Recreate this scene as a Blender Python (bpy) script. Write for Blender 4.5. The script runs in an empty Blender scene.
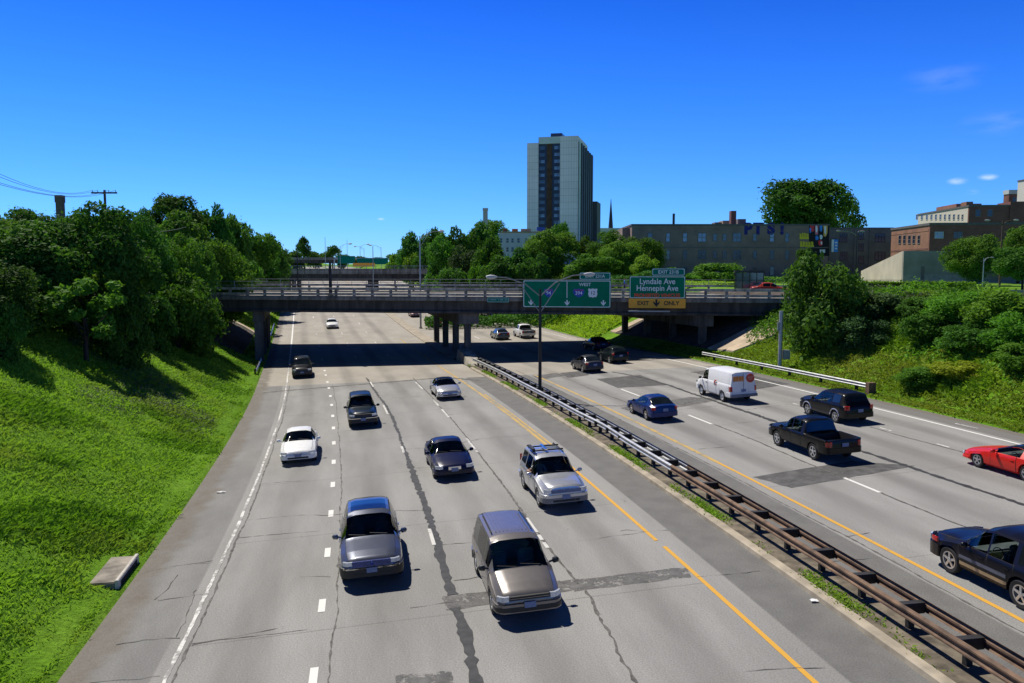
import bpy, bmesh, math, random
import numpy as np
from mathutils import Matrix, Vector
random.seed(7)
rng = np.random.default_rng(11)
R = math.radians
scn = bpy.context.scene
COL = scn.collection

# ------------------------------------------------------------------ camera
F, CX, CY, HZ, CAMZ = 800.0, 512.0, 341.5, 270.0, 9.507
PITCH = math.atan((CY - HZ) / F)
cam = bpy.data.cameras.new('camera')
cam.sensor_width = 36.0
cam.lens = F * 36.0 / 1024.0
cam.clip_start, cam.clip_end = 0.1, 20000
camo = bpy.data.objects.new('camera', cam)
COL.objects.link(camo)
camo.location = (0, 0, CAMZ)
camo.rotation_euler = (math.pi / 2 - PITCH, 0, 0)
scn.camera = camo

def ray(px, py):
    u, v = (px - CX) / F, (CY - py) / F
    c, s = math.cos(PITCH), math.sin(PITCH)
    return u, c + v * s, -s + v * c
def at(px, py, Y):                      # point seen at a pixel at distance Y
    a, b, c = ray(px, py)
    return Vector((a / b * Y, Y, CAMZ + c / b * Y))

# ------------------------------------------------------------------ road alignment
S0, S1, DS = -150.0, 3200.0, 0.5
SS = np.arange(S0, S1 + DS, DS)
KAP = 0.0014
HEAD = 0.1569 + KAP * np.clip(SS, -150, 72)
i0 = int(round(-S0 / DS))
PXs = np.concatenate([[0], np.cumsum(-np.sin((HEAD[1:] + HEAD[:-1]) / 2) * DS)])
PYs = np.concatenate([[0], np.cumsum(np.cos((HEAD[1:] + HEAD[:-1]) / 2) * DS)])
PXs += -5.239 - PXs[i0]
PYs += 0 - PYs[i0]
def head(s): return np.interp(s, SS, HEAD)
def P2(s, t):
    h = head(s)
    return np.interp(s, SS, PXs) + t * np.cos(h), np.interp(s, SS, PYs) + t * np.sin(h)
def inv(x, y):
    s = y
    for _ in range(30):
        px, py = P2(s, 0.0)
        h = head(s)
        d = (x - px) * -math.sin(h) + (y - py) * math.cos(h)
        s += d * 0.9
        if abs(d) < 1e-4: break
    px, py = P2(s, 0.0)
    h = head(s)
    return s, (x - px) * math.cos(h) + (y - py) * math.sin(h)
slope_tab = np.interp(SS, [-150, 70, 78, 138, 380, 460], [-.008, -.008, -.006, .031, .031, .012])
zc_raw = np.concatenate([[0], np.cumsum((slope_tab[1:] + slope_tab[:-1]) / 2 * DS)])
_h = HEAD
plane10 = 0.0461 * (PXs + 10 * np.cos(_h)) + 0.0026 * (PYs + 10 * np.sin(_h))
k70 = int(round((70 - S0) / DS))
ZC = np.where(SS < 70, plane10, zc_raw - zc_raw[k70] + plane10[k70])
BANK = np.interp(SS, [-150, 68, 100, 150, 220], [.046, .046, .030, .022, .01])
def zr(s, t): return np.interp(s, SS, ZC) + np.interp(s, SS, BANK) * (np.asarray(t) - 10)
def P3(s, t, dz=0.0):
    x, y = P2(s, t)
    return np.stack([x, y, zr(s, t) + dz], -1)
def road_at(px, py):                    # (s, t) of the road point seen at a pixel
    a, b, c = ray(px, py)
    Y = 60.0
    for _ in range(60):
        s, t = inv(a / b * Y, Y)
        z = float(zr(s, t))
        Y2 = (z - CAMZ) / (c / b)
        Y += (Y2 - Y) * .7
    return inv(a / b * Y, Y)
T_L, T_R = -2.6, 37.6
def smin(a, b, k):
    h = np.clip(.5 + .5 * (b - a) / k, 0, 1)
    return b * (1 - h) + a * h - k * h * (1 - h)
def zt(s, t):                           # terrain height
    s = np.asarray(s, float); t = np.asarray(t, float)
    zp = 7.0 + np.interp(s, [-150, 140, 300, 460, 1200, 3200], [0, 0, 3.5, 7, 8, 8])
    el = np.clip(T_L - t, 0, None); er = np.clip(t - T_R, 0, None)
    zl = zr(s, T_L) + .1 + np.clip(el - .7, 0, None) * .5
    zrr = zr(s, T_R) + .06 + np.clip(er - 1.6, 0, None) * .52
    a = smin(zl, zp + np.clip(el - 16, 0, 60) * .035, 1.2)
    b = smin(zrr, zp + .25 + np.clip(er - 14, 0, 60) * .01, 1.0)
    und = (np.sin(s * .31 + t * .5) * .09 + np.sin(s * .83 - t * .7) * .05 + np.sin(s * .13 + t * .23) * .12)
    w = np.clip((np.maximum(el, er) - .8) / 3, 0, 1)
    return np.where(t < T_L, a, np.where(t > T_R, b, zr(s, t))) + und * w
def ground_z(x, y):
    s, t = inv(x, y)
    return float(zt(s, t))

# ------------------------------------------------------------------ materials
def nd(nt, typ, **k):
    n = nt.nodes.new(typ)
    for a, v in k.items():
        if a.startswith('i_'):
            n.inputs[a[2:].replace('__', ' ')].default_value = v
        else: setattr(n, a, v)
    return n
def ramp(nt, pts):
    r = nt.nodes.new('ShaderNodeValToRGB')
    e = r.color_ramp.elements
    while len(e) < len(pts): e.new(.5)
    for q, (p, c) in zip(e, pts):
        q.position = p
        q.color = (c, c, c, 1) if isinstance(c, (int, float)) else (*c, 1)
    return r
def mix(nt, fac, a, b, mode='MIX'):
    m = nt.nodes.new('ShaderNodeMix'); m.data_type = 'RGBA'; m.blend_type = mode
    for k, v in ((0, fac), (6, a), (7, b)):
        if hasattr(v, 'is_linked') or hasattr(v, 'links'): nt.links.new(v, m.inputs[k])
        elif isinstance(v, (int, float)): m.inputs[k].default_value = v if k == 0 else (v, v, v, 1)
        else: m.inputs[k].default_value = (*v, 1)
    return m.outputs[2]
MATS = {}
def mat(name, col, rough=.7, metal=0., var=.15, scale=3., bump=0., coat=0., spec=.5, emit=0, col2=None):
    if name in MATS: return MATS[name]
    m = bpy.data.materials.new(name); m.use_nodes = True
    nt = m.node_tree; b = nt.nodes['Principled BSDF']
    b.inputs['Roughness'].default_value = rough
    b.inputs['Metallic'].default_value = metal
    b.inputs['Coat Weight'].default_value = coat
    b.inputs['Coat Roughness'].default_value = .04
    b.inputs['Specular IOR Level'].default_value = spec
    tc = nt.nodes.new('ShaderNodeTexCoord')
    no = nd(nt, 'ShaderNodeTexNoise', i_Scale=scale, i_Detail=5.)
    nt.links.new(tc.outputs['Object'], no.inputs['Vector'])
    c2 = col2 or tuple(max(0, c * (1 - var * 1.3)) for c in col)
    c1 = tuple(min(1, c * (1 + var)) for c in col)
    r = ramp(nt, [(.3, c2), (.7, c1)])
    nt.links.new(no.outputs['Fac'], r.inputs['Fac'])
    nt.links.new(r.outputs['Color'], b.inputs['Base Color'])
    if bump:
        bp = nd(nt, 'ShaderNodeBump', i_Strength=bump, i_Distance=.05)
        nt.links.new(no.outputs['Fac'], bp.inputs['Height'])
        nt.links.new(bp.outputs['Normal'], b.inputs['Normal'])
    MATS[name] = m
    return m
def streaks(m, k=.5):
    nt = m.node_tree; b = nt.nodes['Principled BSDF']; src = b.inputs['Base Color'].links[0].from_socket
    tc = nt.nodes.new('ShaderNodeNewGeometry'); mp = nd(nt, 'ShaderNodeMapping'); mp.inputs['Scale'].default_value = (1.1, 1.1, .12); nt.links.new(tc.outputs['Position'], mp.inputs[0])
    n = nd(nt, 'ShaderNodeTexNoise', i_Scale=1.3, i_Detail=7., i_Roughness=.7); nt.links.new(mp.outputs[0], n.inputs['Vector'])
    rp = ramp(nt, [(.38, 1 - k), (.60, 1.08)]); nt.links.new(n.outputs['Fac'], rp.inputs['Fac'])
    nt.links.new(mix(nt, 1., src, rp.outputs['Color'], 'MULTIPLY'), b.inputs['Base Color']); return m
def brick_mat(name, c1, c2, mortar, bw=.6, bh=.2, scale=1., rough=.85):
    if name in MATS: return MATS[name]
    m = bpy.data.materials.new(name); m.use_nodes = True
    nt = m.node_tree; b = nt.nodes['Principled BSDF']; b.inputs['Roughness'].default_value = rough
    tc = nt.nodes.new('ShaderNodeTexCoord')
    sp = nt.nodes.new('ShaderNodeSeparateXYZ'); cb = nt.nodes.new('ShaderNodeCombineXYZ')
    nt.links.new(tc.outputs['Object'], sp.inputs[0])
    ad = nd(nt, 'ShaderNodeMath', operation='ADD')
    nt.links.new(sp.outputs[0], ad.inputs[0]); nt.links.new(sp.outputs[1], ad.inputs[1])
    nt.links.new(ad.outputs[0], cb.inputs[0]); nt.links.new(sp.outputs[2], cb.inputs[1])
    br = nd(nt, 'ShaderNodeTexBrick', i_Scale=scale)
    br.inputs['Brick Width'].default_value = bw; br.inputs['Row Height'].default_value = bh
    br.inputs['Mortar Size'].default_value = .012
    br.inputs['Color1'].default_value = (*c1, 1); br.inputs['Color2'].default_value = (*c2, 1)
    br.inputs['Mortar'].default_value = (*mortar, 1)
    nt.links.new(cb.outputs[0], br.inputs['Vector'])
    no = nd(nt, 'ShaderNodeTexNoise', i_Scale=.35, i_Detail=6.)
    nt.links.new(tc.outputs['Object'], no.inputs['Vector'])
    rr = ramp(nt, [(.3, .72), (.7, 1.1)])
    nt.links.new(no.outputs['Fac'], rr.inputs['Fac'])
    nt.links.new(mix(nt, 1., br.outputs['Color'], rr.outputs['Color'], 'MULTIPLY'), b.inputs['Base Color'])
    MATS[name] = m
    return m
def leaf_mat(name, dark, light, trans=.28):
    m = bpy.data.materials.new(name); m.use_nodes = True
    nt = m.node_tree; b = nt.nodes['Principled BSDF']
    b.inputs['Roughness'].default_value = .7; b.inputs['Specular IOR Level'].default_value = .12
    geo = nt.nodes.new('ShaderNodeNewGeometry')
    n1 = nd(nt, 'ShaderNodeTexNoise', i_Scale=.45, i_Detail=4.)
    nt.links.new(geo.outputs['Position'], n1.inputs['Vector'])
    oi = nt.nodes.new('ShaderNodeObjectInfo')
    n2 = nd(nt, 'ShaderNodeTexWhiteNoise', noise_dimensions='3D')
    nt.links.new(geo.outputs['True Normal'], n2.inputs['Vector'])
    a = nd(nt, 'ShaderNodeMath', operation='MULTIPLY_ADD'); a.inputs[1].default_value = 1.5; a.inputs[2].default_value = -.35
    nt.links.new(n1.outputs['Fac'], a.inputs[0])
    a2 = nd(nt, 'ShaderNodeMath', operation='MULTIPLY_ADD'); a2.inputs[1].default_value = .45; a2.use_clamp = True
    nt.links.new(n2.outputs['Value'], a2.inputs[0]); nt.links.new(a.outputs[0], a2.inputs[2])
    c = mix(nt, a2.outputs[0], dark, light)
    if 'grass' in name:
        n3 = nd(nt, 'ShaderNodeTexNoise', i_Scale=.13, i_Detail=5.); nt.links.new(geo.outputs['Position'], n3.inputs['Vector'])
        r3 = ramp(nt, [(.50, 0), (.72, .75)]); nt.links.new(n3.outputs['Fac'], r3.inputs['Fac'])
        c = mix(nt, r3.outputs['Color'], c, (.27, .31, .06))
    hs = nd(nt, 'ShaderNodeHueSaturation')
    mr = nd(nt, 'ShaderNodeMapRange'); mr.inputs[3].default_value = .72; mr.inputs[4].default_value = 1.3
    mh = nd(nt, 'ShaderNodeMapRange'); mh.inputs[3].default_value = .478; mh.inputs[4].default_value = .512
    hm_ = nd(nt, 'ShaderNodeMath', operation='FRACT'); hm2 = nd(nt, 'ShaderNodeMath', operation='MULTIPLY'); hm2.inputs[1].default_value = 7.3
    nt.links.new(oi.outputs['Random'], hm2.inputs[0]); nt.links.new(hm2.outputs[0], hm_.inputs[0]); nt.links.new(hm_.outputs[0], mh.inputs[0]); nt.links.new(mh.outputs[0], hs.inputs['Hue'])
    nt.links.new(oi.outputs['Random'], mr.inputs[0]); nt.links.new(mr.outputs[0], hs.inputs['Value'])
    nt.links.new(c, hs.inputs['Color'])
    nt.links.new(hs.outputs[0], b.inputs['Base Color'])
    tr = nt.nodes.new('ShaderNodeBsdfTranslucent')
    tint = mix(nt, 1., hs.outputs[0], (1.25, 1.3, .55), 'MULTIPLY')
    nt.links.new(tint, tr.inputs['Color'])
    mx = nt.nodes.new('ShaderNodeMixShader'); mx.inputs[0].default_value = trans
    nt.links.new(b.outputs[0], mx.inputs[1]); nt.links.new(tr.outputs[0], mx.inputs[2])
    nt.links.new(mx.outputs[0], nt.nodes['Material Output'].inputs['Surface'])
    return m
LEAF = {
    'dark': leaf_mat('leaf_dark', (.022, .072, .012), (.085, .215, .030), .32),
    'mid': leaf_mat('leaf_mid', (.034, .105, .014), (.120, .275, .032), .34),
    'light': leaf_mat('leaf_light', (.060, .165, .016), (.160, .34, .032), .36),
    'yellow': leaf_mat('leaf_yellow', (.13, .20, .015), (.34, .38, .03), .3),
    'grey': leaf_mat('leaf_grey', (.055, .085, .036), (.13, .165, .085), .24),
    'blue': leaf_mat('leaf_blue', (.032, .080, .026), (.090, .175, .060), .28),
}
GRASS_MAT = leaf_mat('grass_blades', (.160, .305, .026), (.270, .440, .052), .32)
GRASS_R = leaf_mat('grass_blades_rank', (.095, .215, .016), (.185, .345, .030), .30)
WEED_MAT = leaf_mat('weed_blades', (.06, .10, .015), (.15, .24, .03), .3)

# ------------------------------------------------------------------ mesh helpers
def tag(o, label=None, cat=None, group=None, kind=None):
    for k, v in (('label', label), ('category', cat), ('group', group), ('kind', kind)):
        if v: o[k] = v
    return o
def PM(o):                                # world matrix without a depsgraph update
    m = o.matrix_basis.copy() if False else Matrix.LocRotScale(o.location, o.rotation_euler, o.scale)
    if o.parent: m = PM(o.parent) @ o.matrix_parent_inverse @ m
    return m
def empty(name, loc=(0, 0, 0), rz=0., label=None, cat=None, group=None):
    o = bpy.data.objects.new(name, None)
    o.empty_display_size = .3
    COL.objects.link(o)
    o.location = loc; o.rotation_euler = (0, 0, rz)
    return tag(o, label, cat, group)
def link(name, me, m=None, parent=None, world=False, smooth=None):
    if m is not None:
        for q in (m if isinstance(m, (list, tuple)) else [m]): me.materials.append(q)
    if smooth is not None:
        me.polygons.foreach_set('use_smooth', np.ones(len(me.polygons), bool))
        if smooth < 179: me.set_sharp_from_angle(angle=R(smooth))
    o = bpy.data.objects.new(name, me)
    COL.objects.link(o)
    if parent is not None:
        o.parent = parent
        if world: o.matrix_parent_inverse = PM(parent).inverted()
    return o
class MB:
    def __init__(s): s.v, s.f, s.mi, s.cur = [], [], [], 0
    def add(s, vs, fs):
        n = len(s.v); s.v += [tuple(v) for v in vs]
        for f in fs: s.f.append([i + n for i in f]); s.mi.append(s.cur)
    def box(s, x0, y0, z0, x1, y1, z1, M=None):
        vs = [Vector((x, y, z)) for z in (z0, z1) for y in (y0, y1) for x in (x0, x1)]
        if M is not None: vs = [M @ v for v in vs]
        s.add(vs, [(0, 2, 3, 1), (4, 5, 7, 6), (0, 1, 5, 4), (2, 6, 7, 3), (0, 4, 6, 2), (1, 3, 7, 5)])
    def beam(s, a, b, w, h, up=Vector((0, 0, 1))):   # bar from a to b
        a, b = Vector(a), Vector(b); d = (b - a)
        L = d.length; d.normalize()
        r = d.cross(up)
        if r.length < 1e-4: r = Vector((1, 0, 0))
        r.normalize(); u = r.cross(d)
        M = Matrix((r, d, u)).transposed().to_4x4(); M.translation = a
        s.box(-w / 2, 0, -h / 2, w / 2, L, h / 2, M)
    def tube(s, pts, rad, n=8, cap=True):
        pts = [Vector(p) for p in pts]
        rs = rad if isinstance(rad, (list, tuple)) else [rad] * len(pts)
        base = len(s.v); vs = []; fs = []
        for i, p in enumerate(pts):
            d = (pts[min(i + 1, len(pts) - 1)] - pts[max(i - 1, 0)])
            if d.length < 1e-9: d = Vector((0, 0, 1))
            d.normalize()
            a = Vector((0, 0, 1)) if abs(d.z) < .9 else Vector((1, 0, 0))
            r = d.cross(a).normalized(); u = r.cross(d)
            for k in range(n):
                q = 2 * math.pi * k / n
                vs.append(p + (r * math.cos(q) + u * math.sin(q)) * rs[i])
        for i in range(len(pts) - 1):
            for k in range(n):
                fs.append((i * n + k, i * n + (k + 1) % n, (i + 1) * n + (k + 1) % n, (i + 1) * n + k))
        if cap:
            fs.append(tuple(range(n))[::-1]); fs.append(tuple(range((len(pts) - 1) * n, len(pts) * n)))
        s.add(vs, fs)
    def grid(s, G):                          # rows x cols of points
        G = np.asarray(G); r, c = G.shape[:2]
        s.add(G.reshape(-1, 3).tolist(), [(i * c + j, i * c + j + 1, (i + 1) * c + j + 1, (i + 1) * c + j) for i in range(r - 1) for j in range(c - 1)])
    def build(s, name, m=None, parent=None, world=False, smooth=None, fix=True, bevel=0):
        me = bpy.data.meshes.new(name)
        me.from_pydata(s.v, [], s.f)
        if any(s.mi): me.polygons.foreach_set('material_index', s.mi)
        if fix or bevel:
            bm = bmesh.new(); bm.from_mesh(me)
            if bevel:
                bmesh.ops.remove_doubles(bm, verts=bm.verts, dist=1e-4)
                bmesh.ops.bevel(bm, geom=bm.edges[:], offset=bevel, segments=2, affect='EDGES', clamp_overlap=True)
            bmesh.ops.recalc_face_normals(bm, faces=bm.faces[:])
            bm.to_mesh(me); bm.free()
        return link(name, me, m, parent, world, smooth)
def np_mesh(name, V, Fq):
    V = np.asarray(V, np.float32); Fq = np.asarray(Fq, np.int32)
    me = bpy.data.meshes.new(name)
    k = Fq.shape[1]
    me.vertices.add(len(V)); me.vertices.foreach_set('co', V.ravel())
    me.loops.add(Fq.size); me.loops.foreach_set('vertex_index', Fq.ravel())
    me.polygons.add(len(Fq)); me.polygons.foreach_set('loop_start', np.arange(0, Fq.size, k, dtype=np.int32))
    me.update(calc_edges=True)
    return me
def st_sheet(name, s, t, dz, m, uv=True, z=None):
    s = np.asarray(s, float); t = np.asarray(t, float)
    S, T = np.meshgrid(s, t, indexing='ij')
    X, Y = P2(S, T)
    Z = (zr(S, T) if z is None else z(S, T)) + dz
    V = np.stack([X, Y, Z], -1).reshape(-1, 3)
    n, c = len(s), len(t)
    i, j = np.meshgrid(np.arange(n - 1), np.arange(c - 1), indexing='ij')
    a = (i * c + j).ravel()
    me = np_mesh(name, V, np.stack([a, a + 1, a + c + 1, a + c], 1))
    if uv:
        ul = me.uv_layers.new(name='st')
        li = np.empty(len(me.loops), np.int32); me.loops.foreach_get('vertex_index', li)
        ST = np.stack([S.ravel(), T.ravel()], 1)[li]
        ul.data.foreach_set('uv', ST.astype(np.float32).ravel())
    return link(name, me, m, smooth=180)
def text_mesh(txt, size, mt, parent, loc, name='lettering', ext=.01, rot=None, sx=1., bold=0.):
    cu = bpy.data.curves.new('t', 'FONT'); cu.body = txt; cu.size = size
    cu.align_x = 'CENTER'; cu.align_y = 'CENTER'; cu.extrude = ext; cu.offset = bold
    tmp = bpy.data.objects.new('t', cu); COL.objects.link(tmp)
    dg = bpy.context.evaluated_depsgraph_get()
    me = bpy.data.meshes.new_from_object(tmp.evaluated_get(dg))
    bpy.data.objects.remove(tmp); bpy.data.curves.remove(cu)
    me.name = name
    o = link(name, me, mt, parent)
    o.location = loc; o.rotation_euler = rot or (math.pi / 2, 0, 0); o.scale = (sx, 1, 1)
    return o

# ------------------------------------------------------------------ world and sun
SUN_EL, SUN_AZ = R(56), R(-41)             # azimuth from +Y, negative = left
w = bpy.data.worlds.new('World'); scn.world = w; w.use_nodes = True
nt = w.node_tree; bg = nt.nodes['Background']
sky = nd(nt, 'ShaderNodeTexSky', sky_type='NISHITA', sun_disc=False, sun_elevation=SUN_EL, sun_rotation=SUN_AZ,
         altitude=300., air_density=1.0, dust_density=.15, ozone_density=3.0)
gm = nd(nt, 'ShaderNodeGamma'); gm.inputs[1].default_value = 1.0
SKY_TINT = (.50, .80, 1.18)
sk = mix(nt, 1., sky.outputs[0], SKY_TINT, 'MULTIPLY')
tc = nt.nodes.new('ShaderNodeTexCoord')
sp = nt.nodes.new('ShaderNodeSeparateXYZ'); nt.links.new(tc.outputs['Generated'], sp.inputs[0])
# clear sky deepens upward; above the frame dimmed and greyed to cut fill
rz_ = ramp(nt, [(0, (.58, .74, 1.0)), (.06, (.43, .67, 1.02)), (.20, (.22, .53, .98)), (.345, (.075, .34, .82)), (.47, (.080, .115, .155)), (1, (.085, .098, .118))])
nt.links.new(sp.outputs[2], rz_.inputs['Fac'])
sk = mix(nt, 1., sk, rz_.outputs['Color'], 'MULTIPLY')
# a few thin fair-weather clouds low in the west
mp = nd(nt, 'ShaderNodeMapping'); mp.inputs['Scale'].default_value = (10, 10, 34)
nt.links.new(tc.outputs['Generated'], mp.inputs[0])
cn = nd(nt, 'ShaderNodeTexNoise', i_Scale=2.2, i_Detail=6.); nt.links.new(mp.outputs[0], cn.inputs['Vector'])
total = None
for px, py, rad, k in ((958, 181, .013, .42), (988, 177, .012, .55), (972, 192, .010, .3), (945, 78, .05, .07), (1000, 122, .045, .07), (381, 219, .006, .28)):
    d = Vector(ray(px, py)).normalized()
    vd = nd(nt, 'ShaderNodeVectorMath', operation='DISTANCE')
    sc = nd(nt, 'ShaderNodeVectorMath', operation='MULTIPLY'); sc.inputs[1].default_value = (1, 1, 2.6)
    nt.links.new(tc.outputs['Generated'], sc.inputs[0])
    nt.links.new(sc.outputs[0], vd.inputs[0]); vd.inputs[1].default_value = (d.x, d.y, d.z * 2.6)
    m1 = nd(nt, 'ShaderNodeMapRange'); m1.interpolation_type = 'SMOOTHSTEP'
    m1.inputs[1].default_value = rad; m1.inputs[2].default_value = rad * .1
    m1.inputs[3].default_value = 0; m1.inputs[4].default_value = k
    nt.links.new(vd.outputs['Value'], m1.inputs[0])
    if total is None: total = m1.outputs[0]
    else:
        ad = nd(nt, 'ShaderNodeMath', operation='ADD'); nt.links.new(total, ad.inputs[0]); nt.links.new(m1.outputs[0], ad.inputs[1]); total = ad.outputs[0]
cr = ramp(nt, [(.38, 0), (.62, 1)]); nt.links.new(cn.outputs['Fac'], cr.inputs['Fac'])
mu = nd(nt, 'ShaderNodeMath', operation='MULTIPLY', use_clamp=True); nt.links.new(total, mu.inputs[0]); nt.links.new(cr.outputs['Color'], mu.inputs[1])
sk = mix(nt, mu.outputs[0], sk, (6.5, 7.2, 8.2))
nt.links.new(sk, bg.inputs['Color'])
bg.inputs['Strength'].default_value = .13
sl = bpy.data.lights.new('sun', 'SUN'); sl.energy = 4.6; sl.angle = R(.53); sl.color = (1, .95, .86)
so = bpy.data.objects.new('sun', sl); COL.objects.link(so)
sd = Vector((math.sin(SUN_AZ) * math.cos(SUN_EL), math.cos(SUN_AZ) * math.cos(SUN_EL), math.sin(SUN_EL)))
so.rotation_euler = sd.to_track_quat('Z', 'Y').to_euler(); so.location = (0, 0, 60)
vs = scn.view_settings
vs.view_transform = 'Standard'; vs.look = 'None'; vs.gamma = 1; vs.use_curve_mapping = False; vs.exposure = 0.20
scn.cycles.max_bounces = 6; scn.cycles.diffuse_bounces = 2; scn.cycles.transmission_bounces = 4; scn.cycles.transparent_max_bounces = 6

# ------------------------------------------------------------------ ground and roads
def ground_material():
    m = bpy.data.materials.new('ground_earth'); m.use_nodes = True
    nt = m.node_tree; b = nt.nodes['Principled BSDF']; b.inputs['Roughness'].default_value = .95
    b.inputs['Specular IOR Level'].default_value = .1
    g = nt.nodes.new('ShaderNodeNewGeometry')
    n1 = nd(nt, 'ShaderNodeTexNoise', i_Scale=.16, i_Detail=6.); n2 = nd(nt, 'ShaderNodeTexNoise', i_Scale=3.5, i_Detail=8., i_Roughness=.7)
    for n in (n1, n2): nt.links.new(g.outputs['Position'], n.inputs['Vector'])
    r1 = ramp(nt, [(.35, (.115, .245, .012)), (.55, (.160, .335, .018)), (.75, (.23, .38, .04))])
    nt.links.new(n1.outputs['Fac'], r1.inputs['Fac'])
    r2 = ramp(nt, [(.3, .6), (.68, 1.15)]); nt.links.new(n2.outputs['Fac'], r2.inputs['Fac'])
    nt.links.new(mix(nt, 1., r1.outputs['Color'], r2.outputs['Color'], 'MULTIPLY'), b.inputs['Base Color'])
    bp = nd(nt, 'ShaderNodeBump', i_Strength=.9, i_Distance=.25); nt.links.new(n2.outputs['Fac'], bp.inputs['Height'])
    nt.links.new(bp.outputs['Normal'], b.inputs['Normal'])
    return m
def ground_height(s, t):
    z = zt(s, t)
    inside = (t > T_L + .05) & (t < T_R - .05)
    return np.where(inside, z - .14, z)
gs = np.concatenate([np.arange(-150, -10, 10), np.arange(-10, 160, 1.5), np.arange(160, 520, 8), np.geomspace(520, 3190, 24)])
gt = np.concatenate([-np.geomspace(640, 42, 22), np.arange(-40, -3, 1.), [-2.9, -2.61, -2.5], np.arange(0, 37, 3), [37.5, 37.61, 37.9], np.arange(38.5, 70, 1.), np.geomspace(72, 2600, 30)])
tag(st_sheet('ground', gs, gt, 0, ground_material(), z=ground_height), kind='structure')

def road_material():
    m = bpy.data.materials.new('worn_pavement'); m.use_nodes = True
    nt = m.node_tree; b = nt.nodes['Principled BSDF']
    b.inputs['Roughness'].default_value = .88; b.inputs['Specular IOR Level'].default_value = .25
    uv = nd(nt, 'ShaderNodeUVMap', uv_map='st')
    sp = nt.nodes.new('ShaderNodeSeparateXYZ'); nt.links.new(uv.outputs[0], sp.inputs[0])
    geo = nt.nodes.new('ShaderNodeNewGeometry')
    gp = nt.nodes.new('ShaderNodeSeparateXYZ'); nt.links.new(geo.outputs['Position'], gp.inputs[0])
    def noise(scale, sx=1, sy=1, det=5., rough=.6):
        mp = nd(nt, 'ShaderNodeMapping'); mp.inputs['Scale'].default_value = (sx, sy, 1)
        nt.links.new(uv.outputs[0], mp.inputs[0])
        n = nd(nt, 'ShaderNodeTexNoise', i_Scale=scale, i_Detail=det, i_Roughness=rough)
        nt.links.new(mp.outputs[0], n.inputs['Vector']); return n.outputs['Fac']
    def M(op, a, b=None, c=None, clamp=False):
        n = nd(nt, 'ShaderNodeMath', operation=op, use_clamp=clamp)
        for i, v in enumerate((a, b, c)):
            if v is None: continue
            if isinstance(v, (int, float)): n.inputs[i].default_value = v
            else: nt.links.new(v, n.inputs[i])
        return n.outputs[0]
    def step(v, a, bb):                   # smooth 0..1 between a and bb
        n = nd(nt, 'ShaderNodeMapRange'); n.interpolation_type = 'SMOOTHSTEP'
        n.inputs[1].default_value = a; n.inputs[2].default_value = bb
        nt.links.new(v, n.inputs[0]); return n.outputs[0]
    s, t = sp.outputs[0], sp.outputs[1]
    wob = M('MULTIPLY_ADD', noise(.8, 1, .2), .7, -.35)
    tw = M('ADD', t, wob)
    col = mix(nt, step(noise(.5, .22, 1.), .3, .7), (.232, .227, .218), (.305, .299, .287))
    # newer asphalt on both median shoulders, paler outer shoulder
    sh = M('MULTIPLY', step(t, 15.35, 15.45), M('SUBTRACT', 1., step(t, 20.55, 20.65)))
    near = M('SUBTRACT', 1., step(gp.outputs[1], 70.2, 70.7))
    col = mix(nt, M('MULTIPLY', sh, near), col, mix(nt, step(noise(.9), .3, .7), (.138, .135, .131), (.170, .167, .160)))
    osh = M('MULTIPLY', M('SUBTRACT', 1., step(t, -.35, -.25)), near)
    col = mix(nt, osh, col, mix(nt, step(noise(.6, .4, 1), .3, .7), (.180, .177, .172), (.232, .228, .220)))
    osr = M('MULTIPLY', step(t, 36.0, 36.1), near)
    col = mix(nt, osr, col, (.17, .165, .156))
    # approach slab and concrete beyond
    conc = mix(nt, step(noise(.35, .5, 1), .3, .7), (.30, .275, .235), (.375, .345, .30))
    col = mix(nt, step(gp.outputs[1], 70.2, 70.7), col, conc)
    # gutter silt along both outer edges
    gl = M('SUBTRACT', 1., step(M('MULTIPLY_ADD', wob, 2.2, t), -1.95, -1.35))
    gr = step(M('MULTIPLY_ADD', wob, 1., t), 36.9, 37.2)
    col = mix(nt, M('MULTIPLY', M('MAXIMUM', gl, gr), M('MULTIPLY_ADD', noise(1.3, .5, 1.), 1.1, .25, True)), col, mix(nt, noise(4.), (.110, .096, .080), (.205, .182, .152)))
    # oil darkening in the middle of each lane
    def oil(off):
        x = M('MULTIPLY', M('SUBTRACT', M('FRACT', M('DIVIDE', M('SUBTRACT', t, off), 3.66)), .5), 3.66)
        return M('SUBTRACT', 1., step(M('ABSOLUTE', x), .15, .85))
    left = M('MULTIPLY', step(t, .2, .3), M('SUBTRACT', 1., step(t, 14.5, 14.7)))
    right = M('MULTIPLY', step(t, 21.2, 21.4), M('SUBTRACT', 1., step(t, 35.6, 35.8)))
    o = M('ADD', M('MULTIPLY', oil(0.), left), M('MULTIPLY', oil(21.2), right))
    o = M('MULTIPLY', o, M('MULTIPLY_ADD', noise(.6, .12, .5), 1.2, -.15), clamp=True)
    col = mix(nt, M('MULTIPLY', o, .62), col, (.085, .081, .076))
    fj = M('ABSOLUTE', M('SUBTRACT', M('FRACT', M('DIVIDE', M('MULTIPLY_ADD', noise(3., .3, 1.), .08, s), 8.2)), .5))
    jt = M('MULTIPLY', M('SUBTRACT', 1., step(fj, .0015, .005)), M('MAXIMUM', left, right))
    col = mix(nt, M('MULTIPLY', jt, M('MULTIPLY_ADD', noise(1.1), .9, -.05, True)), col, (.10, .096, .09))
    # speckle of the aggregate and small dark spots
    spk = M('MULTIPLY_ADD', noise(22., 1, 1, 4., .8), 2.0, 0.)
    sp1 = nt.nodes.new('ShaderNodeCombineColor')
    for i in range(3): nt.links.new(spk, sp1.inputs[i])
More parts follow.
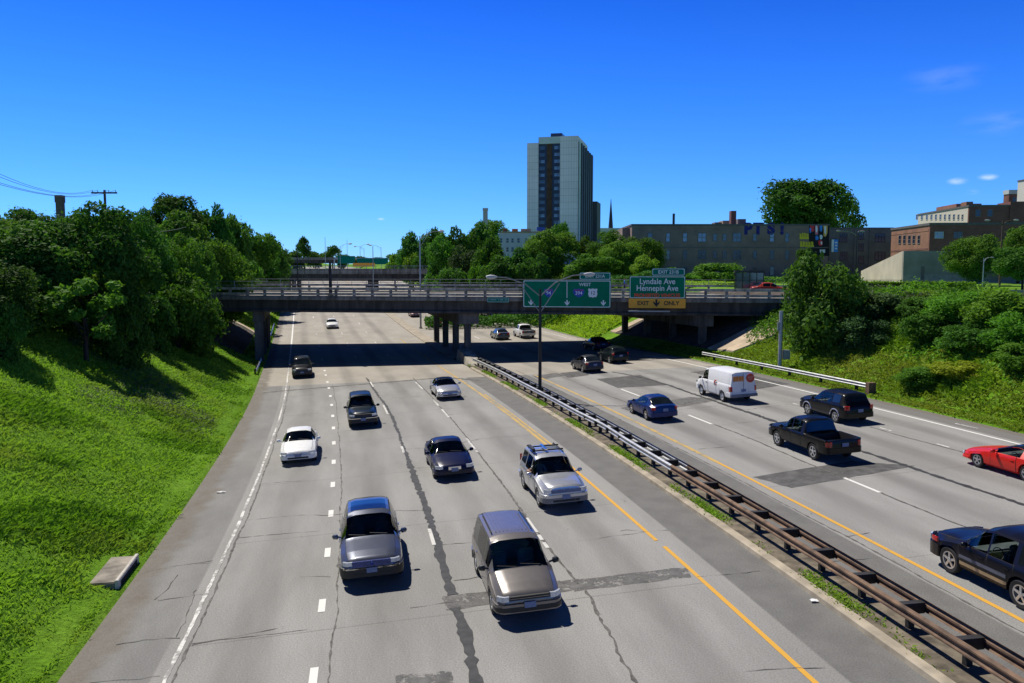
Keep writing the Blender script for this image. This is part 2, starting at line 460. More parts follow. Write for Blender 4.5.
    col = mix(nt, .75, col, sp1.outputs[0], 'MULTIPLY')
    spots = M('SUBTRACT', 1., step(noise(1.7, .6, 1, 4., .7), .27, .33))
    col = mix(nt, M('MULTIPLY', spots, .45), col, (.09, .085, .08))
    nt.links.new(col, b.inputs['Base Color'])
    bp = nd(nt, 'ShaderNodeBump', i_Strength=.35, i_Distance=.02); nt.links.new(noise(20., 1, 1, 4.), bp.inputs['Height'])
    nt.links.new(bp.outputs['Normal'], b.inputs['Normal'])
    return m
ROADM = road_material()
rs = np.concatenate([np.arange(-60, 160, 2.), np.arange(160, 700, 6.)])
tag(st_sheet('road', rs, np.linspace(T_L, 17.2, 14), 0, ROADM), kind='structure')
tag(st_sheet('road', rs, np.linspace(18.75, T_R, 14), 0, ROADM), kind='structure')

# marks painted on the road, thin sheets
def worn(name, c, base=(.17, .165, .155), wear=.5, scale=2.2):
    m = bpy.data.materials.new(name); m.use_nodes = True
    nt = m.node_tree; b = nt.nodes['Principled BSDF']; b.inputs['Roughness'].default_value = .8
    g = nt.nodes.new('ShaderNodeNewGeometry')
    n = nd(nt, 'ShaderNodeTexNoise', i_Scale=scale, i_Detail=8., i_Roughness=.75); nt.links.new(g.outputs['Position'], n.inputs['Vector'])
    n2 = nd(nt, 'ShaderNodeTexNoise', i_Scale=.35, i_Detail=2.); nt.links.new(g.outputs['Position'], n2.inputs['Vector'])
    a = nd(nt, 'ShaderNodeMath', operation='MULTIPLY_ADD'); a.inputs[1].default_value = .5
    nt.links.new(n2.outputs['Fac'], a.inputs[0]); nt.links.new(n.outputs['Fac'], a.inputs[2])
    r = ramp(nt, [(.42 + wear * .35, 1), (.47 + wear * .35 + .03, 0)])
    q = .5 + .5 * wear
    r.color_ramp.elements[0].position = max(0, q - .12); r.color_ramp.elements[1].position = q
    r.color_ramp.elements[0].color = (0, 0, 0, 1); r.color_ramp.elements[1].color = (1, 1, 1, 1)
    nt.links.new(a.outputs[0], r.inputs['Fac'])
    nt.links.new(mix(nt, r.outputs['Color'], base, c), b.inputs['Base Color'])
    return m
WHITE = worn('worn_white_paint', (.70, .69, .66), wear=.22)
WHITE_E = worn('edge_white_paint', (.66, .65, .62), base=(.26, .25, .24), wear=.62, scale=3.5)
WHITE_OLD = worn('old_white_paint', (.58, .57, .54), base=(.20, .19, .18), wear=.5)
YELLOW = worn('worn_yellow_paint', (.62, .33, .035), base=(.26, .22, .13), wear=.24)
YELLOW_OLD = worn('old_yellow_paint', (.50, .33, .09), base=(.27, .235, .165), wear=.52)
TAR = mat('tar_sealant', (.034, .034, .036), rough=.75, var=.4, scale=4)
CRACK = mat('crack_fill', (.115, .110, .103), rough=.9, var=.4, scale=5)
def mottled(name, c, hole):
    m = mat(name, c, rough=.9, var=.28, scale=2.2, bump=.3); nt = m.node_tree
    g = nt.nodes.new('ShaderNodeNewGeometry'); n = nd(nt, 'ShaderNodeTexNoise', i_Scale=2.6, i_Detail=9., i_Roughness=.82); nt.links.new(g.outputs['Position'], n.inputs['Vector'])
    rp = ramp(nt, [(hole, 0), (hole + .10, 1)]); nt.links.new(n.outputs['Fac'], rp.inputs['Fac'])
    t = nt.nodes.new('ShaderNodeBsdfTransparent'); mx = nt.nodes.new('ShaderNodeMixShader')
    nt.links.new(rp.outputs['Color'], mx.inputs[0]); nt.links.new(t.outputs[0], mx.inputs[1]); nt.links.new(nt.nodes['Principled BSDF'].outputs[0], mx.inputs[2])
    nt.links.new(mx.outputs[0], nt.nodes['Material Output'].inputs['Surface']); return m
PATCH = mottled('asphalt_patch', (.125, .122, .118), .42)
PATCH_D = mottled('asphalt_patch_dark', (.090, .088, .086), .36)
def strips(name, runs, width, m, dz=.006, n=None, jitter=0., wj=0., seed=1, kind='structure'):
    """runs: lists of (s,t) points; each becomes a ribbon on the road"""
    r = np.random.default_rng(seed); V = []; Fq = []
    for run in runs:
        run = np.array(run, float)
        seg = np.hypot(*np.diff(run, axis=0).T); L = np.concatenate([[0], np.cumsum(seg)])
        k = max(2, int(L[-1] / (.22 if jitter else 2.)) + 1)
        d = np.linspace(0, L[-1], k)
        c = np.stack([np.interp(d, L, run[:, 0]), np.interp(d, L, run[:, 1])], 1)
        tang = np.gradient(c, axis=0); tang /= np.linalg.norm(tang, axis=1)[:, None] + 1e-9
        nrm = np.stack([-tang[:, 1], tang[:, 0]], 1)
        if jitter:
            w1 = np.cumsum(r.normal(0, 1, k)); w1 -= np.linspace(w1[0], w1[-1], k)
            c += nrm * (w1 * jitter)[:, None] + nrm * (r.normal(0, jitter * .8, k))[:, None]
        ww = width * (1 + wj * r.normal(0, 1, k)).clip(.25, 2.2) / 2
        a, b = c + nrm * ww[:, None], c - nrm * ww[:, None]
        base = len(V)
        for q in range(k):
            V.append(P3(a[q, 0], a[q, 1], dz)); V.append(P3(b[q, 0], b[q, 1], dz))
        for q in range(k - 1):
            i = base + q * 2; Fq.append((i, i + 2, i + 3, i + 1))
    me = np_mesh(name, np.array(V), np.array(Fq))
    bm = bmesh.new(); bm.from_mesh(me)
    for f in bm.faces:
        if f.normal.z < 0: f.normal_flip()
    bm.to_mesh(me); bm.free()
    return tag(link(name, me, m), kind=kind)
def rect(s0, s1, t): return [(s0, t), (s1, t)]
far = [(x, x + 3.05) for x in np.arange(90, 420, 15.24)]
strips('edge_line', [rect(-5, 88, .05)], .11, WHITE_E, dz=.010, jitter=.004, wj=.18, seed=77)
strips('edge_line', [rect(88, 480, .05)], .2, WHITE, dz=.010)
strips('dotted_line', [rect(x - .46, x + .46, 3.58) for x in [road_at(px, py)[0] for px, py in
       ((314, 677), (322.5, 605.6), (327.4, 552.6), (329.6, 513.7), (332.2, 484.7), (333.3, 462), (334, 443), (333.7, 428), (332.8, 416), (331.9, 405), (330.9, 396), (330, 388), (328.6, 382), (327.4, 375), (326.5, 370.5))]], .2, WHITE, dz=.010)
strips('dashed_line', [rect(a, b, 3.58) for a, b in far], .2, WHITE_OLD, dz=.010)
d23 = [((413, 452), (407, 446)), ((391, 414), (385, 405)), ((436, 545), (430, 529)), ((374, 387), (371, 382))]
strips('dashed_line', [[(a[0], 7.22), (b[0], 7.22)] for a, b in [(road_at(*p), road_at(*q)) for p, q in d23]] + [rect(a, b, 7.32) for a, b in far], .13, WHITE_OLD, dz=.016)
d34 = [((418, 382), (424, 389)), ((434.6, 399.8), (440.4, 405.7)), ((444, 409.2), (450, 417.4)), ((467.4, 438.5), (478, 452.5)), ((527.6, 518), (538, 532.5)), ((540, 535), (544, 540)), ((545.5, 542.5), (549.5, 548))]
strips('dashed_line', [[(a[0], 10.92), (b[0], 10.92)] for a, b in [(road_at(*p), road_at(*q)) for p, q in d34]] + [rect(a, b, 10.98) for a, b in far], .13, WHITE_OLD, dz=.016)
strips('yellow_line', [rect(-5, 23.6, 14.66), rect(24.2, 37, 14.62)], .14, YELLOW, dz=.010)
strips('yellow_line', [rect(37.3, 110, 14.70)], .20, YELLOW_OLD, dz=.010)
strips('yellow_line', [rect(37, 58, 14.95)], .13, YELLOW_OLD, dz=.013)
strips('yellow_line', [rect(-20, 33, 21.2)], .15, YELLOW, dz=.010)
strips('yellow_line', [rect(33, 66, 21.2)], .22, YELLOW_OLD, dz=.010)
r1 = [((688.6, 415), (714, 424)), ((843, 478), (880.5, 492.5)), ((624, 389), (642, 396))]
strips('dashed_line', [[(a[0], 24.86), (b[0], 24.86)] for a, b in [(road_at(*p), road_at(*q)) for p, q in r1]] + [rect(-3, .2, 24.86)] + [rect(a, b, 24.86) for a, b in far], .15, WHITE, dz=.010)
r3 = [((880, 427.7), (891, 431)), ((936, 444), (950, 447.5)), ((797, 403), (812, 407))]
strips('dashed_line', [[(a[0], 32.4), (b[0], 32.4)] for a, b in [(road_at(*p), road_at(*q)) for p, q in r3]] + [rect(a, b, 32.4) for a, b in far], .13, WHITE_OLD, dz=.010)
strips('dashed_line', [rect(a, b, 28.6) for a, b in far], .13, WHITE_OLD, dz=.010)
strips('edge_line', [rect(-20, 75, 35.66)], .16, WHITE, dz=.010)
strips('edge_line', [rect(96, 480, 35.66)], .2, WHITE_OLD, dz=.010)
a = road_at(955, 423.5); b = road_at(978, 428.5)
strips('edge_line', [[a, b]], .12, WHITE_OLD, dz=.010)
# tar seams and cracks
def runs_px(*lists): return [[road_at(*p) for p in l] for l in lists]
strips('tar_seam', runs_px([(366, 378), (374, 390), (388, 411), (402, 443), (409, 461)]), .16, TAR, .014, jitter=.012, wj=.35, seed=3)
strips('tar_seam', runs_px([(408.5, 461), (417, 484), (427, 512), (437, 545), (447, 578), (453, 595)], [(455, 608), (463, 628), (476, 683), (480, 705)]), .27, TAR, .014, jitter=.010, wj=.22, seed=4)
strips('tar_seam', runs_px([(413, 378), (434, 401), (457, 428), (484, 462), (515, 504), (548, 549), (578, 584)]), .075, CRACK, .014, jitter=.006, wj=.3, seed=5)
strips('tar_seam', runs_px([(586, 590), (600, 615), (618, 645), (640, 683), (650, 700)]), .07, CRACK, .014, jitter=.02, wj=.6, seed=6)
strips('tar_seam', runs_px([(670.8, 386), (700, 396.5), (726.7, 406), (756, 415), (782, 424)]), .26, TAR, .014, jitter=.01, wj=.3, seed=7)
strips('tar_seam', runs_px([(612, 372), (640, 377), (672, 386)], [(856, 449.5), (880, 457), (911.8, 468), (947, 480), (1010, 500), (1060, 517)]), .22, TAR, .014, jitter=.008, wj=.3, seed=8)
strips('tar_seam', runs_px([(714, 424.5), (760, 442), (800, 460), (842, 477)], [(881, 493), (918, 508), (945, 519), (1010, 545)]), .07, CRACK, .014, jitter=.01, wj=.3, seed=9)
strips('tar_seam', runs_px([(870, 427), (905, 437), (950, 449), (965, 453)], [(560, 376), (610, 396), (650, 411)]), .06, CRACK, .014, jitter=.01, wj=.3, seed=10)
strips('tar_seam', [rect(-4, 72, .27)], .05, CRACK, .009, jitter=.01, wj=.5, seed=11)
strips('tar_seam', [rect(8, 70, 3.95)], .035, CRACK, .009, jitter=.012, wj=.7, seed=12)
strips('tar_seam', [rect(-20, 70, 20.6)], .05, CRACK, .009, jitter=.008, wj=.6, seed=13)
# the seam where the approach slab starts
strips('pavement_joint', runs_px([(262, 393), (300, 389.5), (366, 384), (420, 379.5), (446, 377.5)], [(452, 378), (478, 380.5)]), .35, CRACK, .012, jitter=.01, wj=.3, seed=14)
# transverse cracks
cr_runs = runs_px([(238, 521), (262, 519), (300, 515), (330, 515), (365, 510), (425, 511)], [(300, 577), (318, 576), (331, 577)], [(410, 608), (440, 604), (452, 602)],
    [(397, 450), (440, 447), (480, 439), (531, 435)], [(578, 541), (640, 533), (668, 530)],
    [(697, 577), (738, 573), (760, 571)], [(824, 562), (850, 560), (885, 557)], [(745, 671), (790, 669), (825, 668)],
    [(158, 601), (185, 597), (203, 594)], [(116, 645), (150, 640), (180, 638)], [(90, 683), (130, 680), (160, 676)], [(195, 564), (213, 563)], [(145, 572), (175, 566), (213, 561)],
    [(155, 600), (166, 590), (178, 575)], [(176, 637), (183, 626), (196, 590)],
    [(620, 531), (628, 530), (645, 532)], [(845, 537), (870, 533)], [(590, 409), (640, 405)], [(570, 465), (530, 470)])
strips('pavement_crack', cr_runs, .018, CRACK, .012, jitter=.018, wj=.7, seed=15)
rr = np.random.default_rng(5); more = []
for k in range(26):
    s0 = rr.uniform(6, 68); t0 = rr.choice([.3, 3.8, 7.5, 11.1, 21.5, 25, 28.7, 32.6]); L = rr.uniform(1.2, 3.4)
    more.append([(s0, t0), (s0 + rr.uniform(-.4, .4), t0 + L)])
strips('pavement_crack', more, .028, CRACK, .009, jitter=.02, wj=.8, seed=16)
def patch(name, corners, m, dz=.005):
    st = [road_at(*p) for p in corners]
    n = 10; V = []
    for i in range(n + 1):
        for j in range(n + 1):
            u, v = i / n, j / n
            s = (1-u)*((1-v)*st[0][0]+v*st[3][0]) + u*((1-v)*st[1][0]+v*st[2][0])
            t = (1-u)*((1-v)*st[0][1]+v*st[3][1]) + u*((1-v)*st[1][1]+v*st[2][1])
            if i in (0, n) or j in (0, n): s += rr.normal(0, .03); t += rr.normal(0, .03)
            V.append(P3(s, t, dz))
    b = MB(); b.grid(np.array(V).reshape(n + 1, n + 1, 3))
    o = b.build(name, m, fix=False)
    me = o.data; bm = bmesh.new(); bm.from_mesh(me)
    for f in bm.faces:
        if f.normal.z < 0: f.normal_flip()
    bm.to_mesh(me); bm.free()
    return tag(o, kind='structure')
patch('asphalt_patch', [(443, 597), (560, 581), (575, 591), (447, 611)], PATCH)
patch('asphalt_patch', [(560, 581), (686, 567), (692, 577), (575, 592)], PATCH)
patch('asphalt_patch', [(396, 676), (452, 671), (462, 700), (392, 706)], PATCH)
patch('asphalt_patch', [(752, 477), (852, 461), (915, 466), (792, 488)], PATCH_D)
patch('asphalt_patch', [(690, 372), (745, 366), (775, 371), (724, 380)], PATCH)
patch('asphalt_patch', [(702, 379), (745, 374), (790, 384), (740, 392)], PATCH_D)
patch('asphalt_patch', [(620, 408), (690, 397), (726, 399), (640, 414)], PATCH)
patch('asphalt_patch', [(596, 379), (640, 375), (668, 385), (618, 388)], PATCH_D)
patch('asphalt_patch', [(560, 373), (580, 371), (590, 375), (568, 378)], PATCH_D)
patch('asphalt_patch', [(532, 376), (556, 373), (566, 375.5), (540, 380)], PATCH)

# ------------------------------------------------------------------ kerbs and the median
KERB = mat('kerb_concrete', (.36, .31, .235), rough=.9, var=.25, scale=1.5, bump=.2)
DIRT = mat('median_dirt', (.15, .125, .09), rough=1, var=.45, scale=2.5, bump=.5)
CONC = mat('concrete', (.34, .315, .265), rough=.9, var=.18, scale=.8, bump=.15)
def st_prism(name, s, prof, m, parent=None, kind=None):
    """a profile of (t, dz) swept along the road"""
    s = np.asarray(s, float); b = MB(); pr = list(prof); n = len(pr)
    V = [[P3(x, t, dz) for t, dz in pr] for x in s]
    b.add([p for r_ in V for p in r_], [(i * n + k, i * n + (k + 1) % n, (i + 1) * n + (k + 1) % n, (i + 1) * n + k) for i in range(len(s) - 1) for k in range(n)]
          + [tuple(range(n)), tuple(range((len(s) - 1) * n, len(s) * n))[::-1]])
    o = b.build(name, m, parent, world=True)
    return tag(o, kind=kind) if kind else o
ks = np.arange(-30, 160, 2.)
st_prism('kerb', np.arange(-20, 76, 2.), [(17.05, -.1), (17.08, .12), (17.14, .15), (17.36, .15), (17.38, -.1)], KERB, kind='structure')
st_prism('kerb', np.arange(16, 90, 2.), [(-2.80, -.1), (-2.80, .09), (-2.62, .085), (-2.56, -.1)], mat('dirty_kerb', (.33, .28, .21), rough=1, var=.4, scale=.7, col2=(.085, .075, .05)), kind='structure')
st_prism('median', np.arange(84, 400, 3.), [(17.1, -.2), (17.15, .13), (18.7, .13), (18.8, -.2)], KERB, kind='structure')
st_prism('median', np.arange(-30, 85, 3.), [(17.36, -.2), (17.37, .115), (17.9, .13), (18.55, .11), (18.78, .015), (18.8, -.2)], DIRT, kind='structure')

GALV = mat('galvanised_steel', (.44, .45, .46), rough=.42, metal=.8, var=.2, scale=3)
RUST = mat('rusty_steel', (.185, .115, .072), rough=.85, metal=.1, var=.35, scale=2.2, bump=.15, col2=(.075, .048, .034))
DARKST = mat('weathered_dark_steel', (.020, .018, .017), rough=.7, var=.3, scale=4)
WOODP = mat('old_timber', (.17, .10, .06), rough=.9, var=.3, scale=4)
def w_beam(s, t, side, z0, m, parent, name='rail_beam', t_of=None):
    # corrugated W beam, 0.31 high; side = direction its face points in t
    prof = [(0, 0), (.07, .045), (.07, .085), (.015, .13), (.015, .18), (.07, .225), (.07, .265), (0, .31)]
    f = [(q[0] * side, q[1]) for q in prof]; bk = [((q[0] - .012) * side, q[1]) for q in prof][::-1]
    s = np.asarray(s, float); n = len(f) * 2; b = MB(); V = []
    for x in s:
        tt = t if t_of is None else t_of(x)
        V += [P3(x, tt + a, z0 + c) for a, c in f + bk]
    b.add(V, [(i * n + k, i * n + (k + 1) % n, (i + 1) * n + (k + 1) % n, (i + 1) * n + k) for i in range(len(s) - 1) for k in range(n)]
          + [tuple(range(n)), tuple(range((len(s) - 1) * n, len(s) * n))[::-1]])
    return b.build(name, m, parent, world=True)
def bent(x): return 17.82 + .16 * math.exp(-((x - 40) / 3.) ** 2) - .06 * math.exp(-((x - 57) / 4.) ** 2)
def median_rail(name, s0, s1, near_m, far_m, label):
    mid = P3((s0 + s1) / 2, 18.2)
    root = empty(name, tuple(mid), label=label, cat='guardrail', group='median guardrails')
    ss = np.arange(s0, s1 + .01, 1.905)
    w_beam(ss, 17.82, -1, .52, near_m, root, t_of=bent)
    w_beam(ss, 18.50, 1, .52, far_m, root)
    for x in ss[:-1]:
        x = x + .95
        p = P3(x, 18.16); h = float(head(x)); M = Matrix.Translation(p) @ Matrix.Rotation(h, 4, 'Z')
        b = MB(); b.box(-.08, -.07, -.3, .08, .07, .497, M); po = b.build('post', DARKST, root, world=True)
        b = MB(); b.box(-.34, -.09, .50, .34, .09, .775, M)
        bl = b.build('spacer_block', DARKST, None, world=False)
        bl.parent = po; bl.matrix_parent_inverse = PM(po).inverted()
    return root
median_rail('guardrail', -11.4, 30.52, RUST, RUST, 'rusty brown double guardrail on dark posts along the weedy median, nearest stretch')
median_rail('guardrail', 30.51, 76.26, GALV, GALV, 'shiny silver double guardrail in the median running up to the bridge pier')
# right guardrail ending in a block
def rail_right():
    a = road_at(701, 361); b_ = road_at(870, 395)
    t_of = lambda x: np.interp(x, [b_[0], a[0]], [38.35, 38.2])
    root = empty('guardrail', tuple(P3(60, 38.3)), label='silver guardrail along the right verge with a rusty square end block', cat='guardrail')
    ss = np.linspace(b_[0] + .4, a[0] + 1, 40)
    w_beam(ss, 0, -1, .42, GALV, root, t_of=t_of)
    for x in np.arange(b_[0] + 1.5, a[0] + 1, 3.81):
        p = P3(x, float(t_of(x)) + .12); M = Matrix.Translation(p) @ Matrix.Rotation(float(head(x)), 4, 'Z')
        q = MB(); q.box(-.08, -.09, -.3, .08, .09, .75, M); q.build('post', DARKST, root, world=True)
    p = P3(b_[0], float(t_of(b_[0]))); M = Matrix.Translation(p) @ Matrix.Rotation(float(head(b_[0])), 4, 'Z')
    q = MB(); q.box(-.24, -.2, -.2, .30, .2, .84, M); q.build('end_block', WOODP, root, world=True, bevel=.02)
rail_right()
def rail_left(name, s0, s1, t, label):
    root = empty(name, tuple(P3((s0 + s1) / 2, t)), label=label, cat='guardrail')
    ss = np.linspace(s0, s1, 8)
    w_beam(ss, t, 1, .42, GALV, root)
    for x in np.linspace(s0 + .4, s1 - .4, 4):
        p = P3(x, t - .12); M = Matrix.Translation(p) @ Matrix.Rotation(float(head(x)), 4, 'Z')
        q = MB(); q.box(-.08, -.09, -.3, .08, .09, .75, M); q.build('post', DARKST, root, world=True)
rail_left('guardrail', 80, 90, -2.95, 'short silver guardrail at the foot of the left bridge pier on the near side')
rail_left('guardrail', 116, 136, -2.95, 'short silver guardrail beside the road just beyond the bridge on the left')
# storm drain on the left verge
CONC_EDGE = mat('pale_kerb', (.50, .47, .42), rough=.9, var=.15)
def drain():
    c = P3(*road_at(133, 577)); s_, t_ = inv(c[0], c[1]); h = float(head(s_))
    root = empty('storm_drain', tuple(P3(s_, -2.9)), h, 'pale concrete storm drain slab sunk in the left grass verge beside the kerb', 'drain')
    b = MB(); b.box(-.72, -1.25, -.1, .06, 1.15, .34); b.build('cover_slab', mat('drain_concrete', (.27, .24, .20), rough=.95, var=.45, scale=1.6, bump=.4), root, bevel=.03)
    b = MB(); b.box(.0605, -1.27, -.1, .17, 1.17, .40); b.build('kerb_stone', CONC_EDGE, root, bevel=.015)
    b = MB(); b.box(.171, -1.0, -.05, .178, .92, .29); b.build('inlet_opening', mat('drain_hole', (.010, .010, .010), rough=1.), root)
drain()
# bits of litter
PAPER = mat('paper_litter', (.75, .75, .78), rough=.7, var=.05)
def litter(px, py, w_, h_, label, on_road=True):
    s_, t_ = road_at(px, py); p = P3(s_, t_)
    if not on_road: p[2] = zt(s_, t_)
    b = MB(); n = 5
    G = [[(p[0] + (i / (n - 1) - .5) * w_, p[1] + (j / (n - 1) - .5) * h_, p[2] + .03 + .05 * rr.random()) for j in range(n)] for i in range(n)]
    b.grid(np.array(G)); tag(b.build('litter', PAPER, fix=False, smooth=180), label, 'litter')
litter(814, 602, .2, .14, 'crumpled pale paper litter on the shoulder beside the median kerb')
litter(171, 497, .45, .35, 'white scrap of litter at the foot of the left grass slope')
litter(221, 493, .4, .1, 'flat white paper scrap lying on the left shoulder')

# ------------------------------------------------------------------ the street bridge over the motorway
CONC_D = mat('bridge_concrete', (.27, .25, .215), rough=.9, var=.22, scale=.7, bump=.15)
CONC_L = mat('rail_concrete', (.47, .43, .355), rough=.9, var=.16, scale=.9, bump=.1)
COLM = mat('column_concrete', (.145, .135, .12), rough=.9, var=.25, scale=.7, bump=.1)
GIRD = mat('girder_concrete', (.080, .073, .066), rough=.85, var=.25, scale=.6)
STEELG = mat('grey_steel', (.30, .31, .31), rough=.5, metal=.6, var=.1)
STEELD = mat('dark_steel', (.045, .046, .045), rough=.5, metal=.5, var=.2)
SIGN_ALU = mat('sign_back', (.35, .36, .37), rough=.5, metal=.5)
for m_ in (CONC_D, CONC_L, GIRD, COLM): streaks(m_, .55)
BETA = math.atan(-.16); BO = Vector((0, 83.3, 0))
eu = Vector((math.cos(BETA), math.sin(BETA), 0)); ev = Vector((-math.sin(BETA), math.cos(BETA), 0))
def face(px, py, v):                      # local (u, z) on the bridge plane v
    a, b, c = ray(px, py); d = Vector((a, b, c)); o = Vector((0, 0, CAMZ)) - BO
    k = (v - o.dot(ev)) / d.dot(ev); p = o + d * k
    return p.dot(eu), p.z
def bl(u, v, z): p = BO + eu * u + ev * v; return Vector((p.x, p.y, z))
def s_for(t, v):
    s = 88.0 + v
    for _ in range(30):
        x, y = P2(s, t); cur = (Vector((x, y, 0)) - BO).dot(ev); s += (v - cur) * .95
    return s
DECKW = 22.0
bridge = empty('road_bridge', BO, BETA, 'concrete girder street bridge with pale two beam railings crossing the motorway', 'bridge')
U0, U1 = -58.0, 62.0
b = MB(); b.box(U0, 0, 6.26, U1, DECKW, 6.58); b.box(U0, .05, 6.583, U1, 2.2, 6.72); b.box(U0, DECKW - 2.2, 6.583, U1, DECKW - .05, 6.72)
b.build('deck', CONC_D, bridge)
for v in np.linspace(.75, DECKW - .75, 8):
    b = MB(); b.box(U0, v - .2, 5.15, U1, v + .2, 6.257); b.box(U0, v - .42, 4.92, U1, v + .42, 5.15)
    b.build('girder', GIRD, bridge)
b = MB(); b.box(U0, .08, 6.80, U1, .38, 7.03); b.box(U0, .06, 7.36, U1, .40, 7.63); rail = b.build('railing', CONC_L, bridge, bevel=.012)
b = MB(); b.box(U0, DECKW - .38, 6.80, U1, DECKW - .08, 7.03); b.box(U0, DECKW - .40, 7.36, U1, DECKW - .06, 7.63); railf = b.build('railing', CONC_L, bridge)
pm = MB(); pm.box(-.13, .10, 6.71, .13, .36, 7.362); pm0 = pm.build('post', CONC_D, rail, bevel=.01)
first = True
for u in np.arange(-48, 50, 2.05):
    o = pm0 if first else pm0.copy()
    if not first: COL.objects.link(o); o.parent = rail
    o.location = (u, 0, 0); first = False
for u in np.arange(-48, 50, 4.1):
    o = pm0.copy(); COL.objects.link(o); o.parent = railf; o.location = (u, DECKW - .46, 0)
b = MB(); 
for z in (7.85, 8.28): b.tube([(U0, DECKW - .22, z), (U1, DECKW - .22, z)], .035, 6)
for u in np.arange(-46, 50, 2.05): b.tube([(u, DECKW - .22, 7.5), (u, DECKW - .22, 8.28)], .03, 6)
b.build('handrail', STEELG, bridge)
b = MB()
for z in (7.85, 8.28): b.tube([(face(200, 280, .22)[0], .22, z), (face(268, 280, .22)[0], .22, z)], .03, 6)
for u in np.arange(face(200, 280, .22)[0], face(268, 280, .22)[0] + .1, 2.05): b.tube([(u, .22, 7.5), (u, .22, 8.28)], .03, 6)
b.build('handrail', STEELG, bridge)
def pier(px, capw, label_t=None, hcap=1.15, ncol=4, cw=.66):
    u, z = face(px, 330, 1.7); p = bl(u, 1.7, 0); s0, t0 = inv(p.x, p.y)
    pts = [s_for(t0, v) for v in np.linspace(1.7, DECKW - 1.7, ncol)]
    for s in pts:
        x, y = P2(s, t0); zb = float(zt(s, t0)) - .8
        M = Matrix.Translation((x, y, 0)) @ Matrix.Rotation(float(head(s)), 4, 'Z')
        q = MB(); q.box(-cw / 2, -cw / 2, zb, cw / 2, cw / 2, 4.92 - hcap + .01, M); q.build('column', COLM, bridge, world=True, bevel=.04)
    q = MB()
    a = P2(pts[0], t0); c = P2(pts[-1], t0)
    d = Vector((c[0] - a[0], c[1] - a[1], 0)).normalized()
    A = Vector((*a, 4.915 - hcap / 2)) - d * .75; C = Vector((*c, 4.915 - hcap / 2)) + d * .75
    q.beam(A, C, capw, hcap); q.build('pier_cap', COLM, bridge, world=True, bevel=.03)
    return s0, t0
pier(259, 1.2, cw=.95); sm, tm = pier(467.5, 2.2); pier(702.5, 1.7)
# embankment paving under the two ends
def paving(t_edge, t_top, v0, v1, name, m, lift=.16):
    n = 14; G = []
    for v in np.linspace(v0, v1, n):
        row = []
        for t in np.linspace(t_edge, t_top, n):
            s = s_for(t, v); x, y = P2(s, t); row.append((x, y, float(zt(s, t)) + lift))
        G.append(row)
    G = np.array(G); low = G.copy(); low[..., 2] -= .6
    q = MB(); q.grid(G); q.grid(low)
    for e1, e2 in ((G[0], low[0]), (G[-1], low[-1]), (G[:, 0], low[:, 0]), (G[:, -1], low[:, -1])): q.grid(np.array([e1, e2]))
    q.build(name, m, bridge, world=True)
APR = mat('slope_apron', (.44, .35, .245), rough=.95, var=.25, scale=.7, bump=.2); SLOPE_SHADE = mat('slope_painted_shade', (.075, .060, .046), rough=1., var=.4, scale=1.2, bump=.4)  # slope below the deck coloured near black to stand for bridge shade
paving(-5.0, -15.5, 22.6, 25.0, 'slope_apron', APR); paving(-5.0, -15.5, -.2, 22.4, 'shaded_slope', SLOPE_SHADE, .12)
paving(40.6, 51.5, -5.2, -.6, 'slope_apron', APR); paving(40.6, 51.5, -.5, 21.4, 'shaded_slope', SLOPE_SHADE, .12); paving(40.6, 51.5, 21.5, 23.2, 'slope_apron', APR)
# concrete nose ahead of the median pier
def nose():
    c = P3(78.5, 18.1); root = empty('barrier_nose', tuple(c), label='tan sloping concrete nose in front of the median bridge pier', cat='barrier')
    q = MB(); V = []
    for s, hh in ((75.2, .12), (76.5, .3), (79.5, 1.0), (sm - .6, 1.15)):
        wdt = .75 if s > 76 else .55
        V += [P3(s, 18.05 - wdt, -.2), P3(s, 18.05 - wdt * .8, hh), P3(s, 18.05 + wdt * .8, hh), P3(s, 18.05 + wdt, -.2)]
    q.add(V, [(i * 4 + k, i * 4 + (k + 1) % 4, (i + 1) * 4 + (k + 1) % 4, (i + 1) * 4 + k) for i in range(3) for k in range(4)] + [(0, 1, 2, 3), (12, 13, 14, 15)])
    q.build('block', CONC_L, root, world=True)
nose()

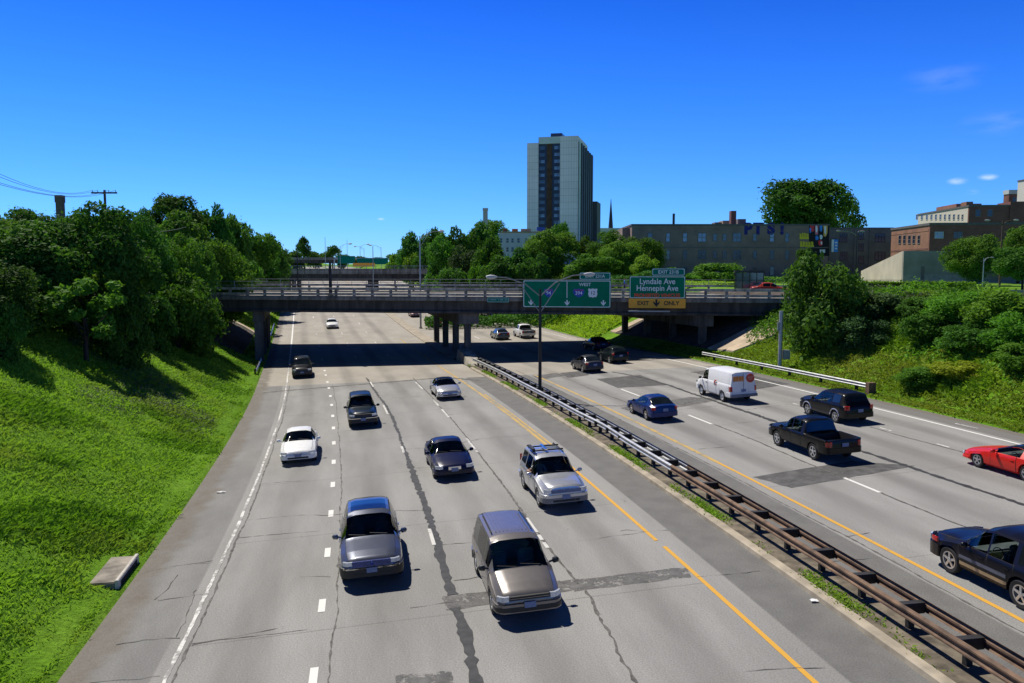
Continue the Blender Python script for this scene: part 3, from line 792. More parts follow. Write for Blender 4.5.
# ------------------------------------------------------------------ guide signs on the bridge face
GREEN = mat('sign_green', (.003, .19, .10), rough=.7, var=.08, scale=1, spec=.1)
GREEN_T = mat('sign_green_tab', (.004, .18, .13), rough=.7, var=.08, scale=1, spec=.1)
SWHITE = mat('sign_white', (.75, .82, .82), rough=.5, var=.03)
SBLUE = mat('sign_blue', (.02, .06, .42), rough=.5, var=.05)
SRED = mat('sign_red', (.50, .045, .02), rough=.5, var=.05)
SORANGE = mat('sign_amber', (.95, .42, .02), rough=.5, var=.06)
SBLACK = mat('sign_black', (.012, .012, .012), rough=.6, var=.05)
VS = -.55
def slab(parent, x0, z0, x1, z1, name, m, border=None, y=0., th=.05, rad=.12):
    q = MB(); n = 5; pts = []
    for cx_, cz_, a0 in ((x1 - rad, z1 - rad, 0), (x0 + rad, z1 - rad, 90), (x0 + rad, z0 + rad, 180), (x1 - rad, z0 + rad, 270)):
        for k in range(n): a = R(a0 + 90 * k / (n - 1)); pts.append((cx_ + rad * math.cos(a), cz_ + rad * math.sin(a)))
    N = len(pts)
    q.add([(x, y, z) for x, z in pts] + [(x, y + th, z) for x, z in pts], [tuple(range(N)), tuple(range(N, 2 * N))[::-1]] + [(k, (k + 1) % N, N + (k + 1) % N, N + k) for k in range(N)])
    o = q.build(name, m, parent)
    if border:
        q = MB(); V = []
        cxm, czm = (x0 + x1) / 2, (z0 + z1) / 2
        for off in (.05, .05 + border):
            fx = (x1 - x0 - 2 * off) / (x1 - x0); fz = (z1 - z0 - 2 * off) / (z1 - z0)
            V += [(cxm + (x - cxm) * fx, y - .008, czm + (z - czm) * fz) for x, z in pts]
        q.add(V, [(k, (k + 1) % N, N + (k + 1) % N, N + k) for k in range(N)])
        q.build('border', SWHITE, o)
    return o
def arrow(parent, x, z, s, m, y):
    q = MB(); o = [(-.12, .5), (.12, .5), (.12, 0.02), (.40, .28), (.40, .05), (0, -.45), (-.40, .05), (-.40, .28), (-.12, 0.02)]
    q.add([(x + a * s, y, z + c * s) for a, c in o] + [(x + a * s, y + .012, z + c * s) for a, c in o],
          [(0, 1, 2, 8), (2, 3, 4, 5), (2, 5, 8), (8, 5, 6, 7)] + [(k, (k + 1) % 9, 9 + (k + 1) % 9, 9 + k) for k in range(9)])
    return q.build('arrow', m, parent)
def shield(parent, x, z, w_, h_, m, y, kind):
    q = MB()
    if kind == 'interstate': o = [(-.5, .30), (-.42, .48), (-.2, .42), (0, .5), (.2, .42), (.42, .48), (.5, .30), (.5, .05), (.36, -.25), (0, -.5), (-.36, -.25), (-.5, .05)]
    else: o = [(-.5, .42), (-.40, .5), (-.2, .44), (0, .5), (.2, .44), (.40, .5), (.5, .42), (.44, .15), (.5, -.1), (.38, -.42), (.1, -.42), (0, -.5), (-.1, -.42), (-.38, -.42), (-.5, -.1), (-.44, .15)]
    n = len(o)
    q.add([(x, y, z)] + [(x + a * w_, y, z + c * h_) for a, c in o], [(0, 1 + k, 1 + (k + 1) % n) for k in range(n)])
    return q.build('route_shield', m, parent)
def sign_frame(parent, x0, x1, z0, z1):
    q = MB()
    for x in np.linspace(x0 + .6, x1 - .6, 4):
        q.box(x - .05, .05, z0, x + .05, .15, z1); q.box(x - .05, .15, 6.2, x + .05, .50, 6.3); q.box(x - .05, .15, 6.7, x + .05, .58, 6.78)
    q.build('bracket', STEELD, parent)
# sign 1: three lanes west
(x0, z1), (x1, z0) = face(523, 280, VS), face(610.7, 308, VS)
org = bl(x0, VS, 0)
sg = empty('guide_sign', org, BETA, 'wide green overhead sign reading WEST with route shields and three white down arrows', 'road sign')
W_ = x1 - x0
pn = slab(sg, 0, z0, W_, z1, 'panel', GREEN, .07)
def lx(px): return face(px, 290, VS)[0] - x0
def lz(py, px=565): return face(px, py, VS)[1]
for px in (531, 567.2, 603.5): arrow(pn, lx(px), lz(303), .62, SWHITE, -.012)
q = MB(); q.box(lx(567) - .035, -.012, lz(298), lx(567) + .035, -.002, z1 - .15); q.build('divider', SWHITE, pn)
text_mesh('WEST', .46, SWHITE, pn, (lx(585), -.012, lz(284.6)), bold=.006)
for px, txt, wd in ((548.6, '94', .92), (578.8, '394', 1.15)):
    o = shield(pn, lx(px), lz(293), wd, .92, SBLUE, -.012, 'interstate')
    q = MB(); q.box(lx(px) - wd * .42, -.019, lz(293) + .26, lx(px) + wd * .42, -.014, lz(293) + .33); q.build('band', SRED, o)
    text_mesh(txt, .50, SWHITE, o, (lx(px), -.016, lz(293) - .02), ext=.004, bold=.004)
o = shield(pn, lx(592.8), lz(293), .95, .95, SWHITE, -.012, 'us'); text_mesh('12', .5, SBLACK, o, (lx(592.8), -.016, lz(293)), ext=.004)
(tx0, tz1), (tx1, tz0) = face(579.5, 272.3, VS), face(610.7, 279.8, VS)
tb = slab(sg, tx0 - x0, z1 + .02, tx1 - x0, tz1, 'exit_tab', GREEN_T, .05)
text_mesh('EXIT 231A', .44, SWHITE, tb, ((tx0 + tx1) / 2 - x0, -.012, (z1 + tz1) / 2), bold=.004)
sign_frame(sg, 0, W_, z0, z1)
# sign 2: exit only
(x0, z1), (x1, z0) = face(629.5, 276, VS), face(685, 308.3, VS)
org = bl(x0, VS, 0)
sg = empty('guide_sign', org, BETA, 'green overhead exit sign with amber EXIT ONLY panel and red prohibited vehicles line', 'road sign')
W_ = x1 - x0
zo = face(657, 298.6, VS)[1]; zrd = face(657, 292.6, VS)[1]
pn = slab(sg, 0, zo + .005, W_, z1, 'panel', GREEN, .06)
text_mesh('PROHIBITED VEHICLES', .50, mat('sign_red_letters', (.85, .08, .02), rough=.6), pn, (W_ / 2, -.012, (zo + zrd) / 2), ext=.006, sx=.90, bold=.012)
text_mesh('Lyndale Ave', .80, SWHITE, pn, (W_ / 2, -.012, lz(281.6, 657)), sx=.9, bold=.008)
text_mesh('Hennepin Ave', .80, SWHITE, pn, (W_ / 2, -.012, lz(288.4, 657)), sx=.9, bold=.008)
ap = slab(sg, -.05, z0, W_ + .05, zo - .005, 'exit_only_panel', SORANGE, None)
text_mesh('EXIT', .56, SBLACK, ap, (W_ * .25, -.012, (z0 + zo) / 2), bold=.012); text_mesh('ONLY', .56, SBLACK, ap, (W_ * .76, -.012, (z0 + zo) / 2), bold=.012)
arrow(ap, W_ * .49, (z0 + zo) / 2, .80, SBLACK, -.012)
(tx0, tz1), (tx1, tz0) = face(652, 268.2, VS), face(685, 276, VS)
tb = slab(sg, tx0 - x0, z1 + .02, tx1 - x0, tz1, 'exit_tab', GREEN_T, .05)
text_mesh('EXIT 231B', .46, SWHITE, tb, ((tx0 + tx1) / 2 - x0, -.012, (z1 + tz1) / 2), bold=.006)
q = MB(); q.box(-.05, -.9, z0 - .35, W_ * .73, -.55, z0 - .22)
for x in (.4, W_ * .65): q.box(x - .04, -.6, z0 - .3, x + .04, .05, z0 - .24)
q.build('light_tray', STEELG, sg)
sign_frame(sg, 0, W_, z0, z1)
# small street name sign
(x0, z1), (x1, z0) = face(487, 297.2, -.06), face(509, 302.6, -.06)
sg = empty('street_sign', bl(x0, -.06, 0), BETA, 'small green street name sign on the bridge edge above the median pier', 'street sign')
pn = slab(sg, 0, z0, x1 - x0, z1, 'panel', GREEN_T, .03, rad=.06)
for a_, c_ in ((.08, .13), (.16, .42), (.50, .56), (.60, .74), (.80, .92)):
    q = MB(); W2_ = x1 - x0; zm_ = (z0 + z1) / 2; q.box(W2_ * a_, -.010, zm_ - .05, W2_ * c_, -.004, zm_ + .09); q.build('lettering', mat('sign_faded_white', (.20, .36, .33), rough=.7), pn)

# ------------------------------------------------------------------ lamp posts, poles and wires
LAMP = mat('lamp_housing', (.46, .47, .46), rough=.45, var=.05)
POLE_D = mat('dark_pole', (.030, .028, .026), rough=.6, metal=.3, var=.2)
POLE_G = mat('grey_pole', (.42, .43, .43), rough=.5, metal=.5, var=.08)
WOOD = mat('pole_wood', (.12, .075, .045), rough=.9, var=.3, scale=3)
def cobra(parent, p, d, size=1., m=LAMP):
    q = MB(); d = Vector(d).normalized(); p = Vector(p)
    q.tube([p, p + d * .25 * size, p + d * .6 * size, p + d * .95 * size], [.06 * size, .15 * size, .19 * size, .08 * size], 8)
    return q.build('lamp_head', m, parent, world=True, smooth=60)
def lamp(px, base, top, arms, m, label, group=None, r0=.11, name='street_lamp', hm=LAMP, size=1.):
    """base: world point; top z; arms: list of (dx, dy, dz)"""
    root = empty(name, tuple(base), label=label, cat='street lamp', group=group)
    q = MB(); q.tube([base - Vector((0, 0, .3)), base + Vector((0, 0, .25))], r0 * 1.7, 8); q.tube([base, Vector((base.x, base.y, (base.z + top) / 2)), Vector((base.x, base.y, top))], [r0, r0 * .85, r0 * .62], 8)
    q.build('pole', m, root, world=True, smooth=50)
    T = Vector((base.x, base.y, top))
    for dx, dy, dz in arms:
        e = T + Vector((dx, dy, dz)); q = MB()
        q.tube([T - Vector((0, 0, .5)), T + Vector((dx * .35, dy * .35, dz * .55 - .1)), T + Vector((dx * .75, dy * .75, dz * .93)), e], .05 * max(1, size * .7), 6)
        if abs(dx) > 2.5: q.tube([T - Vector((0, 0, 1.7)), T + Vector((dx * .45, dy * .45, dz * .5 - .1))], .035, 6)
        q.build('arm', STEELG if m is POLE_D else m, root, world=True)
        cobra(root, e, (dx, dy, 0), size, hm)
    return root
def px_of(p): return CX + F * p[0] / (p[1] * math.cos(PITCH) - (p[2] - CAMZ) * math.sin(PITCH))
sB = min(np.arange(35, 75, .1), key=lambda q_: abs(px_of(P3(q_, 18.16, .5)) - 540)); bB = Vector(P3(sB, 18.16))
k = bB.y / F
lamp(540, bB, at(540, 289, bB.y).z, [(43 * k, 0, 14.5 * k), (-43 * k, 0, 12.0 * k)], POLE_D, 'dark median lamp post with two long curved arms in front of the wide green sign', r0=.13, size=.85)
def post_at(px, py_top, Y, arms, m, label, group=None, base_z=None, **kw):
    p = at(px, py_top, Y); z = base_z if base_z is not None else ground_z(p.x, p.y)
    return lamp(px, Vector((p.x, p.y, z)), p.z, arms, m, label, group, **kw)
post_at(419.8, 236, 126, [(2.9, 0, .75)], POLE_G, 'tall silver lamp post rising behind the bridge with one arm to the right', r0=.15)
def brl(px, py_top, v, arms, m, label, **kw):
    u, z = face(px, py_top, v); return lamp(px, bl(u, v, 6.58), z, arms, m, label, **kw)
brl(330, 262, .9, [], POLE_D, 'plain dark pole standing at the near railing of the bridge', name='pole', r0=.2)
brl(297, 250, 21, [], POLE_D, 'thin dark pole standing at the far railing of the bridge', name='pole', r0=.09)
post_at(372.8, 246, 190, [], POLE_G, 'slim grey pole standing between the street bridge and the second bridge', base_z=2, name='pole', r0=.12)
for i, (px, py, Y, dx) in enumerate(((347, 240, 420, 0), (360, 246, 380, 3), (364, 248, 430, -4), (398, 250, 330, 4), (340, 246, 300, 3), (381, 247, 360, -4), (325, 237, 330, 0))):
    post_at(px, py, Y, [(dx, 0, .8)] if dx else [], POLE_G, 'slender grey lamp post far along the motorway among its distant gantries', 'distant lamp posts along the motorway', r0=.13, size=1.6)
post_at(857, 232, 112, [(-2.2, 0, .15), (.4, 0, .1)], POLE_D, 'dark lamp post with short arms in front of the dark brick block', r0=.11, size=.7, hm=STEELG)
post_at(1003, 221, 100, [(-1.5, .1, .1), (1.2, -.1, .1)], WOOD, 'brown wooden pole with a cross arm above the trees on the right', name='wooden_pole', r0=.13, size=.7, hm=POLE_G)
post_at(984, 258, 92, [(.7, 0, .05)], POLE_G, 'short grey lamp post in front of the round green tree on the right', r0=.06, size=.5, hm=STEELG)
# steel pole with a control box on the right verge
sP, tP = road_at(783, 371.5); sP, tP = inv(*P2(sP, 39.3)); pP = Vector((*P2(sP, 39.4), float(zt(sP, 39.4))))
root = empty('signal_pole', tuple(pP), label='grey pole with a control box behind the right guardrail', cat='pole')
zt_ = at(782.5, 311, pP.y).z
q = MB(); q.tube([pP - Vector((0, 0, .3)), Vector((pP.x, pP.y, zt_))], .16, 10); q.build('pole', POLE_G, root, world=True, smooth=50)
q = MB(); q.box(pP.x + .2, pP.y - .25, pP.z + 1.0, pP.x + .75, pP.y + .15, pP.z + 1.75); q.build('control_box', STEELG, root, world=True, bevel=.02)
q = MB(); q.box(pP.x - .28, pP.y - .12, zt_ - 1.6, pP.x + .0, pP.y + .12, zt_ - .9); q.build('sensor', STEELG, root, world=True, bevel=.03)
# delineator
sD, tD = inv(*P2(*road_at(870, 397))); pD = Vector((*P2(sD, 40.2), float(zt(sD, 40.2))))
root = empty('marker_post', tuple(pD), label='thin dark marker post with a yellow plate behind the rail end block', cat='marker post')
q = MB(); q.box(pD.x - .03, pD.y - .03, pD.z - .2, pD.x + .03, pD.y + .03, pD.z + 1.3); q.build('stake', POLE_D, root, world=True)
q = MB(); q.box(pD.x - .1, pD.y - .055, pD.z + 1.05, pD.x + .1, pD.y - .035, pD.z + 1.3); q.build('plate', mat('marker_yellow', (.6, .40, .03), var=.05), root, world=True)
# wooden utility pole with wires, left
pU = at(104.5, 190, 95); zU = ground_z(pU.x, pU.y)
root = empty('utility_pole', (pU.x, pU.y, zU), label='wooden utility pole with a cross arm above the left trees', cat='utility pole')
q = MB(); q.tube([(pU.x, pU.y, zU - .3), (pU.x, pU.y, pU.z)], [.2, .14], 8); q.build('pole', WOOD, root, world=True, smooth=50)
q = MB(); q.box(pU.x - 1.55, pU.y - .07, pU.z - .42, pU.x + 1.45, pU.y + .07, pU.z - .24); q.build('crossarm', WOOD, root, world=True)
for dx in (-1.4, -.8, .5, 1.3):
    q = MB(); q.tube([(pU.x + dx, pU.y, pU.z - .24), (pU.x + dx, pU.y, pU.z - .02)], [.05, .03], 6); q.build('insulator', LAMP, root, world=True)
WIRE = mat('wire', (.05, .06, .08), rough=.6, var=.05)
for i, (dx, py0, lab) in enumerate(((-1.4, 163, 'uppermost'), (-.8, 168, 'second'), (.5, 177.5, 'third'), (1.3, 180.5, 'lowest'))):
    e = at(-40, py0 - 9, 46); a = Vector((pU.x + dx, pU.y, pU.z)); pts = []
    for q_ in np.linspace(0, 1, 14):
        p = a.lerp(e, q_); p.z -= 4 * q_ * (1 - q_) * 1.1; pts.append(p)
    q = MB(); q.tube(pts, .017, 4); tag(q.build('power_line', WIRE), f'{lab} of the four power lines running left from the utility pole', 'wire', 'power lines on the left')
e0 = at(128, 228, 100); e1 = at(186, 227, 95); q = MB()
q.tube([e0.lerp(e1, k_) - Vector((0, 0, 4 * k_ * (1 - k_) * .5)) for k_ in np.linspace(0, 1, 8)], .03, 4)
tag(q.build('power_line', WIRE), 'grey cable strung between the left trees below the domed tree', 'wire')

# ------------------------------------------------------------------ second and third bridges further on
def far_bridge(name, pxl, pxr, Y, top, bot, label, piers, fence=True):
    a, c = at(pxl, top, Y), at(pxr, top, Y); zt_, zb_ = a.z, at(400, bot, Y).z; mid = (a + c) / 2
    root = empty(name, (mid.x, Y, 0), label=label, cat='bridge'); dk = (zt_ - zb_)
    q = MB(); q.box(a.x, Y, zb_ + dk * .45, c.x, Y + 14, zb_ + dk * .62); q.build('deck', CONC_D, root, world=True)
    q = MB(); q.box(a.x, Y + .8, zb_, c.x, Y + 1.3, zb_ + dk * .447); q.box(a.x, Y + 12.5, zb_, c.x, Y + 13, zb_ + dk * .447); q.build('girder', GIRD, root, world=True)
    q = MB(); q.box(a.x, Y + .02, zb_ + dk * .622, c.x, Y + .32, zb_ + dk * .80); q.build('parapet', CONC_D, root, world=True)
    if fence:
        q = MB(); q.box(a.x, Y + .12, zt_ - .09, c.x, Y + .22, zt_)
        q.box(a.x, Y + .14, zb_ + dk * .9, c.x, Y + .2, zb_ + dk * .9 + .06)
        for x in np.arange(a.x + 1, c.x, 2.4): q.box(x - .06, Y + .12, zb_ + dk * .79, x + .06, Y + .22, zt_ - .088)
        q.build('railing', STEELG, root, world=True)
    for px in piers:
        p = at(px, bot, Y + 5); z = ground_z(p.x, p.y)
        for dy in (2, 7, 12):
            q = MB(); q.box(p.x - .5, Y + dy - .5, z - .5, p.x + .5, Y + dy + .5, zb_); q.build('column', GIRD, root, world=True)
    return root
far_bridge('road_bridge', 240, 640, 205, 265.5, 281, 'second plain concrete bridge across the motorway behind the street bridge', (292, 372, 437))
far_bridge('road_bridge', 270, 337, 345, 256, 263, 'small far bridge with dark sides beyond the second bridge on the left', (290,), fence=False)
# far overhead signs on a gantry
gp_ = at(365, 262, 315); gz = ground_z(gp_.x, gp_.y)
root = empty('sign_gantry', (gp_.x, 315, gz), label='distant gantry carrying teal and orange direction panels over the motorway', cat='sign gantry')
q = MB(); xl, xr = at(334, 260, 315).x, at(393, 260, 315).x; zt_ = at(365, 257, 315).z
q.beam((xl, 315.4, zt_ - .6), (xr, 315.4, zt_ - .6), .4, .5)
for x in (xl, xr): q.beam((x, 315.4, gz - 1), (x, 315.4, zt_), .4, .4, Vector((0, 1, 0)))
q.build('frame', POLE_G, root, world=True)
for a_, b_, c_, d_, m_ in ((338, 355, 256, 263.5, GREEN_T), (357, 388, 258.5, 264.5, GREEN_T), (353, 375, 263, 266.5, SORANGE)):
    p0, p1 = at(a_, d_, 315), at(b_, c_, 315); q = MB(); q.box(p0.x, 314.9 - (m_ is SORANGE) * .12, p0.z, p1.x, 315.1 - (m_ is SORANGE) * .12, p1.z); q.build('panel', m_, root, world=True)

# ------------------------------------------------------------------ buildings
GLASS = mat('window_glass', (.05, .075, .13), rough=.12, var=.3, scale=.6, spec=.8)
GLASS_B = mat('bright_window_glass', (.20, .26, .42), rough=.15, var=.25, scale=.8, spec=.8)
GLASS_D = mat('dark_window_glass', (.015, .02, .04), rough=.12, var=.3, scale=.6, spec=.6)
FRAME = mat('window_frame', (.16, .15, .15), rough=.7, var=.1)
FRAME_K = mat('dark_window_frame', (.05, .05, .052), rough=.7, var=.1)
FRAME_L = mat('pale_window_frame', (.50, .50, .48), rough=.7, var=.1)
class Bld:
    def __init__(s, name, P0, ang, W, D, z0, z1, wall, label, cat='building', roofm=None, par=.5):
        s.P0, s.ang, s.W, s.D, s.z0, s.z1 = Vector((P0[0], P0[1], 0)), ang, W, D, z0, z1
        s.root = empty(name, (P0[0], P0[1], z0), ang, label, cat)
        s.eu = Vector((math.cos(ang), math.sin(ang), 0)); s.ev = Vector((-math.sin(ang), math.cos(ang), 0))
        if wall is not None: s.block('wall', 0, 0, 0, W, D, z1 - z0, wall)
        if roofm: s.block('roof', -.15, -.15, z1 - z0 + .003, W + .15, D + .15, z1 - z0 + par, roofm)
    def block(s, name, x0, y0, za, x1, y1, zb, m, parent=None):
        q = MB(); q.box(x0, y0, za, x1, y1, zb); o = q.build(name, m)
        o.parent = parent or s.root
        if parent: o.matrix_parent_inverse = PM(parent).inverted() @ PM(s.root)
        return o
    def loc(s, px, py, side=False, off=0.):     # local (x, z) on the front, or (y, z) on the left side
        a, b, c = ray(px, py); d = Vector((a, b, c)); o = Vector((0, 0, CAMZ)) - s.P0
        n, e = (s.ev, s.eu) if not side else (s.eu, s.ev)
        k = (off - o.dot(n)) / d.dot(n); p = o + d * k
        return p.dot(e), p.z - s.z0
    def win(s, x, z, w_, h_, side=False, glass=None, fr=None, mull=1, cache={}, y=0., name='window'):
        key = (round(w_, 2), round(h_, 2), side, (glass or GLASS).name, (fr or FRAME).name, mull)
        if key not in cache:
            q = MB(); t = .09
            q.box(-w_/2 - t, -.10, -h_/2 - t*1.6, w_/2 + t, .05, -h_/2); q.box(-w_/2 - t, -.06, h_/2, w_/2 + t, .05, h_/2 + t*1.3)
            q.box(-w_/2 - t, -.06, -h_/2 + .002, -w_/2, .05, h_/2 - .002); q.box(w_/2, -.06, -h_/2 + .002, w_/2 + t, .05, h_/2 - .002)
            for k in range(1, mull): x_ = -w_/2 + w_ * k / mull; q.box(x_ - .05, -.05, -h_/2 + .002, x_ + .05, .03, h_/2 - .002)
            q.box(-w_/2 + .002, -.045, -.04, w_/2 - .002, .02, .04)
            g = MB(); g.box(-w_/2 + .001, -.012, -h_/2 + .001, w_/2 - .001, .02, h_/2 - .001)
            f = q.build(name, fr or FRAME); p = g.build('pane', glass or GLASS)
            cache[key] = (f.data, p.data); bpy.data.objects.remove(f); bpy.data.objects.remove(p)
        fd, pd = cache[key]
        f = bpy.data.objects.new(name, fd); COL.objects.link(f); f.parent = s.root
        f.location = (x, y, z) if not side else (y, x, z)
        if side: f.rotation_euler = (0, 0, -math.pi / 2)
        p = bpy.data.objects.new('pane', pd); COL.objects.link(p); p.parent = f
        return f
    def winpx(s, px, py, wpx, hpx, side=False, **k):
        x0, z0 = s.loc(px - wpx / 2, py + hpx / 2, side); x1, z1 = s.loc(px + wpx / 2, py - hpx / 2, side)
        return s.win((x0 + x1) / 2, (z0 + z1) / 2, round(abs(x1 - x0), 1), round(z1 - z0, 1), side, **k)
ROOF = mat('roof_edge', (.12, .11, .105), rough=.8, var=.2)
# tower
TOW = mat('tower_concrete', (.66, .655, .63), rough=.85, var=.1, scale=.12)
def ribbed(name, c, d, per):
    m = bpy.data.materials.new(name); m.use_nodes = True; nt = m.node_tree; b = nt.nodes['Principled BSDF']; b.inputs['Roughness'].default_value = .85
    tcx = nt.nodes.new('ShaderNodeTexCoord'); sx = nt.nodes.new('ShaderNodeSeparateXYZ'); nt.links.new(tcx.outputs['Object'], sx.inputs[0])
    ad = nd(nt, 'ShaderNodeMath', operation='ADD'); nt.links.new(sx.outputs[0], ad.inputs[0]); nt.links.new(sx.outputs[1], ad.inputs[1])
    fr = nd(nt, 'ShaderNodeMath', operation='FRACT'); dv = nd(nt, 'ShaderNodeMath', operation='DIVIDE'); dv.inputs[1].default_value = per
    nt.links.new(ad.outputs[0], dv.inputs[0]); nt.links.new(dv.outputs[0], fr.inputs[0])
    r = ramp(nt, [(.0, d), (.12, c), (.88, c), (1, d)]); nt.links.new(fr.outputs[0], r.inputs['Fac'])
    no = nd(nt, 'ShaderNodeTexNoise', i_Scale=.08, i_Detail=4.); nt.links.new(tcx.outputs['Object'], no.inputs['Vector'])
    r2 = ramp(nt, [(.3, .85), (.7, 1.08)]); nt.links.new(no.outputs['Fac'], r2.inputs['Fac'])
    f2 = nd(nt, 'ShaderNodeMath', operation='FRACT'); d2 = nd(nt, 'ShaderNodeMath', operation='DIVIDE'); d2.inputs[1].default_value = 2.9
    nt.links.new(sx.outputs[2], d2.inputs[0]); nt.links.new(d2.outputs[0], f2.inputs[0])
    r3 = ramp(nt, [(.0, .72), (.06, 1.), (.94, 1.), (1, .72)]); nt.links.new(f2.outputs[0], r3.inputs['Fac'])
    c1 = mix(nt, 1., r.outputs['Color'], r2.outputs['Color'], 'MULTIPLY')
    nt.links.new(mix(nt, 1., c1, r3.outputs['Color'], 'MULTIPLY'), b.inputs['Base Color'])
    return m
TOWR = ribbed('tower_panels', (.95, .79, .79), (.74, .61, .61), 1.15)
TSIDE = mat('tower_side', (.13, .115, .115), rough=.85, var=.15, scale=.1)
TDARK = mat('tower_dark', (.022, .028, .062), rough=.35, var=.3, scale=.4)
TBRN = mat('tower_brown', (.105, .046, .024), rough=.8, var=.3, scale=.5)
c0 = Vector((28.4, 350, 0)); L_, A_ = 22.4, math.atan2(-11.5, 49)
P0 = c0 - Vector((math.cos(A_), math.sin(A_), 0)) * L_
zt0, zmid = 64.6, 67.4
tw = Bld('apartment_tower', (P0.x, P0.y), A_, L_, 50., 4., zmid, None, 'tall grey residential tower with a dark central window strip above the trees', 'tower')
H_ = zt0 - 4
xa, xb = 5.0, 14.6
tw.block('wall', 0, 0, 0, xa, 49.9, H_, TOWR)
tw.block('wall', xb, 0, 0, L_, 30, H_ + 2.4, TOWR)
tw.block('wall', xa + .003, .8, 0, xb - .003, 49.8, H_ - .5, TDARK)
tw.block('top_band', xa - .0, .25, H_ - .5 + .003, xb - .003, 30, H_ + 2.4, TOW)
xs_ = L_ - .003
for k in range(7):                      # right side: dark recesses between concrete fins
    y0 = 1.5 + k * 6.9
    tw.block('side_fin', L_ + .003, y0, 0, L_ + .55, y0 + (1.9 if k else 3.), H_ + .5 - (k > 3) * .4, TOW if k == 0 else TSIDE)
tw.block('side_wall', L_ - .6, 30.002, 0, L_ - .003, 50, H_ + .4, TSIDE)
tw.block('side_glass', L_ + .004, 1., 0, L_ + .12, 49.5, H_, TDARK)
tw.block('penthouse', 9.5, 5, H_ + 2.403, 14.5, 16, H_ + 4.6, TDARK)
tw.block('brown_strip', 8.6, .55, 0, 11.0, .797, H_ - .6, TBRN)
for k in range(20):
    z = H_ - 2.2 - k * 2.92
    for x, g in ((6.9, (GLASS_B, GLASS, GLASS_B, GLASS)[(k * 7) % 4 % 4] if rr.random() > .3 else GLASS), (12.7, GLASS_B if rr.random() > .35 else GLASS)):
        tw.win(x, z, 1.5, 1.2, glass=g, y=.78)
    tw.win(5.7, z, .6, 1.3, glass=GLASS, y=.78); tw.win(14.0, z, .6, 1.3, glass=GLASS_B if rr.random() > .5 else GLASS, y=.78)
    if k % 1 == 0: tw.block('balcony_front', 8.7, .42, z - 1.3, 10.9, .549, z - .55, TBRN)
tx = at(592.5, 202, 402)
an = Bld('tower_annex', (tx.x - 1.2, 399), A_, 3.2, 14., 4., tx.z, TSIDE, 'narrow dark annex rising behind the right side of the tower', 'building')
# low white building with a spire behind
p0, p1 = at(593, 228, 460), at(628, 228, 460)
WHITEW = mat('white_wall', (.52, .52, .52), rough=.85, var=.08, scale=.3)
lb = Bld('low_building', (p0.x, 460), 0, p1.x - p0.x, 12, 5, p0.z, WHITEW, 'low pale flat roofed building beneath the dark spire', 'building')
ps = at(611, 199, 480); z_ = at(611, 229, 480).z
root = empty('church_spire', (ps.x, 480, 5), label='thin dark pointed spire to the right of the tower', cat='spire')
q = MB(); q.tube([(ps.x, 480, z_ - 14), (ps.x, 480, z_ + 1.6), (ps.x, 480, ps.z)], [1.6, 1.35, .12], 8); q.build('spire', POLE_D, root, world=True)
q = MB(); q.box(ps.x - 2.1, 478, 5, ps.x + 2.1, 482, z_ - 14); q.build('base', TSIDE, root, world=True)
# pale three storey building
PALEW = mat('pale_wall', (.50, .51, .54), rough=.85, var=.08, scale=.3)
p0, p1 = at(499, 233, 262), at(549, 233, 262)
pb = Bld('pale_building', (p0.x, 262), 0, p1.x - p0.x, 14, 7, p0.z, PALEW, 'pale grey three storey building half hidden in trees below the tower', 'building', mat('tan_roof', (.36, .27, .18), rough=.9), .5)
for px in (501, 507.5, 512.5, 518.5, 526, 533, 540):
    for py in (240.5, 249.5): pb.winpx(px, py, 2.2, 4.4, glass=GLASS_D, fr=FRAME_L)
x0_, z0_ = pb.loc(537, 231); x1_, z1_ = pb.loc(545, 227.5)
pb.block('tarpaulin', x0_, 1, z0_ + .2, x1_, 5, z1_ + .2, mat('blue_tarp', (.03, .08, .42), rough=.5))
for a_, c_, m_ in ((503, 507, 'red_brick'), (512, 518, 'orange_cloth'), (521, 531, 'tan_roof')):
    x0_, z0_ = pb.loc(a_, 232); x1_, z1_ = pb.loc(c_, 228.5)
    pb.block('roof_box', x0_, 2, z0_ - .3, x1_, 5, z1_, mat(m_, {'red_brick': (.20, .07, .05), 'orange_cloth': (.45, .16, .04), 'tan_roof': (.36, .27, .18)}[m_], rough=.9))
# chimneys
def chimney(px0, px1, py, Y, m, label):
    a, c = at(px0, py, Y), at(px1, py, Y); w_ = c.x - a.x; z = ground_z(a.x, Y)
    root = empty('chimney', (a.x + w_ / 2, Y + w_ / 2, z), label=label, cat='chimney'); x = a.x + w_ / 2; y = Y + w_ / 2
    q = MB(); q.box(x - w_ * .5, y - w_ * .5, z - .3, x + w_ * .5, y + w_ * .5, a.z - .9); q.build('stack', m, root, world=True)
    q = MB(); q.box(x - w_ * .58, y - w_ * .58, a.z - .897, x + w_ * .58, y + w_ * .58, a.z); q.build('cap', m, root, world=True)
chimney(483, 487.6, 208, 300, mat('grey_chimney', (.42, .40, .38), rough=.9), 'tall pale grey chimney among the trees left of the tower')
chimney(55, 61, 195, 100, mat('dark_chimney', (.14, .10, .085), rough=.9), 'dark square brick chimney poking above the left trees')
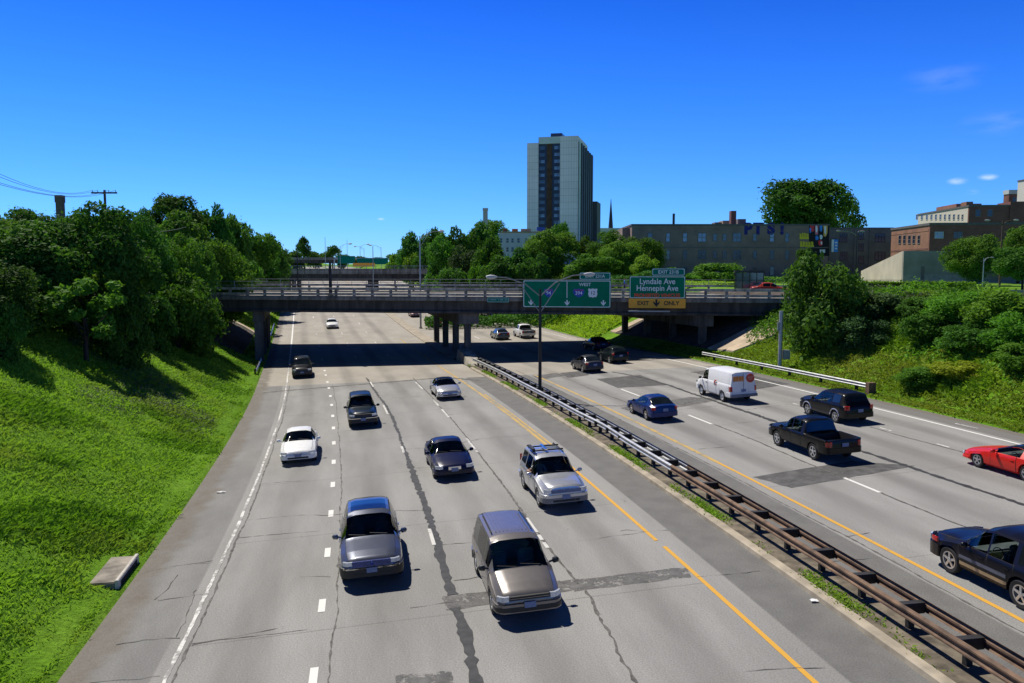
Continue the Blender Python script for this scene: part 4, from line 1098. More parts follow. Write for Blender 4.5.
# long brick apartment block
BRK = brick_mat('grey_brown_brick', (.27, .182, .148), (.315, .212, .168), (.235, .175, .15), .5, .16)
BRK2 = brick_mat('dark_grey_brick', (.165, .135, .125), (.20, .16, .145), (.165, .14, .13), .5, .16)
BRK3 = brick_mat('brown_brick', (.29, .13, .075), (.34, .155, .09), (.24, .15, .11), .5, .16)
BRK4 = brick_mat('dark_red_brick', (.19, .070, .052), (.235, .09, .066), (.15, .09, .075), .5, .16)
p0, p1 = at(632, 224, 170), at(829, 224, 170)
ab = Bld('apartment_block', (p0.x, 170), 0, p1.x - p0.x, 18, 5.5, p0.z - .35, BRK, 'long flat roofed grey brown brick apartment block with blue letters painted under its roof', 'building', ROOF, .35)
ab.block('side_wing', -1.6, 3, 0, -.003, 17.5, p0.z - 6.2, BRK)
x_, z_ = ab.loc(700, 247.5); ab.block('string_course', 0, -.06, z_ - .12, ab.W, -.003, z_ + .12, BRK2)
for px, wp, m_ in ((668, 4.4, 1), (685, 4.6, 1), (702, 9.6, 2), (715, 4., 1), (724.7, 4., 1), (737, 9.6, 2), (754.8, 4.2, 1), (772, 5., 1), (787, 4.6, 1)):
    for py, hp in ((237.5, 8.2), (254.8, 8.6), (271, 8)):
        hh = hp * (.75 if (m_ == 1 and wp < 4.3) else 1)
        ab.winpx(px, py, wp * .82, hh, mull=m_, glass=GLASS_B if (py < 240 and px in (668, 685, 702, 772)) else GLASS if rr.random() > .35 else GLASS_D)
for px, wp in ((650, 4.4),): ab.winpx(px, 237.5, wp, 8.2, glass=GLASS)
PAINTB = mat('blue_wall_paint', (.018, .020, .19), rough=.8, var=.25, scale=1.5)
for px, ch in ((748, 'P'), (758, 'T'), (771, 'S'), (782, '!')):
    x_, z_ = ab.loc(px, 229.2); text_mesh(ch, 3.1, PAINTB, ab.root, (x_, -.03, z_), name='painted_letter', ext=.012, bold=.20, sx=1.0)
def roofbox(bd, a_, c_, t_, base, y0, y1, name, m):
    x0, z0 = bd.loc(a_, base, off=y0); x1, z1 = bd.loc(c_, t_, off=y0); return bd.block(name, x0, y0, bd.z1 - bd.z0 + .36, x1, y1, z1, m)
roofbox(ab, 731, 736.4, 210.8, 224, 4, 5.6, 'chimney', BRK4); roofbox(ab, 672.8, 675, 213.5, 224, 6, 6.5, 'vent_pipe', POLE_D)
roofbox(ab, 723, 731, 220.6, 224, 7, 11, 'roof_hut', mat('tan_roof', (.36, .27, .18)))
roofbox(ab, 738, 746, 219, 224, 8, 12, 'roof_hut', BRK2); roofbox(ab, 715, 723, 222.3, 224, 8, 11, 'roof_hut', BRK2)
# painted figure and lettering on the end of the block, abstract colour fields
MUR = {k: mat('mural_' + k, c, rough=.8, var=.12, scale=1.) for k, c in (('yellow', (.78, .60, .03)), ('red', (.75, .05, .06)), ('white', (.85, .85, .85)), ('blue', (.06, .28, .75)), ('orange', (.85, .48, .10)), ('black', (.010, .010, .012)), ('pink', (.75, .22, .28)))}
def mural(shape, m, d=.02):
    pts = [ab.loc(*p) for p in shape]; q = MB(); n = len(pts)
    q.add([(x, -d - .012, z) for x, z in pts] + [(x, -.002, z) for x, z in pts], [tuple(range(n)), tuple(range(n, 2 * n))[::-1]] + [(k, (k + 1) % n, n + (k + 1) % n, n + k) for k in range(n)])
    q.build('mural', MUR[m], ab.root)
mural([(809, 224.6), (829, 224.6), (829, 256), (814, 256), (809, 250)], 'black', .012)
def blot(cx_, cy_, rx, ry, n=12, seed=0):
    r = np.random.default_rng(seed); return [(cx_ + 1.35 * rx * math.cos(2 * math.pi * k / n) * r.uniform(.75, 1.1), cy_ + 1.15 * ry * math.sin(2 * math.pi * k / n) * r.uniform(.75, 1.1)) for k in range(n)]
q4 = lambda a, b_, c, d: [(a, c), (b_, c), (b_ - .3, d), (a + .4, d)]
for sh, c, d in ((q4(810, 814.3, 225.2, 231.5), 'red', .03), (q4(809.3, 811.2, 228, 233), 'blue', .045), (q4(814.8, 818.3, 224.4, 234.5), 'pink', .04), (blot(816.4, 229, .8, 3, seed=7), 'white', .06),
                 (q4(819.4, 822.3, 224.2, 231.3), 'blue', .05), ([(822.7, 223.9), (827.5, 223.9), (827.3, 233), (825.6, 236.8), (823.4, 236), (823.6, 230)], 'orange', .055), (blot(825, 230, .7, 4, seed=9), 'white', .075),
                 (blot(816.8, 238, 1.2, 2.2, seed=4), 'blue', .06), (blot(821, 237, 1.1, 2.4, seed=5), 'white', .07), (blot(820.3, 242.8, 2., 3, seed=6), 'red', .06), (blot(821.3, 243, .7, 1.6, seed=8), 'white', .08), ([(819.6, 249.6), (825, 249.4), (825, 252.8), (820, 252.8)], 'white', .06)): mural(sh, c, d)
for row, (py, xa_, xb_) in enumerate(((235.8, 799.6, 808.8), (244, 800, 813.8))):
    n = 4 if row == 0 else 5
    for k in range(n):
        a_ = xa_ + (xb_ - xa_) * k / n; c_ = xa_ + (xb_ - xa_) * (k + .78) / n; h = rr.uniform(2.4, 3.2)
        mural([(a_, py - h), (c_, py - h * .8), (c_, py + h), (a_, py + h * .85)], 'yellow', .03)
    mural([(xa_, py + 1.6), (xb_, py + 1.2), (xb_, py + 3.2), (xa_, py + 3.4)], 'yellow', .035)
# dark brick block to the right
p0, p1 = at(829.3, 227.5, 170.4), at(893, 227.5, 170.4)
db = Bld('brick_block', (p0.x, 170.4), 0, p1.x - p0.x, 20, 6, p0.z - .3, BRK2, 'dark grey brick block with paired windows between the mural and the brown building', 'building', ROOF, .3)
for px, wp in ((843.5, 7), (880, 10)):
    for py in (238, 256): db.winpx(px, py, wp, 7.5, mull=3, glass=GLASS, fr=FRAME_K)
for py in (236, 247.5, 259.5): db.winpx(861, py, 4.6, 6.5, mull=2, glass=GLASS, fr=FRAME_K)
for px in (855, 870): x_, z_ = db.loc(px, 240); db.block('pilaster', x_ - .2, -.15, 0, x_ + .2, -.003, db.z1 - db.z0 - .01, BRK2)
sgx, sgz = db.loc(836, 246)
vs_ = empty('wall_sign', (0, 0, 0), label='blue and white upright sign on the dark brick wall beside the mural', cat='sign')
a_, c_ = at(831.3, 252, 170.1), at(838, 239.5, 170.1); q = MB(); q.box(a_.x + .45, 169.95, a_.z, c_.x, 170.3, c_.z); vs_.location = (a_.x, 170.1, a_.z); q.build('panel', MUR['blue'], vs_, world=True)
q = MB(); q.box(a_.x, 169.96, a_.z, a_.x + .44, 170.3, c_.z); q.build('edge_panel', MUR['white'], vs_, world=True)
for k in range(3):
    q = MB(); z = c_.z - .5 - k * .62; q.box(a_.x + .65, 169.92, z - .3, a_.x + 1.15, 169.945, z); q.build('glyph', MUR['white'], vs_, world=True)
# brown brick building
an_ = R(-6); z1_ = at(929, 222.8, 140).z; X_ = at(929, 250, 140).x
bb = Bld('brown_building', (X_, 140), an_, 26, 18.3, 6.5, z1_ - .4, None, 'brown brick building with a sunlit left wall behind the concrete ramp wall', 'building', ROOF, .4)
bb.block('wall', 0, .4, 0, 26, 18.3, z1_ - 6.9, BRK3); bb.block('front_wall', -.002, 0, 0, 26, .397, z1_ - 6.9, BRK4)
for px in (900, 904.5, 909.5, 914, 919): bb.winpx(px, 239.5, 2.4, 7.5, side=True, glass=GLASS_D)
x_, z_ = bb.loc(910, 232.3, True); bb.block('band', -.05, .5, z_ - .15, -.003, 18.2, z_ + .15, BRK3)
x_, z_ = bb.loc(910, 250, True); bb.block('band', -.05, .5, z_ - .15, -.003, 18.2, z_ + .15, BRK4)
bb.winpx(939, 235, 8, 5.5, glass=GLASS_B, mull=2, fr=FRAME_L); bb.winpx(958, 235, 8, 5.5, glass=GLASS_D, mull=2)
# pale upper building with the dark corner
an2 = math.atan2(-2, 28); z1_ = at(967, 205, 190).z; X_ = at(967, 250, 190).x
ub = Bld('pale_upper_building', (X_, 190), R(-6), 44, 30, 7, z1_ - .4, None, 'long pale building with a row of small windows above the brown brick roof', 'building', ROOF, .4)
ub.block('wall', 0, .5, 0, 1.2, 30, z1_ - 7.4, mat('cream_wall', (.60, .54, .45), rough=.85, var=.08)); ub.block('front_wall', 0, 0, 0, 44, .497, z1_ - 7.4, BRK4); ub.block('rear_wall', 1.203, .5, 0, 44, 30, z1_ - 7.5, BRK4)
for px in (917, 922, 927, 931.5, 936, 940.5, 945, 949.5, 954, 958.5, 962.5): ub.winpx(px, 217, 1.8, 5, side=True, glass=GLASS_D, fr=FRAME_L)
for px in (978, 990): ub.winpx(px, 213, 5, 6, glass=GLASS_D)
x0_, z0_ = ub.loc(959.5, 206, True); x1_, z1_ = ub.loc(962.5, 203, True)
ub.block('roof_stub', 0, 1.5, ub.z1 - ub.z0 + .41, 1.5, 4.5, ub.z1 - ub.z0 + 1.3, BRK3); ub.block('penthouse', 3, 14, ub.z1 - ub.z0 + .41, 9, 26, ub.z1 - ub.z0 + 1.8, BRK3)
ub.block('corner_tower', 9, -.3, 0, 15, 6, ub.z1 - ub.z0 + 1.1, BRK4)
# floors building and cream tower at the right edge
p0, p1 = at(1009, 194, 235), at(1030, 194, 235)
fb = Bld('banded_building', (p0.x, 235), 0, p1.x - p0.x, 2.5, 8, p0.z, BRK4, 'dark banded building with a white roof edge beside the cream tower', 'building', mat('white_wall', (.52, .52, .52)), 1.2)
for py in (204.5, 215):
    x_, z_ = fb.loc(1010, py); fb.block('floor_band', -.1, -.12, z_ - .3, fb.W, -.003, z_ + .3, WHITEW)
for py in (200, 210, 220): fb.winpx(1017, py, 9, 4.5, mull=3, glass=GLASS_D)
p0, p1 = at(1027, 180, 215), at(1060, 180, 215)
ct = Bld('cream_tower', (p0.x, 215), 0, p1.x - p0.x, 3.8, 8, p0.z, mat('cream_panel', (.66, .62, .52), rough=.85, var=.08, scale=.2), 'cream walled tall building cut off by the right edge', 'building', ROOF, .3)
for py in (192, 203, 214): ct.winpx(1040, py, 7, 5, glass=GLASS_D, mull=2)
# concrete ramp wall: sloping flank coloured lighter as sunlit, front darker as shaded
X_ = at(904, 250, 112).x; zc_ = at(904, 251, 112).z
rw = Bld('ramp_wall', (X_, 112), an_, 16, .5, 6.5, zc_, None, 'bare concrete retaining wall whose sunlit flank slopes down to the left', 'wall')
hw = zc_ - 6.5
RWM = mat('ramp_concrete_lit', (.56, .47, .36), rough=.9, var=.12, scale=.5); RWF = mat('ramp_concrete_shaded', (.30, .265, .225), rough=.9, var=.2, scale=.4)
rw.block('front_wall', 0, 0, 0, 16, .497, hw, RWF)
q = MB(); hl = at(862, 271, 129).z - 6.5
q.add([(0, .5, -.3), (0, 17.9, -.3), (0, 17.9, hl), (0, .5, hw), (.5, .5, -.3), (.5, 17.9, -.3), (.5, 17.9, hl), (.5, .5, hw)], [(0, 1, 2, 3), (4, 7, 6, 5), (0, 4, 5, 1), (1, 5, 6, 2), (2, 6, 7, 3), (3, 7, 4, 0)])
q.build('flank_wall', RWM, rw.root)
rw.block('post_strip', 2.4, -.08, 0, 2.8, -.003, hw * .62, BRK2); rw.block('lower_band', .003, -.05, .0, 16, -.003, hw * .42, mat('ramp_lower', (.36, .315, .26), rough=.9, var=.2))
# bus shelter on the bridge
x0_, _ = face(735.5, 290, 20.2); x1_, z1_ = face(764, 270.5, 20.2)
bs = empty('bus_shelter', bl((x0_ + x1_) / 2, 20.2, 6.72), BETA, 'glazed bus shelter with a dark roof at the far side of the bridge', 'bus shelter')
wd = x1_ - x0_; hh = z1_ - 6.72
q = MB(); q.box(-wd / 2 - .1, -.1, hh - .22, wd / 2 + .1, 1.6, hh); q.build('roof', STEELD, bs)
for x in np.linspace(-wd / 2, wd / 2, 5):
    q = MB(); q.box(x - .05, 0, 0, x + .05, .1, hh - .223); q.build('post', STEELD, bs)
for k in range(4):
    xl_, xr_ = -wd / 2 + wd * k / 4 + .06, -wd / 2 + wd * (k + 1) / 4 - .06
    q = MB(); q.box(xl_, .04, .25, xr_, .06, hh - .3); q.build('pane', mat('shelter_glass', (.10, .13, .15), rough=.08, spec=.9), bs)
q = MB(); q.box(-wd / 2, .02, hh * .55, wd / 2, .08, hh * .55 + .06); q.box(-wd / 2, 1.4, 0, -wd / 2 + .08, 1.5, hh - .223); q.box(wd / 2 - .08, 1.4, 0, wd / 2, 1.5, hh - .223); q.build('rear_frame', STEELD, bs)

# ------------------------------------------------------------------ trees and bushes
def leaf_quads(C, N, size, r, fold=.25):
    n = len(C)
    a = r.normal(size=(n, 3)); a -= (a * N).sum(1)[:, None] * N; a /= np.linalg.norm(a, axis=1)[:, None] + 1e-9
    b = np.cross(N, a); l = (size * r.uniform(.65, 1.35, n))[:, None]; wd = l * r.uniform(.42, .62, n)[:, None]
    V = np.stack([C - a * l, C + b * wd - N * l * fold * r.uniform(-.5, 1, n)[:, None], C + a * l, C - b * wd - N * l * fold * r.uniform(-.5, 1, n)[:, None]], 1)
    return V.reshape(-1, 3), np.arange(4 * n).reshape(n, 4)
def crown_mesh(name, nb, nl, leaf, seed, spread=.72, rb=(.26, .46), up=.15):
    r = np.random.default_rng(seed); Cs = []; Ns = []
    for k in range(nb):
        d = r.normal(size=3); d /= np.linalg.norm(d); rad = r.uniform(*rb); c = d * r.uniform(.30, 1) ** .4 * (1.12 - rad) * r.uniform(.9, 1.1); c[2] = c[2] * .95 + up * .2
        m = int(nl / nb * (rad / np.mean(rb)) ** 2); q = r.normal(size=(m, 3)); q[:, 2] += .35; q /= np.linalg.norm(q, axis=1)[:, None]
        lump = 1 + .22 * np.sin(q[:, 0] * 7 + k) * np.sin(q[:, 1] * 6 + k * 2) * np.sin(q[:, 2] * 8)
        rr_ = rad * (1 - .55 * r.random(m) ** 2.2) * lump
        rr_ = rr_ * (1 + .34 * (r.random(m) < .12) * r.random(m))
        p = c + q * rr_[:, None] * np.array([1, 1, .82]); Cs.append(p)
        nn = q * .6 + r.normal(size=(m, 3)) * .55 + np.array([0, 0, .25]); Ns.append(nn / np.linalg.norm(nn, axis=1)[:, None])
    C = np.concatenate(Cs); N = np.concatenate(Ns)
    V, Fq = leaf_quads(C, N, leaf * r.uniform(.6, 1.3, len(C)), r)
    me = np_mesh(name, V, Fq); me.materials.append(LEAF['mid'])
    return me
CROWNS = {
    'big': [crown_mesh('crown_big', 46, 24000, .034, 21 + k, rb=(.17, .36)) for k in range(3)],
    'fine': [crown_mesh('crown_fine', 28, 10500, .050, 31 + k, rb=(.2, .40)) for k in range(3)],
    'far': [crown_mesh('crown_far', 16, 3600, .080, 41 + k) for k in range(3)],
    'young': [crown_mesh('crown_young', 26, 2600, .085, 51, rb=(.16, .28), spread=1.)],
    'bush': [crown_mesh('crown_bush', 26, 9000, .05, 61 + k, rb=(.22, .42)) for k in range(2)],
    'open': [crown_mesh('crown_open', 24, 5200, .05, 71 + k, rb=(.16, .32)) for k in range(2)],
}
BARK = mat('bark', (.045, .035, .026), rough=1, var=.35, scale=4, bump=.4)
_ct = [0]
def put_crown(root, c, rad, kind, m, name='crown', rz=None):
    me = CROWNS[kind][_ct[0] % len(CROWNS[kind])]; _ct[0] += 1
    o = bpy.data.objects.new(name, me); COL.objects.link(o); o.parent = root
    o.location = c; o.scale = rad; o.rotation_euler = (0, 0, rr.uniform(0, 6.28) if rz is None else rz)
    o.material_slots[0].link = 'OBJECT'; o.material_slots[0].material = LEAF[m]
    return o
def tree(label, pxl, pxr, pyt, Y, kind='fine', m='mid', low=.18, group=None, name='tree', base=None, cat='tree'):
    a, c = at(pxl, pyt, Y), at(pxr, pyt, Y); x = (a.x + c.x) / 2; wd = (c.x - a.x) / 2
    z = ground_z(x, Y) if base is None else base
    h = max(1.2, a.z - z)
    root = empty(name, (x, Y, z), label=label, cat=cat, group=group)
    zb = h * low; rzv = (h - zb) / 2
    rr2 = np.random.default_rng(int(pxl * 13 + pyt * 7 + Y))
    q = MB(); r0 = max(.05, min(.4, h * .024))
    th = max(zb, h * .1) + rzv * .7
    lean = rr2.uniform(-.04, .04) * h
    q.tube([(0, 0, -.3), (lean * .3, 0, th * .35), (lean * .7, .05 * h * rr2.uniform(-1, 1), th * .7), (lean, 0, th)], [r0 * 1.35, r0, r0 * .8, r0 * .4], 7)
    for k in range(5):
        q_ = k * 1.26 + rr2.uniform(0, .8); l = wd * rr2.uniform(.45, .7); z0 = th * rr2.uniform(.4, .75)
        q.tube([(lean * .5, 0, z0), (math.cos(q_) * l * .5, math.sin(q_) * l * .5, z0 + rzv * .4), (math.cos(q_) * l, math.sin(q_) * l, z0 + rzv * .75)], [r0 * .5, r0 * .32, r0 * .12], 5)
    q.build('trunk', BARK, root, smooth=60)
    put_crown(root, (lean * .5, 0, zb + rzv * .97), (wd * 1.10, max(wd * .95, min(wd, 4)), rzv * 1.06), kind, m)
    return root
def bush(label, pxl, pxr, pyt, Y, m='mid', group=None, base=None, depth=1., kind='bush', sink=.25):
    a, c = at(pxl, pyt, Y), at(pxr, pyt, Y); x = (a.x + c.x) / 2; wd = (c.x - a.x) / 2
    z = ground_z(x, Y) if base is None else base; h = max(.5, a.z - z)
    root = empty('bush', (x, Y, z), label=label, cat='bush', group=group)
    q = MB()
    for k in range(5):
        q_ = k * 1.3; q.tube([(0, 0, -.2), (math.cos(q_) * wd * .3, math.sin(q_) * wd * .3, h * .4), (math.cos(q_) * wd * .55, math.sin(q_) * wd * .55, h * .7)], [.05, .04, .015], 5)
    q.build('stem', BARK, root)
    put_crown(root, (0, 0, h * (.5 - sink / 2)), (wd * 1.1, wd * 1.1 * depth, h * (.5 + sink / 2) * 1.04), kind, m)
    return root
GL = 'trees massed on the left bank'; GM = 'trees behind the bridge below the tower'; GR_ = 'trees on the right above the bank'
T = tree
# left bank, near to far
T('young broad leaved tree with a slim trunk on the left grass slope', 44, 120, 272, 52, 'young', 'mid', .22, GL)
T('dark dense tree at the left picture edge whose crown reaches down to the grass', -60, 34, 262, 44, 'big', 'dark', .02, GL)
T('large dark tree crown at the far left under the power lines', -70, 62, 218, 54, 'big', 'dark', .05, GL)
T('biggest dark tree of the left bank standing behind the young tree', 28, 148, 207, 58, 'big', 'dark', .04, GL)
T('tall mid green tree just left of the utility pole', 55, 126, 209, 70, 'big', 'mid', .1, GL)
T('leafy tree between the dark chimney and the left picture edge', -10, 72, 206, 74, 'big', 'dark', .1, GL)
T('broad tree right of the utility pole with a shaded lower crown', 108, 175, 216, 74, 'big', 'dark', .08, GL)
T('rounded light green tree below the domed tree on the left', 140, 214, 232, 80, 'big', 'mid', .05, GL)
T('light green spreading tree above the left end of the bridge', 178, 248, 236, 92, 'big', 'mid', .06, GL)
bush('light leafy bush hiding the left end of the bridge railing', 138, 214, 270, 72, 'mid', GL)
T('domed dark tree standing highest behind the left bank', 143, 202, 194, 128, 'fine', 'dark', .35, GL)
T('dark tree right of the domed tree on the left skyline', 186, 230, 205, 132, 'fine', 'dark', .2, GL)
T('small dark crown left of the domed tree on the skyline', 128, 160, 211, 120, 'fine', 'dark', .2, GL)
T('tall tree where the left skyline starts dropping to the motorway', 216, 258, 214, 140, 'fine', 'dark', .1, GL)
T('mid green tree low on the left skyline just above the second bridge', 232, 276, 228, 146, 'fine', 'mid', .08, GL)
T('last dark tree of the left skyline before the far bridge', 250, 290, 237, 168, 'fine', 'dark', .05, GL)
T('low light green tree behind the bridge handrail on the left', 200, 262, 256, 122, 'fine', 'mid', .05, GL)
T('wide green tree between the two bridges on the left bank', 232, 284, 248, 160, 'fine', 'mid', .03, GL)
T('slim tall tree standing alone over the far bridge', 297, 311, 236, 380, 'far', 'dark', .3, GL)
T('small round tree right of the slim one over the far bridge', 324, 341, 244, 380, 'far', 'dark', .25, GL)
for i, (a, b_, t_, Y) in enumerate(((268, 292, 246, 300), (284, 306, 250, 360), (303, 328, 250, 400), (334, 352, 252, 460), (348, 372, 256, 520), (366, 392, 257, 560), (384, 402, 253, 500))):
    T('small far off tree on the horizon where the motorway disappears', a, b_, t_, Y, 'far', 'dark', .05, 'far trees on the horizon')
# behind the bridge
T('dark tree highest on the bank right of the far gantry', 392, 428, 234, 250, 'fine', 'dark', .05, GM)
T('dark crowned tree beside the tall silver lamp post', 410, 452, 228, 215, 'fine', 'dark', .05, GM)
T('mid green tree right of the tall silver lamp post', 438, 482, 228, 200, 'fine', 'dark', .05, GM)
T('dark tree directly in front of the pale chimney', 462, 503, 224, 205, 'fine', 'dark', .05, GM)
T('tree on the hill behind the pale chimney', 470, 512, 219, 340, 'fine', 'mid', .1, GM)
T('grey green rounded tree low in front of the pale building', 444, 492, 246, 165, 'fine', 'blue', .03, GM)
T('pale yellow green small tree beside the motorway bank under the dark trees', 384, 405, 253, 262, 'far', 'light', .02, GM)
T('yellowish small tree at the foot of the silver lamp post', 402, 424, 250, 225, 'far', 'light', .02, GM)
T('light green shrub like tree behind the bridge railing left of the wide sign', 466, 486, 259, 150, 'far', 'light', .02, GM)
T('green tree left of the tower foot covering the pale building base', 498, 545, 250, 150, 'fine', 'dark', .03, GM)
T('large rounded tree right at the foot of the tower above the wide sign', 522, 582, 229, 155, 'big', 'mid', .03, GM)
T('dark tree at the right corner of the tower foot', 566, 604, 236, 165, 'fine', 'dark', .03, GM)
T('tree below the low pale building and spire', 588, 636, 231, 160, 'big', 'mid', .03, GM)
T('tree covering the left corner of the brick apartment block', 616, 664, 236, 150, 'big', 'mid', .03, GM)
T('tree directly above the small exit tab of the wide sign', 566, 622, 254, 138, 'fine', 'mid', .02, GM)
T('light green tree behind the top of the exit only sign', 628, 660, 256, 134, 'fine', 'light', .02, GM)
T('small tree behind the tower foot showing above the pale building', 546, 572, 220, 300, 'far', 'mid', .1, GM)
bush('low round bush behind the bridge right of the exit only sign', 690, 740, 262, 128, 'mid', GM)
bush('pale green low bush between the exit only sign and the round bush', 676, 706, 275, 126, 'light', GM)
bush('low dark bush on the bank above the far left end of the sign row', 430, 470, 266, 150, 'dark', GM)
bush('low olive bush behind the railing above the pier', 486, 530, 266, 148, 'mid', GM)
# right side
T('great elm rising behind the brick apartment block', 763, 848, 176, 205, 'bush', 'dark', .36, GR_)
_e = T('lower dark crown of a tree filling the gap under the great elm', 776, 838, 186, 208, 'bush', 'dark', .2, GR_)
T('smaller dark side crown of the elm reaching over the dark block', 824, 866, 186, 212, 'open', 'dark', .25, GR_)
bush('big dark rounded bush at the right end of the bridge', 781, 868, 253, 66, 'dark', GR_, depth=.9)
T('small tree top in front of the mural above the big bush', 797, 819, 247, 88, 'fine', 'mid', .05, GR_)
T('round green tree in front of the brown brick building', 948, 1000, 234, 98, 'big', 'mid', .06, GR_)
T('light green tree behind the round one at the right edge', 998, 1044, 227, 108, 'big', 'mid', .05, GR_)
T('dark tree below the wooden pole at the right edge', 1000, 1050, 246, 82, 'fine', 'dark', .1, GR_)
# clipped hedge along the street on the right
def hedge():
    q0, q1 = at(862, 283, 80), at(972, 283, 74); n = 9000; r = np.random.default_rng(9)
    u = r.random(n); v = r.random(n); w_ = r.random(n)
    x = q0.x + (q1.x - q0.x) * u; y = q0.y + (q1.y - q0.y) * u
    fc = r.integers(0, 3, n); yo = np.where(fc == 0, -.6, np.where(fc == 1, v * 1.4 - .7, .6)) + r.normal(0, .07, n)
    zb = 6.9; H = q0.z - zb; zz = zb + np.where(fc == 1, H, w_ * H) + r.normal(0, .09, n)
    N = np.stack([r.normal(0, .5, n), np.where(fc == 0, -1, 0) + r.normal(0, .5, n), np.where(fc == 1, 1, .3) + r.normal(0, .4, n)], 1); N /= np.linalg.norm(N, axis=1)[:, None]
    V, Fq = leaf_quads(np.stack([x, y + yo, zz], 1), N, .13, r)
    tag(link('hedge', np_mesh('hedge', V, Fq), LEAF['light']), 'long clipped green hedge in front of the concrete ramp wall', 'hedge')
hedge()
# shrubs on the right bank
GB = 'shrubs growing on the right bank'
for lab, a, b_, t_, Y, m in (
    ('grey green twiggy shrub right of the big dark bush', 846, 908, 291, 66, 'blue'),
    ('dull olive shrub low on the right bank above the guardrail', 838, 890, 316, 62, 'blue'),
    ('dark shrub in the middle of the right bank top', 896, 944, 296, 62, 'dark'),
    ('light green spreading shrub on the bank below the street lamp', 930, 990, 292, 58, 'light'),
    ('bright green shrub at the right edge of the bank top', 968, 1036, 288, 54, 'light'),
    ('light green shrub low at the right picture edge', 988, 1050, 312, 50, 'light'),
    ('mid green shrub between the grey shrub and the light green one', 905, 952, 312, 57, 'mid'),
    ('dark shrub below the light green shrubs on the right bank', 944, 1000, 322, 53, 'dark'),
    ('pale green shrub at the right picture edge above the grass', 994, 1050, 342, 47, 'light'),
    ('yellow flowering low shrub in the middle of the right bank', 930, 984, 361, 50, 'yellow'),
    ('small mid green shrub below the hedge on the right bank', 872, 912, 302, 66, 'mid'),
    ('mid green shrub at the right bank foot behind the marker post', 900, 950, 366, 51, 'mid')):
    bush(lab, a, b_, t_, Y, m, GB)
# understorey below the left tree mass
for lab, a, b_, t_, Y, m in (
    ('dark understorey bush at the left edge below the trees', -30, 26, 292, 43, 'dark'),
    ('dark bush behind the young tree on the left slope', 96, 150, 286, 56, 'dark'),
    ('dark shaded bush between the young tree and the bridge', 130, 176, 292, 66, 'dark'),
    ('leafy bush below the bridge end on the left slope', 160, 204, 296, 78, 'dark')):
    bush(lab, a, b_, t_, Y, m, GL)

for lab, a, b_, t_, Y, m in (
    ('wide shaded bush filling the slope top at the left edge', -50, 60, 268, 50, 'dark'),
    ('leafy thicket bush under the biggest dark tree', 50, 120, 262, 62, 'mid'),
    ('shaded bush just left of the leafy bush at the bridge end', 104, 168, 268, 72, 'dark'),
    ('tall bush rising between the utility pole and the light green trees', 120, 196, 250, 84, 'mid'),
    ('light bush above the wing of the bridge on the left', 190, 246, 262, 108, 'mid')):
    bush(lab, a, b_, t_, Y, m, GL)
T('tree filling the skyline gap right of the chimney on the left', 62, 112, 214, 86, 'big', 'mid', .05, GL)
T('tree below the domed tree reaching down to the bridge', 150, 216, 214, 110, 'fine', 'mid', .05, GL)
T('tree at the far left edge above the power line trees', -40, 30, 214, 66, 'big', 'mid', .05, GL)
T('leafy tree between the silver lamp post and the chimney hill', 420, 466, 236, 178, 'fine', 'mid', .03, GM)
T('tree in front of the pale building left corner', 470, 512, 240, 158, 'fine', 'mid', .03, GM)
T('rounded tree between the tower foot and the apartment block', 598, 646, 240, 145, 'big', 'mid', .03, GM)
T('small dark tree behind the wide sign left part', 512, 556, 254, 140, 'fine', 'dark', .02, GM)
T('low tree at the left of the wide sign behind the railing', 478, 524, 258, 140, 'fine', 'mid', .02, GM)
def band(name, px0, px1, Y, h, n, m, seed):
    r = np.random.default_rng(seed); px = r.uniform(px0, px1, n); y = Y + r.uniform(-4, 4, n); x = (px - CX) / F * y
    gz_ = np.array([ground_z(a, b) for a, b in zip(np.linspace((px0 - CX) / F * Y, (px1 - CX) / F * Y, 24), np.full(24, Y))])
    z0 = np.interp(px, np.linspace(px0, px1, 24), gz_); top = h * (.55 + .45 * np.abs(np.sin(px * .11) * np.sin(px * .043 + 1)))
    C = np.stack([x, y, z0 + top * r.random(n) ** .6], 1); N = r.normal(size=C.shape) * .6 + np.array([0, -.3, .6]); N /= np.linalg.norm(N, axis=1)[:, None]
    V, Fq = leaf_quads(C, N, .26, r); tag(link(name, np_mesh(name, V, Fq), LEAF[m]), kind='stuff')
band('undergrowth', 425, 690, 128, 2.6, 9000, 'dark', 201); band('undergrowth', 660, 800, 128, 1.3, 4000, 'mid', 202); band('undergrowth', 430, 640, 150, 4, 7000, 'mid', 203)

